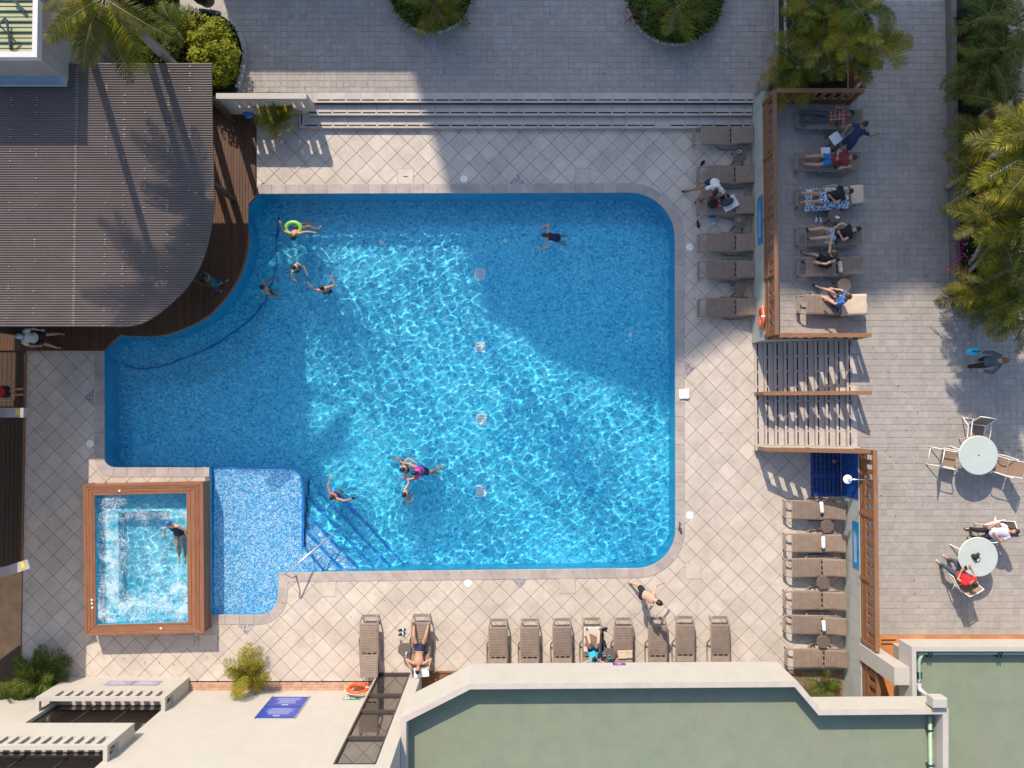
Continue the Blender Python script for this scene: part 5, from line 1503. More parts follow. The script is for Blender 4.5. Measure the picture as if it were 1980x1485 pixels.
def blossoms(label, items, n, size, seed, m='petal', name='flower_patch'):
    r = random.Random(seed); b = MB()
    for (u, v, z, rad) in items:
        p = P(u, v, z)
        for _ in range(n):
            q = p+Vector((r.gauss(0,rad*.5), r.gauss(0,rad*.5), r.uniform(-.1,.1)))
            a = r.uniform(0,6.28); s = size*r.uniform(.6,1.2)
            b.add([q+Vector((math.cos(a+1.57*k)*s, math.sin(a+1.57*k)*s, .01*(k%2))) for k in range(4)], [(0,1,2,3)])
    return part(name, b, M[m], None, label=label, cat='flowers', kind='stuff')
blossoms('pink flowers along the left rim of the right round planter', [(1222,25,.85,.35),(1217,38,.8,.2)], 30, .025, 61)

# palms massed in the planter above the sunbathers
pc = [(1545,65,3.0,'mid_olive'),(1600,30,3.6,'mid_dark'),(1585,88,3.3,'mid_olive'),(1640,70,3.8,'mid'),(1545,130,2.2,'mid_dark'),(1520,150,1.9,'mid'),(1660,22,4.2,'mid_dark'),(1640,112,3.2,'mid_olive'),(1565,10,3.6,'mid_olive'),(1700,85,3.6,'mid')]
labs = ['palm crown leaning over the plaza from the fenced planter','palm at the top middle of the fenced planter','palm in the centre of the fenced planter','golden palm near the fence corner of the planter','low palm beside the dark boulder','lowest golden palm drooping over the end of the broad steps','palm at the top right of the fenced planter','palm just above the fenced planter corner','palm at the top left of the fenced planter','palm reaching over the fence onto the walkway']
for i, (u, v, z, key) in enumerate(pc):
    p = P(u, v, z); bx = 8.2+ (p.x-8.2)*.55; bx = min(max(bx, 8.65), 10.3); by = max(9.75, p.y+.3)
    palm(labs[i], (bx, by, Z_TERR+.02), (p.x, p.y, z), [key, 'mid'], 11, 70+i, (-12,50), .07, .05, .12, group='palms in the fenced planter', mt='trunk_pale', name='feather_palm', sc=(.58,.85))
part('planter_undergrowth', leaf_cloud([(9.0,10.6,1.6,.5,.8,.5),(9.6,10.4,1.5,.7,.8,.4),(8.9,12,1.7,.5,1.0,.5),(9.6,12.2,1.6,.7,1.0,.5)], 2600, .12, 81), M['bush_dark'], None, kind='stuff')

# the long bed at the right
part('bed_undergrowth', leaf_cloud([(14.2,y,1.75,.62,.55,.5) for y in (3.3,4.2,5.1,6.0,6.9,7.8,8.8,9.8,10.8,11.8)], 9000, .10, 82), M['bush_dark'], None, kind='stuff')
blossoms('magenta bougainvillea flowers in the shaded palm bed', [(1858,468,2.1,.35),(1858,500,2.1,.3),(1850,525,2.0,.25),(1868,395,2.0,.2)], 26, .035, 62)
blossoms('scattered white blossoms in the shaded palm bed', [(1872,480,2.1,.35),(1880,440,2.1,.3)], 12, .02, 63, 'white', 'white_flower_patch')
rc = [(1895,30,3.6,'mid_dark',1880,60),(1890,120,3.2,'mid_dark',1870,140),(1925,95,3.6,'mid_dark',1890,110),(1880,165,2.6,'mid_dark',1866,180),(1960,55,4.2,'mid_olive',1900,90),(1930,205,3.6,'mid_olive',1885,235),(1892,265,3.0,'mid_olive',1868,285),(1950,262,4.2,'mid',1890,300),(1905,298,3.6,'mid',1880,330),(1880,345,3.2,'mid',1860,372),
      (1955,345,4.2,'mid',1892,390),(1925,365,3.6,'mid',1875,410),(1890,395,2.8,'mid',1862,420),(1912,455,3.8,'mid',1851,545),(1895,430,3.2,'mid_olive',1852,540),(1960,440,4.4,'mid_olive',1880,500),(1940,520,3.4,'mid',1856,548),(1875,560,2.4,'mid',1852,556),(1920,575,2.8,'mid',1860,560),(1965,570,3.4,'mid',1880,560),(1890,590,2.2,'mid',1862,575),(1950,610,3.0,'mid',1880,585)]
names_ = ['dark palm at the top of the long bed','dark green palm mass bulging over the kerb','dark palm behind the bulging palm mass','low dark palm just below the bulging palm mass','olive palm leaning towards the top right corner','olive palm above the bare path gap','olive palm with thin feathered crown over the kerb gap','golden palm leaning far over the concrete path, upper one','golden palm with forked stems beside the path','golden palm reaching left over the kerb, upper one','golden palm in the far right over the path','golden palm beside the forked pale stems','small golden palm above the magenta flowers','golden palm on a long curved pale stem','olive palm on the shorter of two curved stems','olive palm over the right edge of the path','golden palm above the sunlit end of the bed','low golden palm at the end of the kerb','golden palm in the middle of the sunlit bed end','golden palm at the right of the sunlit bed end','lowest golden palm spilling onto the pavers','golden palm at the lower right of the bed']
for i, (u, v, z, key, bu, bv) in enumerate(rc):
    p = P(u, v, z); q = P(bu, bv, Z_TERR+.05)
    palm(names_[i], (max(q.x, XB+.3), q.y, Z_TERR+.05), (p.x+.22, p.y, z), [key, 'mid_olive'], 9 if i != 1 else 15, 110+i, (-18,42), .06, .045, .12, group='palms in the long bed', mt='trunk_pale', name='feather_palm', sc=(.62,.92))
for i, (u, v, z, lab) in enumerate([(1994,300,6.0,'tallest palm at the right edge beside the concrete path'),(1998,385,5.6,'tall palm at the right edge, level with the magenta flowers'),(2012,245,6.2,'tall palm just beyond the upper right of the path'),(2005,440,5.0,'tall palm at the right edge above the walking woman')]):
    p = P(u, v, z); palm(lab, (p.x+.3, p.y-.2, Z_TERR+.05), (p.x, p.y, z), ['mid','mid_olive'], 12, 160+i, (-15,45), .07, .05, .12, group='palms in the long bed', mt='trunk_pale', name='feather_palm', sc=(.85,1.15))
# stand-alone small palms
for (u, v, zb, key, n, seed, sc, lab) in [(527,216,0,'small',20,91,(.75,1.0),'small golden palm on the deck in front of the slotted wall'),(466,1308,0,'small',22,92,(.85,1.05),'small golden palm against the white wall left of the notice boards'),
      (58,1318,0,'small_dark',30,93,(.9,1.25),'dark bushy palm in the shade beside the slatted grate'),(1605,1338,0,'small_dark',14,94,(.6,.8),'small green palm in the brown stone corner under the roof edge')]:
    p = P(u, v, zb+1.0); t = thing('small_palm', lab, 'palm', (p.x,p.y,zb+.007)); crown(t, (0,0,.45), [key] if seed != 93 else ['small_dark'], n, (-5,70), seed, sc=sc, dz=.12)
    stem(t, [(0,0,0),(0,.01,.25),(0,0,.45)], .07, .05)
    if seed == 93:
        t2 = thing('small_palm', 'second dark palm crowding the left edge below the slatted grate', 'palm', P(35,1345,.3)); crown(t2, (0,0,.35), ['small_dark'], 22, (-5,65), 97, sc=(.8,1.1)); stem(t2, [(0,0,-.28),(0,0,0),(0,0,.35)], .06, .05)

fl = MB(); r = random.Random(77)
for (x0, y0, x1, y1, z, k) in [(-7.5,10.1,7.5,12.6,Z_PLAZA,70),(8.2,2.5,13.2,9.0,Z_TERR,50),(11.0,-6.5,15.5,2.5,Z_TERR,60),(-6,-9.0,9.5,-6.2,0,35),(5.5,-5,10,8,0,25),(-15,-8.3,-9,-8.0,0,10)]:
    for _ in range(k):
        x, y, a, s_ = r.uniform(x0,x1), r.uniform(y0,y1), r.uniform(0,6.28), r.uniform(.02,.05); d = Vector((math.cos(a),math.sin(a),0)); n_ = Vector((-d.y,d.x,0)); q = Vector((x,y,z+.006))
        fl.add([q-d*s_, q+n_*s_*.3+Vector((0,0,.008)), q+d*s_, q-n_*s_*.3], [(0,1,2,3)])
part('fallen_leaves', fl, mat('dry leaf', (.20,.12,.05), .9, .5, 3), None, kind='stuff')
# ------------------------------------------------------------------ people
def skin_mat(name, c): return mat(name, c, .55, .07, 9, detail=3)
SKIN = {'fair': skin_mat('fair skin', (0.56,0.34,0.24)), 'tan': skin_mat('tanned skin', (0.46,0.25,0.155)), 'brown': skin_mat('brown skin', (0.30,0.155,0.09)), 'dark': skin_mat('dark skin', (0.14,0.075,0.05))}
HAIR = {'black': mat('black hair', (0.010,0.009,0.009), .45, .3, 30, bump=.5, bscale=150), 'brown': mat('brown hair', (0.055,0.028,0.016), .5, .35, 30, bump=.5, bscale=150), 'auburn': mat('auburn hair', (0.16,0.065,0.022), .5, .35, 30, bump=.5, bscale=150),
        'capblue': mat('blue swim cap', (0.01,0.16,0.42), .4, .08, 20), 'capmix': mat('white and blue cap', (0.25,0.42,0.62), .5, .5, 6)}
def cloth(name, c, var=.12): return mat(name, c, .9, var, 14, bump=.5, bscale=22)
CL = {k: cloth(k+' cloth', v) for k, v in {'white': (.70,.70,.70), 'maroon': (.20,.022,.038), 'blue': (.02,.16,.36), 'royal': (.03,.14,.38), 'black': (.014,.013,.015), 'navy': (.016,.026,.07), 'denim': (.06,.085,.12), 'grey': (.05,.065,.075), 'red': (.50,.014,.02),
      'pink': (.62,.07,.33), 'magenta': (.45,.015,.16), 'orange': (.60,.16,.05), 'teal': (.02,.09,.10), 'offwhite': (.55,.54,.48), 'lightblue': (.25,.45,.62), 'aqua': (.03,.42,.65), 'lilacwhite': (.62,.58,.68)}.items()}
def plaid():
    t = NT('orange plaid cloth'); mp = t.n('Mapping'); mp.inputs['Scale'].default_value = (1,1,1); t.l(t.src, mp.inputs[0])
    sx = t.n('SeparateXYZ'); t.l(mp.outputs[0], sx.inputs[0])
    def band(o, f, w): return t.math('LESS_THAN', t.math('FRACT', t.math('MULTIPLY', o, f)), w)
    a = band(sx.outputs[0], 9.0, .45); b_ = band(sx.outputs[1], 9.0, .45); c = band(sx.outputs[0], 9.0, .08); d = band(sx.outputs[1], 9.0, .08)
    col = t.mix(a, (.50,.10,.03), (.06,.05,.10)); col = t.mix(t.math('MULTIPLY', b_, .6), col, (.10,.04,.05)); col = t.mix(t.math('MAXIMUM', c, d), col, (.62,.50,.40))
    t.color(col).rough(.9); return t.m
CL['plaid'] = plaid()
def pattern(name, c1, c2, sc):
    t = NT(name); v = t.n('TexVoronoi', feature='DISTANCE_TO_EDGE'); v.inputs['Scale'].default_value = sc; t.l(t.src, v.inputs[0])
    t.color(t.ramp(v.outputs['Distance'], [(.10, c1), (.16, c2)], 'LINEAR')).rough(.9); return t.m
CL['patterned'] = pattern('patterned blue white cloth', (.70,.72,.76), (.03,.09,.28), 13)
CL['bwprint'] = pattern('black white print cloth', (.6,.62,.68), (.02,.04,.12), 16)
EYE = mat('eye', (.02,.015,.012), .2)
def nz_(v): return Vector(v).normalized()
def ring_at(c, R, Fv, w_, d_, n=12): return [c+R*math.cos(2*PI*k/n)*w_+Fv*math.sin(2*PI*k/n)*d_ for k in range(n)]
def limb(b, p, q, r0, r1, off=0.0, t0=0.0, t1=1.0, bulge=.0, round_=True):
    p, q = Vector(p), Vector(q); pts = []; rr = []; n = 7
    for i in range(n+1):
        t = t0+(t1-t0)*i/n; pts.append(p.lerp(q, t)); rr.append((r0+(r1-r0)*t)*(1+bulge*math.sin(PI*min(1,t*1.3)))+off)
    b.tube(pts, rr, 10)
    if round_:
        b.ell(pts[0], (rr[0],)*3, 10, 6); b.ell(pts[-1], (rr[-1],)*3, 10, 6)
SECT = [(-.10,.075,.070),(-.05,.135,.100),(.0,.165,.112),(.08,.155,.108),(.17,.132,.096),(.25,.136,.100),(.35,.160,.110),(.44,.172,.108),(.50,.155,.088),(.535,.085,.066)]
BAKE = []
def bake(ob_list):
    dg = bpy.context.evaluated_depsgraph_get(); out = []
    for o in ob_list:
        me = bpy.data.meshes.new_from_object(o.evaluated_get(dg)); out.append(me)
    return out
def fused(b, voxel, smooth=4):
    me = b.mesh('tmp', []); o = bpy.data.objects.new('tmp', me); COL.objects.link(o)
    m = o.modifiers.new('r', 'REMESH'); m.mode = 'VOXEL'; m.voxel_size = voxel
    s = o.modifiers.new('s', 'SMOOTH'); s.factor = .5; s.iterations = smooth
    return o
def person(label, pel, up=(0,0,1), R=(1,0,0), head=None, face=None, aL=((-.3,0,-1),(-.1,.3,-1)), aR=((.3,0,-1),(.1,.3,-1)), lL=((0,0,-1),(0,0,-1)), lR=((0,0,-1),(0,0,-1)), s=1.0,
           skin='tan', hair=('black','short'), wear=(), shoes=None, wet=False, fem=False, extra=None, shades=False, bend=0.0):
    pel = Vector(pel); up = nz_(up); R = Vector(R); R = (R-up*R.dot(up)).normalized(); Fv = up.cross(R).normalized()
    curve = lambda h: pel+(up*h+Fv*bend*max(0,h)**2*1.2)*s
    nb = curve(.54); hd = nz_(head) if head else nz_(up+Vector((0,0,.15))); fc = Vector(face) if face else Fv
    fc = (fc-hd*fc.dot(hd)).normalized(); hr = fc.cross(hd).normalized()
    hc = nb+hd*.158*s
    wsc = .93 if fem else 1.0
    sh = {'L': curve(.475)-R*.172*s*wsc, 'R': curve(.475)+R*.172*s*wsc}; hp = {'L': pel-R*.088*s-up*.04*s, 'R': pel+R*.088*s-up*.04*s}
    A = {'L': aL, 'R': aR}; L = {'L': lL, 'R': lR}; el = {}; wr_ = {}; kn = {}; an = {}; foot = {}
    for k in 'LR':
        el[k] = sh[k]+nz_(A[k][0])*.285*s; wr_[k] = el[k]+nz_(A[k][1])*.245*s
        kn[k] = hp[k]+nz_(L[k][0])*.42*s; an[k] = kn[k]+nz_(L[k][1])*.41*s
        sd = nz_(L[k][1]); f = Fv-sd*Fv.dot(sd)
        if f.length < .3: f = up.cross(Vector((0,0,1))) if False else (Fv+Vector((0,0,.01)))-sd*Fv.dot(sd)
        if len(L[k]) > 2: f = Vector(L[k][2])
        foot[k] = f.normalized() if f.length > .05 else Vector((0,0,1))
    def torso(b, off, h0, h1, shrink=1.0):
        ss = [x for x in SECT if h0-.001 <= x[0] <= h1+.001]
        b.loft([ring_at(curve(h), R, Fv, (w_*(wsc if h > .2 else 1.04 if fem else 1)*s+off), d_*s+off, 14) for h, w_, d_ in ss])
    b = MB(); torso(b, 0, -.2, 1)
    b.tube([curve(.50), nb, nb+hd*.10*s], [.062*s,.054*s,.052*s], 10)
    Mh = Matrix((hr, fc, hd)).transposed()
    b.ell(hc, (.080*s,.099*s,.118*s), 14, 10, Mh)
    b.ell(hc+fc*.045*s-hd*.06*s, (.050*s,.05*s,.05*s), 10, 7, Mh)          # jaw
    b.tube([hc+fc*.080*s+hd*.02*s, hc+fc*.112*s-hd*.028*s], [.010*s,.017*s], 6)   # nose
    b.ell(hc+fc*.090*s-hd*.055*s, (.026*s,.012*s,.010*s), 8, 5, Mh)        # mouth
    for q in (-1, 1): b.ell(hc+hr*q*.076*s-fc*.005*s, (.010*s,.022*s,.030*s), 8, 5, Mh)
    for k in 'LR':
        b.ell(sh[k], (.056*s,)*3, 10, 7)
        limb(b, sh[k], el[k], .048*s, .038*s, bulge=.08); limb(b, el[k], wr_[k], .038*s, .026*s, bulge=.10)
        limb(b, hp[k], kn[k], .083*s, .054*s, bulge=.05); limb(b, kn[k], an[k], .052*s, .036*s, bulge=.16)
        b.tube([an[k], an[k]-nz_(L[k][1])*.0+foot[k]*(-.03*s)+nz_(L[k][1])*.03*s], [.036*s,.034*s], 8)
        t_ = nz_(L[k][1]); b.tube([an[k]+t_*.035*s-foot[k]*.045*s, an[k]+t_*.03*s+foot[k]*.06*s, an[k]+t_*.045*s+foot[k]*.145*s, an[k]+t_*.05*s+foot[k]*.185*s], [.036*s,.040*s,.036*s,.022*s], 8)
        pd = nz_(A[k][1]); b.tube([wr_[k], wr_[k]+pd*.04*s, wr_[k]+pd*.085*s], [.026*s,.034*s,.033*s], 8)
    jobs = [('body', b, SKIN[skin], .0125*s if not wet else .013*s, None)]
    for c in wear:
        kind, m = c[0], CL[c[1]]; cb = MB()
        if kind in ('shirt', 'tank', 'swimsuit', 'dress'):
            torso(cb, .017*s if kind != 'swimsuit' else .009*s, -.05 if kind != 'swimsuit' else -.10, .50 if kind in ('tank','swimsuit') else .535)
            if kind == 'shirt':
                fr = c[2] if len(c) > 2 else .62
                for k in 'LR':
                    cb.ell(sh[k], (.068*s,)*3, 10, 7); limb(cb, sh[k], el[k], .056*s, .052*s, .012*s, 0, min(1,fr), round_=False)
                    if fr > 1: limb(cb, el[k], wr_[k], .050*s, .040*s, .008*s, 0, fr-1)
            if kind == 'tank':
                for k in 'LR': cb.tube([curve(.43)+(sh[k]-curve(.475))*.55+Fv*.085*s, curve(.535)+(sh[k]-curve(.475))*.55, curve(.43)+(sh[k]-curve(.475))*.55-Fv*.085*s], .030*s, 6)
            if kind == 'dress':
                for k in 'LR': limb(cb, hp[k], kn[k], .100*s, .105*s, .012*s, 0, .75, round_=False)
        elif kind == 'bikini':
            torso(cb, .010*s, .35, .44); torso(cb, .010*s, -.10, .0)
        elif kind == 'briefs': torso(cb, .012*s, -.10, .08)
        elif kind == 'shorts':
            torso(cb, .016*s, -.10, .08); fr = c[2] if len(c) > 2 else .6
            for k in 'LR': limb(cb, hp[k], kn[k], .090*s, .080*s, .018*s, 0, fr, round_=False); cb.ell(hp[k], (.103*s,)*3, 10, 7)
        elif kind == 'trousers':
            torso(cb, .014*s, -.10, .08)
            for k in 'LR': limb(cb, hp[k], kn[k], .086*s, .064*s, .014*s); limb(cb, kn[k], an[k], .062*s, .050*s, .012*s, 0, .94); cb.ell(hp[k], (.100*s,)*3, 10, 7)
        jobs.append(({'tank':'top','swimsuit':'swimsuit','shirt':'shirt','dress':'dress','bikini':'bikini','briefs':'swim_briefs','shorts':'shorts','trousers':'trousers'}[kind], cb, m, .014*s, None))
    # hair: a close cap over the skull, longer styles fall down the neck
    hb = MB(); hm = HAIR[hair[0]]
    def skull(k, low): 
        vs = []; n, m = 16, 12
        hb.ell(hc-fc*.010*s+hd*.012*s, (.086*s*k,.105*s*k,.122*s*k), n, m, Mh)
    if hair[1] in ('short', 'cap'): skull(1.03 if hair[1] == 'short' else 1.02, .1)
    else:
        skull(1.07, .1)
        back = hc-fc*.075*s; dn = nz_(-hd*1.0-fc*.25+Vector((0,0,-.25)))
        ln = .14 if hair[1] == 'bob' else .30
        hb.tube([back+hd*.05*s, back+dn*.08*s, back+dn*ln*.7*s, back+dn*ln*s], [.062*s,.075*s,.062*s,.030*s], 10)
        if hair[1] == 'bun': hb.ell(hc-fc*.115*s+hd*.03*s, (.040*s,)*3, 10, 7)
    # cut the face free
    keep_f = []
    for f in hb.f:
        c = sum((Vector(hb.v[i]) for i in f), Vector())/len(f); d = (c-hc)
        if d.dot(fc) > .030*s and d.dot(hd) < .045*s: continue
        if hair[1] in ('short','cap') and d.dot(hd) < -.045*s: continue
        if hair[1] in ('short','cap') and d.dot(fc) > -.02*s and d.dot(hd) < -.01*s and hair[1] == 'short': continue
        keep_f.append(f)
    hb.f = keep_f; hb.mi = [0]*len(keep_f)
    root = thing('person', label, 'person', pel)
    if wet: root['in_water'] = True
    tmp = [(nm, fused(bb, vx, 5 if nm == 'body' else 6), m) for nm, bb, m, vx, _ in jobs]
    BAKE.append((root, tmp, hands(wr_, A, sh, s, Fv), hb, hm, (hc, fc, hr, hd, s), shoes, an, foot, L, SKIN[skin], shades))
    return dict(root=root, hc=hc, fc=fc, hd=hd, wr=wr_, A=A, pel=pel, nb=nb)
def hands(wr_, A, sh, s, Fv):
    b = MB()
    for k in 'LR':
        d = nz_(A[k][1]); side = d.cross(Fv if abs(d.dot(Fv)) < .9 else Vector((0,0,1))).normalized(); nrm = side.cross(d).normalized()
        base = wr_[k]+d*.082*s
        for i, ln in enumerate((.066,.076,.072,.056)):
            o = base+side*(i-1.5)*.0185*s; p1 = o+d*ln*.5*s+nrm*.004*s; p2 = p1+(d*.85-nrm*.35)*ln*.30*s; p3 = p2+(d*.6-nrm*.6)*ln*.22*s
            b.tube([o-d*.02*s, p1, p2, p3], [.0095*s,.0088*s,.0080*s,.0065*s], 6)
        o = wr_[k]+d*.03*s+side*(-.026)*s
        b.tube([o, o-side*.030*s+d*.025*s, o-side*.036*s+d*.058*s], [.012*s,.010*s,.0075*s], 6)
    return b
def finish_people():
    dg = bpy.context.evaluated_depsgraph_get()
    for root, tmp, hnd, hb, hm, (hc, fc, hr, hd, s), shoes, an, foot, L, sk, shades in BAKE:
        off = root.location
        for nm, o, m in tmp:
            me = bpy.data.meshes.new_from_object(o.evaluated_get(dg))
            if nm == 'body':
                bm = bmesh.new(); bm.from_mesh(me); hm_ = hnd.mesh('h', []); bm.from_mesh(hm_); bm.to_mesh(me); bm.free(); bpy.data.meshes.remove(hm_)
            me.transform(Matrix.Translation(-off)); me.materials.clear(); me.materials.append(m)
            me.polygons.foreach_set('use_smooth', [True]*len(me.polygons)); me.update()
            link(nm, me, root)
        for nm, o, m in tmp:
            md = o.data; bpy.data.objects.remove(o); bpy.data.meshes.remove(md)
        hb.xf(Matrix.Translation(-off)); lpart('hair' if not hm.name.endswith('cap') else 'cap', hb, hm, root, True)
        b = MB()
        Mh = Matrix((hr, fc, hd)).transposed()
        if shades:
            for q in (-1, 1): b.ell(hc+fc*.088*s+hr*q*.034*s+hd*.018*s-off, (.026*s,.010*s,.020*s), 8, 5, Mh)
            b.tube([hc+fc*.096*s-hr*.05*s+hd*.02*s-off, hc+fc*.096*s+hr*.05*s+hd*.02*s-off], .004, 5)
            lpart('sunglasses', b, M['black'], root, True)
        else:
            for q in (-1, 1):
                b = MB(); b.ell(hc+fc*.084*s+hr*q*.032*s+hd*.012*s-off, (.013*s,.008*s,.008*s), 8, 5, Mh); lpart('eye', b, EYE, root, True)
        if shoes:
            for k in 'LR':
                t_ = nz_(L[k][1]); b = MB(); a = an[k]-off
                b.tube([a+t_*.06*s-foot[k]*.06*s, a+t_*.052*s+foot[k]*.05*s, a+t_*.062*s+foot[k]*.15*s, a+t_*.068*s+foot[k]*.205*s], [.038*s,.046*s,.042*s,.022*s], 8); lpart('shoe', b, CL[shoes] if shoes in CL else M[shoes], root, True)

Zt = Z_TERR
def at(u, v, z): p = P(u, v, z); return (p.x, p.y, p.z)
LIEX = dict(up=(.96,0,.22), R=(0,1,0))
# upper sunbathers (heads to the right)
person('person in an orange plaid shirt and dark trousers reclining on the first upper lounger', at(1603,226,Zt+.47), (.95,.03,.24), (0,1,-.1), head=(.55,.0,.85), face=(-.6,-.5,.3),
       aL=((-.35,-.8,.1),(.7,.1,.35)), aR=((-.75,.35,.1),(-.3,-.85,.2)), lL=((-1,-.10,.10),(-1,.0,-.16),(0,-.2,1)), lR=((-1,.10,.14),(-1,.02,-.2),(0,.2,1)), s=.93, skin='brown', wear=(('shirt','plaid',.9),('trousers','grey')), shoes='teal')
person('man in maroon shirt and blue shorts reclining with one hand at his chin', at(1607,309,Zt+.47), (.93,.0,.30), (0,1,0), head=(.45,-.05,.9), face=(-.9,.0,.35),
       aL=((-.80,-.50,-.1),(.85,.05,.55)), aR=((-.85,.30,.05),(-.25,-.90,.25)), lL=((-1,-.22,.16),(-.97,.12,-.22),(-.1,-.3,1)), lR=((-.97,.06,.22),(-1,-.02,-.26),(-.1,.3,1)), s=.93, skin='tan', wear=(('shirt','maroon',.6),('shorts','blue',.62)), shoes=None)
person('man in black shirt lying on a patterned blue white towel', at(1600,381,Zt+.47), (.94,.20,.24), (-.2,1,0), head=(.6,.1,.8), face=(-.7,.3,.5),
       aL=((-.80,-.45,-.05),(-.65,.55,.25)), aR=((-.88,.28,.05),(-.85,-.2,.15)), lL=((-1,-.16,.10),(-1,-.0,-.14),(-.1,-.4,1)), lR=((-1,.06,.12),(-1,.10,-.16),(-.1,.5,1)), s=.93, skin='tan', wear=(('shirt','black',.5),('shorts','bwprint',.6)))
person('woman in black top lying with bent bare legs', at(1614,453,Zt+.47), (.92,.12,.32), (-.1,1,0), head=(.5,.2,.85), face=(-.85,-.1,.4),
       aL=((-.85,-.40,.0),(-.55,.70,.35)), aR=((-.85,.35,.05),(-.75,-.45,.3)), lL=((-.90,-.12,.42),(-.85,.02,-.5),(-.5,-.1,.9)), lR=((-.90,.22,.36),(-.90,-.06,-.42),(-.5,.2,.9)), s=.93, skin='fair', hair=('black','long'), wear=(('shirt','black',.4),('shorts','lightblue',.35)), fem=True, shoes='black')
person('woman in black backless dress sitting and pointing', at(1601,508,Zt+.48), (-.10,.28,.95), (-.35,.93,0), head=(-.2,.25,.95), face=(-.9,.3,-.1),
       aL=((-.7,-.3,-.6),(-.6,.2,-.6)), aR=((-.1,.75,.45),(.15,.85,.4)), lL=((-.93,.25,-.0),(-.25,.15,-.95),(-1,.35,-.1)), lR=((-.85,.50,-.0),(-.30,.22,-.93),(-1,.4,-.1)), s=.93, skin='fair', hair=('brown','long'), wear=(('dress','black'),), fem=True, shoes='black')
person('person in a blue shirt sitting on the sunlit upper lounger', at(1621,585,Zt+.48), (.05,.18,.96), (.45,.9,0), head=(-.05,.25,.95), face=(-.8,.5,-.2),
       aL=((-.6,-.1,-.8),(-.75,.5,-.2)), aR=((-.2,.5,-.85),(-.85,.2,-.2)), lL=((-.80,.55,.05),(-.45,.25,-.9),(-.9,.4,0)), lR=((-.62,.75,.05),(-.55,.35,-.8),(-.9,.4,0)), s=.93, skin='fair', hair=('auburn','bob'), wear=(('shirt','royal',.62),('shorts','navy',.4)), fem=True, shoes='black')
person('person in navy shirt and shorts bending over the towel draped side table', at(1648,269,Zt+.88), (.22,.38,.88), (.55,-.8,0), head=(-.05,.25,.9), face=(-.8,-.35,-.3),
       aL=((-.75,.15,-.5),(-.3,-.75,-.45)), aR=((.75,-.15,-.5),(.85,.25,-.2)), lL=((-.25,-.15,-.95),(-.15,-.1,-.98)), lR=((-.10,-.30,-.95),(-.25,-.1,-.95)), s=.93, skin='brown', hair=('black','short'), wear=(('shirt','navy',.55),('shorts','navy',.75)), shoes='black')
# shaded pool side
person('man in a white tee bending forward on the edge of a shaded lounger', at(1382,352,.50), (-.10,-.62,.78), (-.93,.25,0), head=(-.35,-.75,.5), face=(-.3,-.7,-.75),
       aL=((.6,-.35,-.7),(.35,-.65,-.65)), aR=((-.8,-.2,-.6),(-.35,-.75,-.6)), lL=((-.35,-.93,-.05),(-.75,-.25,-.95),(-.9,-.3,0)), lR=((-.85,-.52,-.05),(-.85,-.0,-.95),(-1,-.1,0)), skin='brown', hair=('black','short'), wear=(('shirt','white',.6),('shorts','navy',.6)), shoes='black')
# row under the green roof
person('shirtless sunbather in navy trunks on his back with feet to the pool', at(811,1254,.47), (-.02,-.95,.27), (1,0,0), head=(-.1,-.8,.6), face=(0,.5,.85),
       aL=((-.78,.42,-.1),(.45,-.85,.25)), aR=((.72,.42,-.1),(-.25,-.9,.25)), lL=((-.22,.93,.24),(-.02,.96,-.28),(-.3,.2,1)), lR=((.30,.90,.24),(.22,.95,-.30),(.3,.2,1)), s=.93, skin='tan', wear=(('shorts','navy',.42),))
W13 = person('woman holding a camera with bare knees up on a pale towel', at(1147,1259,.47), (.0,-.93,.35), (1,0,0), head=(0,-.75,.65), face=(0,.5,.85),
       aL=((-.45,.30,.35),(.75,.45,.25)), aR=((.45,.30,.35),(-.75,.45,.25)), lL=((-.12,.72,.62),(-.16,.88,-.48),(-.2,.5,.8)), lR=((.12,.72,.62),(.16,.88,-.48),(.2,.5,.8)), s=.93, skin='fair', hair=('black','bob'), wear=(('tank','aqua'),('shorts','navy',.45)), fem=True, shades=True)
person('barefoot man in black trunks walking across the sunlit deck', at(1243,1149,.88), (.52,-.12,.85), (-.15,-.95,0), head=(.75,-.35,.55), face=(.7,-.2,-.5),
       aL=((.25,.65,-.65),(.70,.15,-.45)), aR=((-.10,-.65,-.75),(.05,-.30,-.95)), lL=((-.10,.20,-.97),(-.55,.05,-.85)), lR=((.35,-.10,-.93),(-.05,.0,-1)), skin='fair', wear=(('shorts','black',.6),))
# cafe terrace
person('woman in white tee and dark trousers leaning back at the lower cafe table', at(1917,1030,Zt+.52), (.62,.18,.78), (-.2,.95,0), head=(.65,.15,.75), face=(-.85,-.2,.3),
       aL=((-.45,-.55,-.5),(-.55,.65,.0)), aR=((-.35,.35,-.75),(-.75,-.45,.0)), lL=((-.92,-.28,-.15),(.22,-.02,-1),(-1,-.2,0)), lR=((-.95,-.02,-.12),(.18,-.02,-1),(-1,-.1,0)), s=.92, skin='tan', hair=('black','bun'), wear=(('shirt','lilacwhite',.55),('trousers','black')), fem=True, shoes='black')
W25 = person('man in a red shirt with dark trousers looking at his phone', at(1857,1111,Zt+.52), (.12,-.32,.93), (.93,.35,0), head=(.05,.10,.95), face=(-.3,.75,-.5),
       aL=((-.30,.35,-.75),(.35,.85,.15)), aR=((.35,.35,-.75),(-.45,.85,.15)), lL=((-.72,.55,-.12),(.14,-.02,-1),(-.7,.7,0)), lR=((-.40,.80,-.12),(.0,-.05,-1),(-.7,.7,0)), s=.92, skin='tan', wear=(('shirt','red',.5),('trousers','denim')), shoes='offwhite')
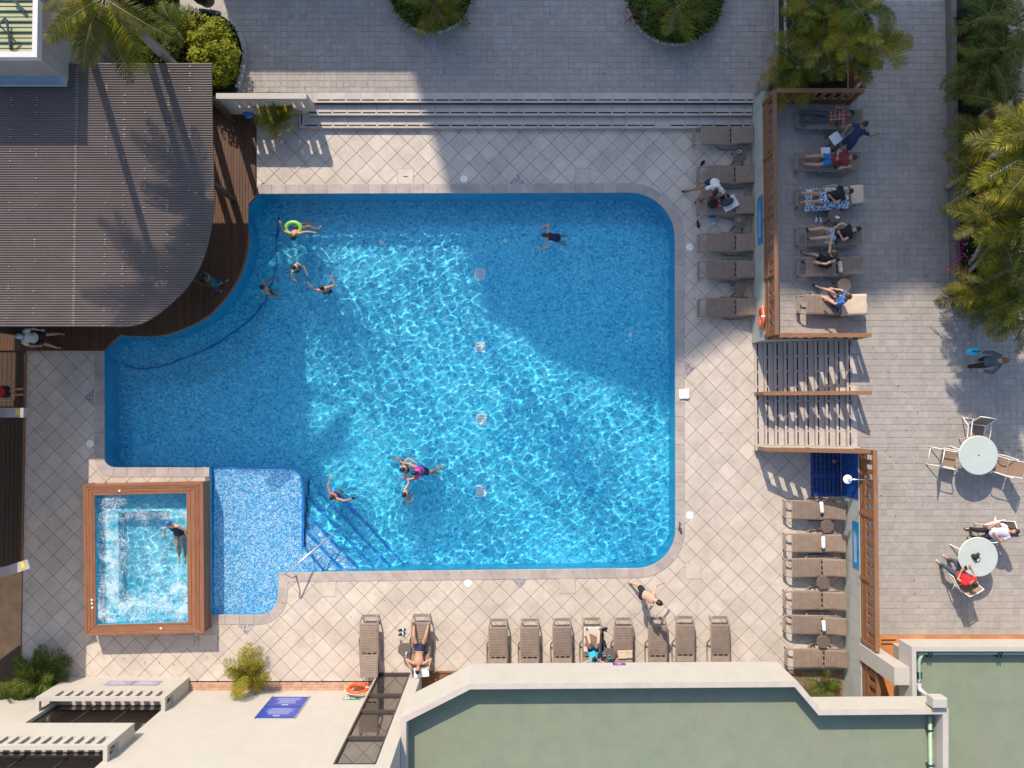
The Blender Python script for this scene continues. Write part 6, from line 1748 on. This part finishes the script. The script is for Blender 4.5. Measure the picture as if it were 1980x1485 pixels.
W23 = person('woman with long auburn hair in a dark jacket walking with a turquoise bag', at(1911,699,Zt+.90), (.06,-.02,1), (.1,1,0), head=(.05,0,1), face=(-.95,.1,-.2),
       aL=((-.15,-.55,-.8),(-.65,.2,-.65)), aR=((-.25,.35,-.9),(-.65,.1,-.6)), lL=((-.25,-.05,-.97),(.1,.0,-1)), lR=((.28,.02,-.96),(.30,0,-.95)), skin='tan', hair=('auburn','long'), wear=(('shirt','denim',1.8),('trousers','black')), fem=True, shoes='black')
# far left
person('man in pale tee and blue white cap walking below the canopy edge', at(66,653,.95), (-.05,-.02,1), (-.1,-.99,0), head=(-.2,0,.97), face=(-.95,.1,-.3),
       aL=((.3,.35,-.9),(.5,-.1,-.8)), aR=((.25,-.35,-.9),(.45,.1,-.85)), lL=((.35,.12,-.93),(.45,.15,-.88)), lR=((.15,-.15,-.97),(.35,-.2,-.9)), skin='tan', hair=('capmix','cap'), wear=(('shirt','offwhite',.55),('shorts','black',.75)), shoes=None)
person('person in dark teal clothes half hidden by the curved canopy edge', at(410,545,.95), (.1,.05,1), (.6,-.8,0), head=(.1,.1,.95), face=(.8,.5,-.2),
       lL=((.3,.1,-.95),(.0,.0,-1)), lR=((-.1,-.2,-.97),(-.25,-.1,-.95)), skin='brown', wear=(('shirt','teal',1.7),('trousers','navy')), shoes='black')
person('person in a red shirt at the left edge of the dark timber walk', at(1,757,.92), (-.02,.02,1), (.1,-.99,0), head=(-.1,0,1), face=(.9,.1,-.3),
       aL=((.8,.25,-.5),(.95,.05,-.25)), aR=((.2,-.35,-.9),(.6,0,-.75)), skin='tan', wear=(('shirt','red',.6),('shorts','black',.8)), shoes='black')
# swimmers: shoulders at the surface
def swimmer(label, u, v, **kw):
    zp = kw.pop('z', -.50); upv = nz_(kw.get('up', (0,0,1)))
    hcz = zp+.72*upv.z
    p = P(u, v, max(hcz, 0.05)); pel = Vector((p.x, p.y, zp))-Vector((upv.x, upv.y, 0))*.70
    kw.setdefault('s', .87)
    return person(label, pel, wet=True, **kw)
TR = ((.15,.0,-1),(0,0,-1))
swimmer('swimmer in sunglasses lying back in a green float ring', 566,456, z=-.38, up=(.03,-.45,.85), R=(-1,0,0) if False else (1,0,0), head=(0,-.7,.6), face=(0,.2,1), aL=((-.85,.3,.1),(-.3,.9,.1)), aR=((.9,.2,.1),(.7,-.1,.1)), lL=((.45,.55,-.6),(.7,.0,-.6)), lR=((.65,.35,-.6),(.75,-.2,-.5)), skin='tan', wear=(('bikini','orange'),), fem=True, shades=True, hair=('black','bob'))
swimmer('swimmer in dark water hugging the arms to the chest, third from the timber platform', 567,517, up=(.10,-.15,.98), R=(-.5,-.85,0), face=(.6,-.6,-.3), aL=((.55,-.25,-.35),(.35,-.85,-.1)), aR=((-.15,-.75,-.35),(.75,-.35,-.1)), skin='fair', wear=(('shorts','teal'),))
swimmer('swimmer at the shade edge lifting one bent arm', 620,555, up=(-.05,.05,1), R=(.95,.3,0), face=(-.6,.4,-.2), aL=((-.75,.2,-.45),(-.5,.6,-.1)), aR=((.85,.25,.12),(-.25,.85,.3)), skin='tan', wear=(('shorts','navy'),))
swimmer('swimmer in dark shade closest to the curved timber platform', 506,554, up=(-.05,.06,1), R=(.35,-.93,0), face=(.9,.25,-.2), aL=((.55,.55,-.35),(.9,.25,-.1)), aR=((.75,-.35,-.4),(.9,-.0,-.1)), skin='tan', wear=(('shorts','black'),))
swimmer('lone swimmer right of centre with both arms swept forward', 1046,454, z=-.24, up=(-.72,.02,.55), R=(0,1,0), head=(-.5,0,.8), face=(-.9,0,.2), aL=((-.05,-.98,.15),(-.95,-.1,.1)), aR=((.1,.98,.15),(-.85,-.45,.1)), lL=((.45,-.20,-.85),(.3,.1,-.9)), lR=((.45,.15,-.85),(.3,.1,-.9)), skin='fair', hair=('brown','bun'), wear=(('swimsuit','navy'),), fem=True)
W6 = swimmer('swimmer in a magenta top raising a phone near the bathing steps', 642,959, up=(.05,.10,1), R=(.75,-.6,0), head=(-.1,-.05,1), face=(.3,.6,-.3), aL=((-.25,.85,.22),(.35,.85,.15)), aR=((.85,-.25,.15),(.9,.28,.22)), skin='tan', hair=('brown','bob'), wear=(('tank','magenta'),('shorts','navy')), fem=True)
swimmer('man in the water holding the woman in pink', 778,908, up=(-.05,.0,1), R=(.2,-.98,0), face=(.9,-.1,-.2), aL=((.55,.65,.05),(.9,-.45,.05)), aR=((.45,-.75,-.05),(.95,.1,.05)), lL=((-.6,.5,-.6),(-.7,.1,-.7)), skin='tan', wear=(('shorts','navy'),))
swimmer('woman in a pink top leaning on the man in the water', 800,914, z=-.44, up=(-.25,.0,.95), R=(-.1,.98,0), head=(-.4,-.1,.9), face=(-.85,.0,-.3), aL=((-.75,-.35,-.1),(-.85,.2,.05)), aR=((-.75,.35,-.1),(-.85,.2,.05)), lL=((.75,.1,-.55),(.85,.45,-.3)), lR=((.75,-.3,-.55),(.7,-.2,-.7)), skin='tan', hair=('black','bob'), wear=(('shirt','pink',.35),('shorts','navy')), fem=True)
swimmer('swimmer below the embracing pair with both hands raised', 781,956, z=-.46, s=.88, up=(.0,.12,1), R=(.1,-.98,0), face=(.2,.8,-.1), aL=((.45,.75,.0),(-.2,.95,.15)), aR=((.35,-.55,-.4),(.3,.5,-.2)), skin='fair', wear=(('shorts','lightblue'),))
person('woman in blue swim cap and navy swimsuit sitting at the spa edge', at(347,1030,.42), (-.10,.55,.82), (-.98,.05,0), head=(-.25,.35,.85), face=(-.1,-.75,-.4), aL=((.45,-.45,-.55),(.1,-.85,-.45)), aR=((-.6,-.35,-.55),(-.1,-.88,-.4)),
       lL=((.02,-.95,-.12),(.02,-.80,-.5),(0,-.8,.5)), lR=((-.04,-.95,-.12),(.05,-.80,-.5),(0,-.8,.5)), skin='fair', hair=('capblue','cap'), wear=(('swimsuit','navy'),), fem=True, wet=True)
finish_people()
# ------------------------------------------------------------------ towels and other small things
T_ = {'white': cloth('white towel', (.74,.75,.77), .05), 'beige': cloth('beige towel', (.55,.44,.33), .06), 'pale': cloth('pale towel', (.58,.50,.43), .06), 'pattern': CL['patterned']}
def towel(name, label, cat, c, sz, rz, m, zf=None, seed=0, amp=.012, nx=16, ny=14, th=.008, group=None, fold=0):
    """cloth of sz laid at c, following the height function zf, with soft wrinkles and ragged drape"""
    t0 = Vector(c); b = MB(); r = random.Random(seed); cs, sn = math.cos(rz), math.sin(rz); vs = []
    for j in range(ny+1):
        for i in range(nx+1):
            a, q = i/nx-.5, j/ny-.5
            x, y = a*sz[0]*(1+.05*noise.noise(Vector((q*4,seed,1)))), q*sz[1]*(1+.06*noise.noise(Vector((a*4,seed,5))))
            X, Y = x*cs-y*sn, x*sn+y*cs
            w_ = noise.noise(Vector((x*5+seed*3, y*5, .3)))+.5*noise.noise(Vector((x*13+seed, y*11, 1.3)))
            z = (zf(t0.x+X, t0.y+Y) if zf else t0.z)+amp*(1.1+w_)
            vs.append((X, Y, z-t0.z))
    n = nx+1; fs = [(j*n+i, j*n+i+1, (j+1)*n+i+1, (j+1)*n+i) for j in range(ny) for i in range(nx)]
    b.add(vs, fs); b.add([(x, y, z-th) for x, y, z in vs], [tuple(reversed(f)) for f in fs])
    o0 = len(vs); rim = [i for i in range(nx)]+[nx+j*n for j in range(ny)]+[ny*n+i for i in range(nx, 0, -1)]+[j*n for j in range(ny, 0, -1)]
    b.add([], []); 
    for i in range(len(rim)):
        a, q = rim[i], rim[(i+1)%len(rim)]; b.f.append((a+o0, q+o0, q, a)); b.mi.append(0)
    o = link(name, b.mesh(name, m, True), None, label=label, cat=cat, group=group); o.location = t0
    return o
def lounger_z(lo, base):
    M_ = Matrix.Translation(lo.location) @ Matrix.Rotation(lo.rotation_euler.z, 4, 'Z'); I = M_.inverted()
    def f(x, y):
        q = I @ Vector((x, y, 0))
        if q.x < 1.18: z = .352
        else: z = .352+(q.x-1.21)*math.tan(math.radians(12))+.012 if q.x > 1.21 else .352
        if abs(q.y) > .285: z -= min(.10, (abs(q.y)-.285)*1.2)
        return base+z
    return f
def L_(key): return LOUNGER[key]
p = P(1600,384,Zt+.4); towel('beach_towel', 'patterned blue white beach towel under the man in black', 'towel', (p.x-.02,p.y,Zt+.36), (1.30,.66), .06, T_['pattern'], lounger_z(L_(('b',1539,384)), Zt), 3, .004, 24, 12)
p = P(1659,374,Zt+.55); towel('head_towel', 'plain beige towel on the raised end of the patterned lounger', 'towel', (p.x,p.y,Zt+.5), (.36,.58), .05, T_['beige'], lambda x, y, f=lounger_z(L_(('b',1539,384)), Zt): f(x, y)+.012, 4, .006, 8, 12)
p = P(1652,589,Zt+.48); towel('draped_towel', 'beige towel draped over the raised end of the sunlit upper lounger', 'towel', (p.x,p.y,Zt+.45), (.72,.64), .03, T_['beige'], lounger_z(L_(('b',1542,589)), Zt), 5, .012, 16, 14)
p = P(1597,458,Zt+.4); towel('seat_towel', 'pale towel under the woman with bent bare legs', 'towel', (p.x,p.y,Zt+.36), (.55,.38), -.1, T_['pale'], lounger_z(L_(('b',1540,458)), Zt), 6, .006, 10, 8)
p = P(1597,293,Zt+.4); towel('folded_towel', 'white folded towel at the upper side of the maroon shirt lounger', 'towel', (p.x,p.y,Zt+.36), (.28,.26), .05, T_['white'], lambda x, y: Zt+.375, 7, .016, 8, 8, .03)
p = P(1617,267,Zt+.46); towel('folded_towel', 'white folded towel lying skewed on the side table by the bending person', 'towel', (p.x,p.y,Zt+.44), (.33,.34), .6, T_['white'], lambda x, y: Zt+.432, 8, .010, 8, 8, .010)
p = P(1323,762,.02); towel('folded_towel', 'white folded towel lying alone on the pool coping at the right side', 'towel', (p.x,p.y,.03), (.33,.33), .05, T_['white'], lambda x, y: .026, 9, .014, 8, 8, .012)
p = P(815,1300,.55); towel('head_towel', 'bright white towel under the head of the shirtless sunbather', 'towel', (p.x,p.y,.5), (.46,.30), .1, T_['white'], lambda x, y, f=lounger_z(L_(('d',814,1188)), 0): f(x, y)+.03, 10, .03, 12, 10)
p = P(1145,1238,.4); towel('lounger_towel', 'pale towel spread below the woman with a camera', 'towel', (p.x,p.y,.36), (.52,.80), .0, T_['pale'], lounger_z(L_(('d',1144,1195)), 0), 11, .005, 10, 16)
p = P(1209,1266,.4); towel('folded_towel', 'folded beige towel on the lounger right of the camera woman', 'towel', (p.x,p.y,.36), (.46,.26), .05, T_['beige'], lambda x, y: .375, 12, .022, 12, 8, .02)
p = P(1412,392,.45); towel('crumpled_towel', 'white towel half under the dark backpack on a shaded lounger', 'towel', (p.x,p.y,.36), (.52,.40), .5, T_['white'], lambda x, y: .365, 13, .035, 14, 12, .012)
def roll(label, u, v, z, L, r, rz, m):
    p = P(u, v, z); b = MB(); rg = []
    for i in range(9):
        a = i/8-.5; k = 1 if 0 < i < 8 else .75
        rg.append([Vector((r*k*math.cos(2*PI*j/10)*(1+.06*noise.noise(Vector((j,i,u))))*1.0, a*L, r*.8*k*math.sin(2*PI*j/10)*(1+.06*noise.noise(Vector((i,j,v))))))for j in range(10)])
    b.loft(rg); o = lpart('rolled_towel', b, m, None, True, label=label, cat='towel', group='rolled towels'); o.location = p; o.rotation_euler = (0,0,rz); return o
roll('rolled white towel on the lounger nearest the shower', 1589,981,.42,.36,.065,.1, T_['white'])
roll('rolled white towel on the second lounger below the shower', 1592,1049,.42,.38,.065,.02, T_['white'])
roll('rolled white towel on the fifth lounger below the shower', 1593,1210,.42,.34,.065,.08, T_['white'])
roll('rolled pale towel behind the woman in the black dress', 1625,516,Zt+.42,.34,.07,.12, T_['pale'])
# round skimmer lids in the deck
for u, v, lab in [(897,346,'white round lid in the deck between the steps and the pool'),(1334,478,'white round lid beside the shaded loungers'),(1334,997,'white round lid on the sunlit right side of the pool'),(905,1128,'white round lid below the bottom edge of the pool'),(174,858,'white round lid on the shaded left side of the pool')]:
    p = P(u, v, .0); t = thing('skimmer_lid', lab, 'lid', p, group='white round lids in the deck')
    b = MB(); b.disc((0,0), .118, -.005, .012, 28, .006); lpart('cover', b, M['white_plastic'], t)
    b = MB(); a = random.uniform(0,3); b.disc((.05*math.cos(a),.05*math.sin(a)), .011, .0121, .0135, 10); lpart('finger_hole', b, M['black'], t)
    b = MB(); b.disc((-.05*math.cos(a),-.05*math.sin(a)), .011, .0121, .0135, 10); lpart('finger_hole', b, M['black'], t)
# mosaic triangles
chipc = [mat('chip white', (.65,.63,.60), .4), mat('chip red', (.50,.03,.04), .4), mat('chip blue', (.06,.12,.35), .4), mat('chip grey', (.25,.24,.25), .4)]
for pts, lab in [([(985,356),(1017,356),(1000,336)],'red white and blue mosaic triangle at the top coping'),([(1324,697),(1324,730),(1343,712)],'mosaic triangle at the right coping above the folded towel'),([(988,1118),(1021,1118),(1005,1139)],'mosaic triangle at the bottom coping'),
                 ([(181,751),(181,784),(164,768)],'mosaic triangle at the left coping in the shade'),([(458,1206),(495,1206),(476,1228)],'mosaic triangle below the shallow ledge')]:
    q = [xy(*a) for a in pts]
    if area(q) < 0: q = q[::-1]
    c = (sum(a[0] for a in q)/3, sum(a[1] for a in q)/3)
    t = thing('mosaic_triangle', lab, 'mosaic', (c[0],c[1],0), group='mosaic triangles in the deck')
    b = MB(); b.prism(q, -.008, .003); part('bed', b, mat('mosaic bed', (.30,.27,.26), .8), t)
    b = MB(); r = random.Random(len(lab)); qi_ = inset(q, .03); x0, x1 = min(a[0] for a in q), max(a[0] for a in q); y0, y1 = min(a[1] for a in q), max(a[1] for a in q)
    for i in range(40):
        for j in range(40):
            x, y = x0+.032*i+r.uniform(-.004,.004), y0+.032*j+r.uniform(-.004,.004)
            if x > x1 or y > y1 or not inside((x,y), q): continue
            edge_ = not inside((x,y), qi_)
            b.m = (r.choice([1,1,1,0,3]) if edge_ else r.choice([0,0,0,2,2,3])); s = r.uniform(.010,.0145); a = r.uniform(0,1.6)
            b.prism([(x+s*math.cos(a+1.57*k), y+s*math.sin(a+1.57*k)) for k in range(4)], .0, .006+r.uniform(0,.001))
    part('chips', b, chipc, t, kind='stuff')
# pool handrail
hr_ = thing('handrail', 'steel handrail slanting from the bottom coping into the water over the bathing steps', 'handrail', P(552,1112,0))
r0 = P(551,1110,.78); r1 = P(641,1035,-.02); r2 = r1+(r1-r0)*.42; r2.z = -.75
b = MB(); b.tube([r0+Vector((-.02,-.02,-.06)), r0, r0.lerp(r1,.5), r1, r2], .026, 10); part('rail', b, M['chrome'], hr_, True)
pz = Vector((r0.x+.02, r0.y+.02, 0)); 
b = MB(); b.tube([r0+Vector((-.02,-.02,-.06)), Vector((r0.x+.12, P(560,1113).y, .40)), Vector((r0.x+.14, P(560,1113).y, 0.0))], .026, 10); part('post', b, M['chrome'], hr_, True)
b = MB(); q = r0.lerp(r1,.42); b.tube([q, Vector((q.x+.05,q.y-.02,-.33))], .022, 8); part('post', b, M['chrome'], hr_, True)
# life rings
def life_ring(label, c, axis, R, r):
    t = thing('life_ring', label, 'life ring', c, group='orange life rings')
    ax = nz_(axis); u = ax.orthogonal().normalized(); w_ = ax.cross(u); b = MB(); n = 36
    b.tube([u*math.cos(2*PI*k/n)*R+w_*math.sin(2*PI*k/n)*R for k in range(n+1)], r, 10, False); lpart('ring', b, mat('orange life ring', (.72,.10,.025), .55, .08, 6), t, True)
    for k in range(4):
        a = 2*PI*(k+.5)/4; b = MB(); b.tube([u*math.cos(a+d)*R+w_*math.sin(a+d)*R for d in (-.09,0,.09)], r*1.05, 10); lpart('band', b, mat('band', (.78,.16,.08) if k else (.75,.72,.68), .6), t, True)
    b = MB(); b.tube([u*math.cos(2*PI*k/n)*(R+r*(1.1+.5*abs(math.sin(2*PI*k/n*2))))+w_*math.sin(2*PI*k/n)*(R+r*(1.1+.5*abs(math.sin(2*PI*k/n*2)))) for k in range(n+1)], .008, 5, False); lpart('rope', b, T_['white'], t, True)
    return t
life_ring('orange life ring hanging on the fence above the last shaded lounger', P(1473,614,1.15), (1,0,.15), .29, .062)
life_ring('orange life ring leaning on the white wall beside the tall glazing', (P(692,1328,.42).x, Y_FAC+.20, .43), (0,1,.12), .30, .065)
# slippers and shoes
def slipper(label, u, v, z, rz, m, group, strap=True, s=1.0, cat='slipper'):
    p = P(u, v, z+.02); t = thing('slipper', label, cat, (p.x,p.y,z), rz, group)
    pl_ = [(.135*s*math.cos(a)*(1 if math.cos(a) > 0 else .95), .05*s*math.sin(a)*(1.0 if math.cos(a) > 0 else .82)) for a in [2*PI*k/16 for k in range(16)]]
    b = MB(); b.prism(pl_, .001, .026, .006); lpart('sole', b, m, t)
    b = MB(); b.tube([(.02,-.048*s,.02),(.05,-.03*s,.055),(.055,0,.065),(.05,.03*s,.055),(.02,.048*s,.02)], .020*s, 6); lpart('strap', b, T_['white'] if strap == 'w' else m, t, True); return t
slipper('black slipper with pale print lying above the white tee man', 1358,316,0,.95,M['black'],'scattered slippers','b')
slipper('black slipper lying alone near the shaded pool edge lounger', 1350,433,0,-1.35,M['black'],'scattered slippers','b')
slipper('dark blue sandal just under the backpack lounger', 1377,418,0,.1,CL['blue'],'scattered slippers','b')
slipper('white and blue sandal beside the dark blue one', 1380,430,0,-1.2,CL['lightblue'],'scattered slippers','w')
for u, v, rz, lab in [(777,1218,.15,'upper one of the navy flip flops beside the side table'),(777,1226,.25,'lower one of the navy flip flops beside the side table')]: slipper(lab, u, v, 0, rz, CL['navy'], 'navy flip flops', 'w', .95)
for u, v, rz, lab in [(1579,423,1.45,'left one of the white sneakers on the upper terrace'),(1587,423,1.7,'right one of the white sneakers on the upper terrace')]:
    p = P(u, v, Zt+.05); t = thing('sneaker', lab, 'shoe', (p.x,p.y,Zt), rz+PI, 'white sneakers on the upper terrace'); b = MB()
    b.loft([[(x, w_*math.cos(2*PI*k/10), max(.002, .045*h+ .045*h*math.sin(2*PI*k/10))) for k in range(10)] for x, w_, h in ((-.13,.028,.9),(-.11,.04,1.1),(0,.043,1.1),(.09,.050,.8),(.14,.030,.6))]); lpart('upper', b, CL['white'], t, True)
    b = MB(); b.ell((-.07,0,.10), (.05,.028,.03), 10, 6); lpart('lining', b, M['black'], t, True)
for u, v, rz, lab in [(1168,1217,.5,'upper black shoe right of the camera woman'),(1164,1228,1.4,'lower black shoe right of the camera woman')]: slipper(lab, u, v, 0, rz, M['black'], 'black shoes by the camera woman', 'b', .95)
# cups, bottle, phones, cameras
def cup(label, u, v, z, r, h, m, name='cup', cat='cup'):
    p = P(u, v, z+h); t = thing(name, label, cat, (p.x,p.y,z)); b = MB()
    b.loft([[(rr*math.cos(2*PI*k/14), rr*math.sin(2*PI*k/14), zz) for k in range(14)] for rr, zz in ((r*.8,.001),(r,h),(r*.88,h),(r*.75,h*.25))]); lpart('bowl', b, m, t, True)
    b = MB(); b.disc((0,0), r*.76, h*.3, h*.62, 14); lpart('drink', b, mat('drink', (.09,.06,.05), .2), t); return t
cup('white cup on the side table nearest the broad steps', 1430,293,.421,.055,.09,CL['white']); cup('small white cup with dark drink on the side table by the scattered slippers', 1429,426,.421,.05,.05,CL['white'])
cup('pale blue cup on the left of the camera woman table', 1168,1266,.421,.05,.10,CL['lightblue']); cup('aqua cup on the right of the camera woman table', 1179,1271,.421,.05,.11,CL['aqua'])
p = P(786,1263,.5); t = thing('water_bottle', 'clear water bottle on the side table by the sunbather', 'bottle', (p.x,p.y,.421)); b = MB()
b.loft([[(rr*math.cos(2*PI*k/12), rr*math.sin(2*PI*k/12), zz) for k in range(12)] for rr, zz in ((.034,0),(.036,.02),(.036,.15),(.018,.19),(.016,.21))]); lpart('bottle', b, CL['lightblue'], t, True)
b = MB(); b.disc((0,0), .018, .2101, .23, 12); lpart('cap', b, CL['white'], t)
def slab(name, label, cat, c, sz, rz, m, tilt=0.0, parts=()):
    t = thing(name, label, cat, c, rz); t.rotation_euler = (tilt, 0, rz); b = MB(); b.bbox((-sz[0]/2,-sz[1]/2,0),(sz[0]/2,sz[1]/2,sz[2]),min(sz[2]*.4,.006)); lpart('case', b, m, t); return t
p = P(1619,420,Zt+.43); t = slab('phone', 'phone with lit white screen on the table by the sneakers', 'phone', (p.x,p.y,Zt+.421), (.085,.15,.01), 1.3, M['black']); b = MB(); b.box((-.037,-.065,.0101),(.037,.065,.0115)); lpart('screen', b, CL['white'], t)
p = P(1622,503,Zt+.4); t = slab('phone', 'black phone beside the rolled pale towel', 'phone', (p.x,p.y,Zt+.366), (.08,.16,.012), .2, M['black']); b = MB(); b.box((-.034,-.072,.0121),(.034,.072,.0135)); lpart('screen', b, M['hinge'], t)
def camera_body(label, c, rz, tilt=0):
    t = thing('camera', label, 'camera', c); t.rotation_euler = (tilt,0,rz); b = MB(); b.bbox((-.085,-.045,0),(.085,.045,.10),.012); lpart('body', b, M['black'], t)
    b = MB(); b.tube([(-.01,.04,.05),(-.01,.12,.05),(-.01,.17,.05)], [.042,.044,.046], 14); lpart('lens', b, M['hinge'], t, True)
    b = MB(); b.bbox((-.035,-.03,.1001),(.035,.04,.135),.01); lpart('viewfinder', b, M['black'], t); return t
p = P(1884,1077,Zt+.78); cm = camera_body('black camera with strap lying on the lower cafe table', (p.x,p.y,Zt+.7355), -1.0)
b = MB(); b.tube(catmull([(.08,0,.06),(.17,-.02,.02),(.20,.08,.008),(.13,.14,.008),(.08,.09,.02),(.06,.0,.06)], 4), .009, 6, False); lpart('strap', b, M['black'], cm, True)
wr0 = W13['wr']; mid = (wr0['L']+wr0['R'])/2+Vector((0,.08,.03)); camera_body('black camera in the hands of the woman on the pale towel', mid, 0.0, .9)
mid = (W25['wr']['L']+W25['wr']['R'])/2+Vector((-.03,.09,.03)); slab('phone', 'black phone held by the man in red', 'phone', mid, (.08,.15,.012), .6, M['black'], .4)
hd_ = W6['wr']['R']+nz_(W6['A']['R'][1])*.12; slab('phone', 'dark phone in the raised hand of the magenta swimmer', 'phone', hd_, (.08,.14,.012), .8, M['black'], .9)
# backpack and clothes on the shaded lounger
p = P(1405,390,.5); bk = thing('backpack', 'black and grey backpack lying on the shaded lounger', 'backpack', (p.x,p.y,.40), .35)
def lump(c, r, seed, n=14, m=9, amp=.18, fl=-1):
    b = MB(); b.ell((0,0,0), (1,1,1), n, m); vs = []
    for q in b.v:
        d = Vector(q); k = 1+amp*noise.noise(d*2.1+Vector((seed,1,2)))+amp*.5*noise.noise(d*5+Vector((seed,0,0))); vs.append((c[0]+d.x*r[0]*k, c[1]+d.y*r[1]*k, max(fl, c[2]+d.z*r[2]*k)))
    b.v = vs; return b
lpart('bag', lump((0,0,.10),(.24,.14,.12),1), CL['grey'], bk, True); lpart('pocket', lump((.02,.15,.08),(.16,.09,.10),2), CL['black'], bk, True)
b = MB(); b.tube(catmull([(-.15,.05,.19),(-.22,.12,.22),(-.12,.2,.20),(.0,.16,.19)], 4), .014, 6); lpart('strap', b, CL['black'], bk, True)
p = P(1378,393,.5); hb_ = thing('handbag', 'dark bag with a red cloth at the foot of the backpack lounger', 'bag', (p.x,p.y,.40), .2)
lpart('bag', lump((0,0,.08),(.15,.14,.12),3), CL['black'], hb_, True); lpart('cloth', lump((.15,0,.03),(.07,.15,.06),4), CL['red'], hb_, True); lpart('lining', lump((.24,-.03,.01),(.10,.11,.04),5), CL['offwhite'], hb_, True)
p = P(480,220,.2); t = thing('blue_bundle', 'crumpled bright blue bundle at the corner of the timber platform', 'bundle', (p.x,p.y,.06)); lpart('cloth', lump((0,0,.12),(.16,.14,.12),6,18,12,.30), cloth('bright blue cloth', (.06,.22,.55), .25), t, True)
h_ = W23['wr']['R']; t = thing('shoulder_bag', 'turquoise bag carried by the woman walking on the terrace', 'bag', (h_.x-.16,h_.y+.03,h_.z-.30)); lpart('bag', lump((0,0,.12),(.21,.12,.17),7), CL['aqua'], t, True); b = MB(); b.tube([(-.12,0,.26),(.02,-.02,.36),(.14,0,.28)], .012, 6); lpart('handle', b, CL['black'], t, True)
p = P(1314,1022,.02); t = thing('swim_goggles', 'dark goggles with a crumpled strap on the coping at the lower right corner', 'goggles', (p.x,p.y,.013)); b = MB()
b.tube(catmull([(-.02,.20,.01),(.03,.14,.015),(-.02,.08,.01),(.0,.0,.02),(.03,-.08,.015),(.05,-.16,.01)], 4), .014, 6); lpart('strap', b, CL['navy'], t, True); lpart('lens', lump((.0,.0,.02),(.05,.06,.02),8), CL['grey'], t, True); lpart('lens', lump((.04,-.10,.02),(.04,.06,.02),9), CL['grey'], t, True)
# green float ring
p = P(566,447,-.02); t = thing('float_ring', 'pale green swimming float behind the reclining swimmer', 'float', (p.x,p.y+.10,-.09)); t['in_water'] = True
b = MB(); b.tube([(.24*math.cos(2*PI*k/28), .20*math.sin(2*PI*k/28), 0) for k in range(29)], .075, 10, False); lpart('ring', b, mat('green vinyl', (.20,.46,.10), .35, .08, 5), t, True)
# small bright board fixed on the fascia
p = P(1197,1281,3.5); t = thing('fascia_board', 'small blue and red board clipped to the lower edge of the white fascia', 'sign', p)
fy = P(1200,1300,4.2).y; yb3 = top[2].y
b = MB(); b.box((p.x-.18,yb3+.004,3.40),(p.x+.18,yb3+.03,3.62)); part('board', b, M['sign_blue'], t); b = MB(); b.box((p.x-.11,yb3+.0302,3.46),(p.x+.11,yb3+.0325,3.56)); part('emblem_field', b, CL['magenta'], t); b = MB(); b.box((p.x-.05,yb3+.0327,3.49),(p.x+.05,yb3+.034,3.53)); part('emblem', b, CL['white'], t)
# dark bag under the shoes lounger
p = P(1166,1248,.1); t = thing('dark_bag', 'dark slouched bag between the camera woman and her side table', 'bag', (p.x,p.y,.002)); lpart('bag', lump((0,0,.10),(.10,.20,.11),10), CL['navy'], t, True)
# ------------------------------------------------------------------ everything under water receives the light bent by the waves
_wet = ('pool_floor','pool_wall','pool_ledge','pool_step','edge_trim','nosing','cover','slot','floor_inlet','vacuum_hose','spa_basin','basin_wall')
for o in bpy.data.objects:
    if o.type != 'MESH': continue
    top_ = o
    while top_.parent is not None: top_ = top_.parent
    if o.name.split('.')[0] in _wet or top_.get('in_water'):
        o.cycles.is_caustics_receiver = True
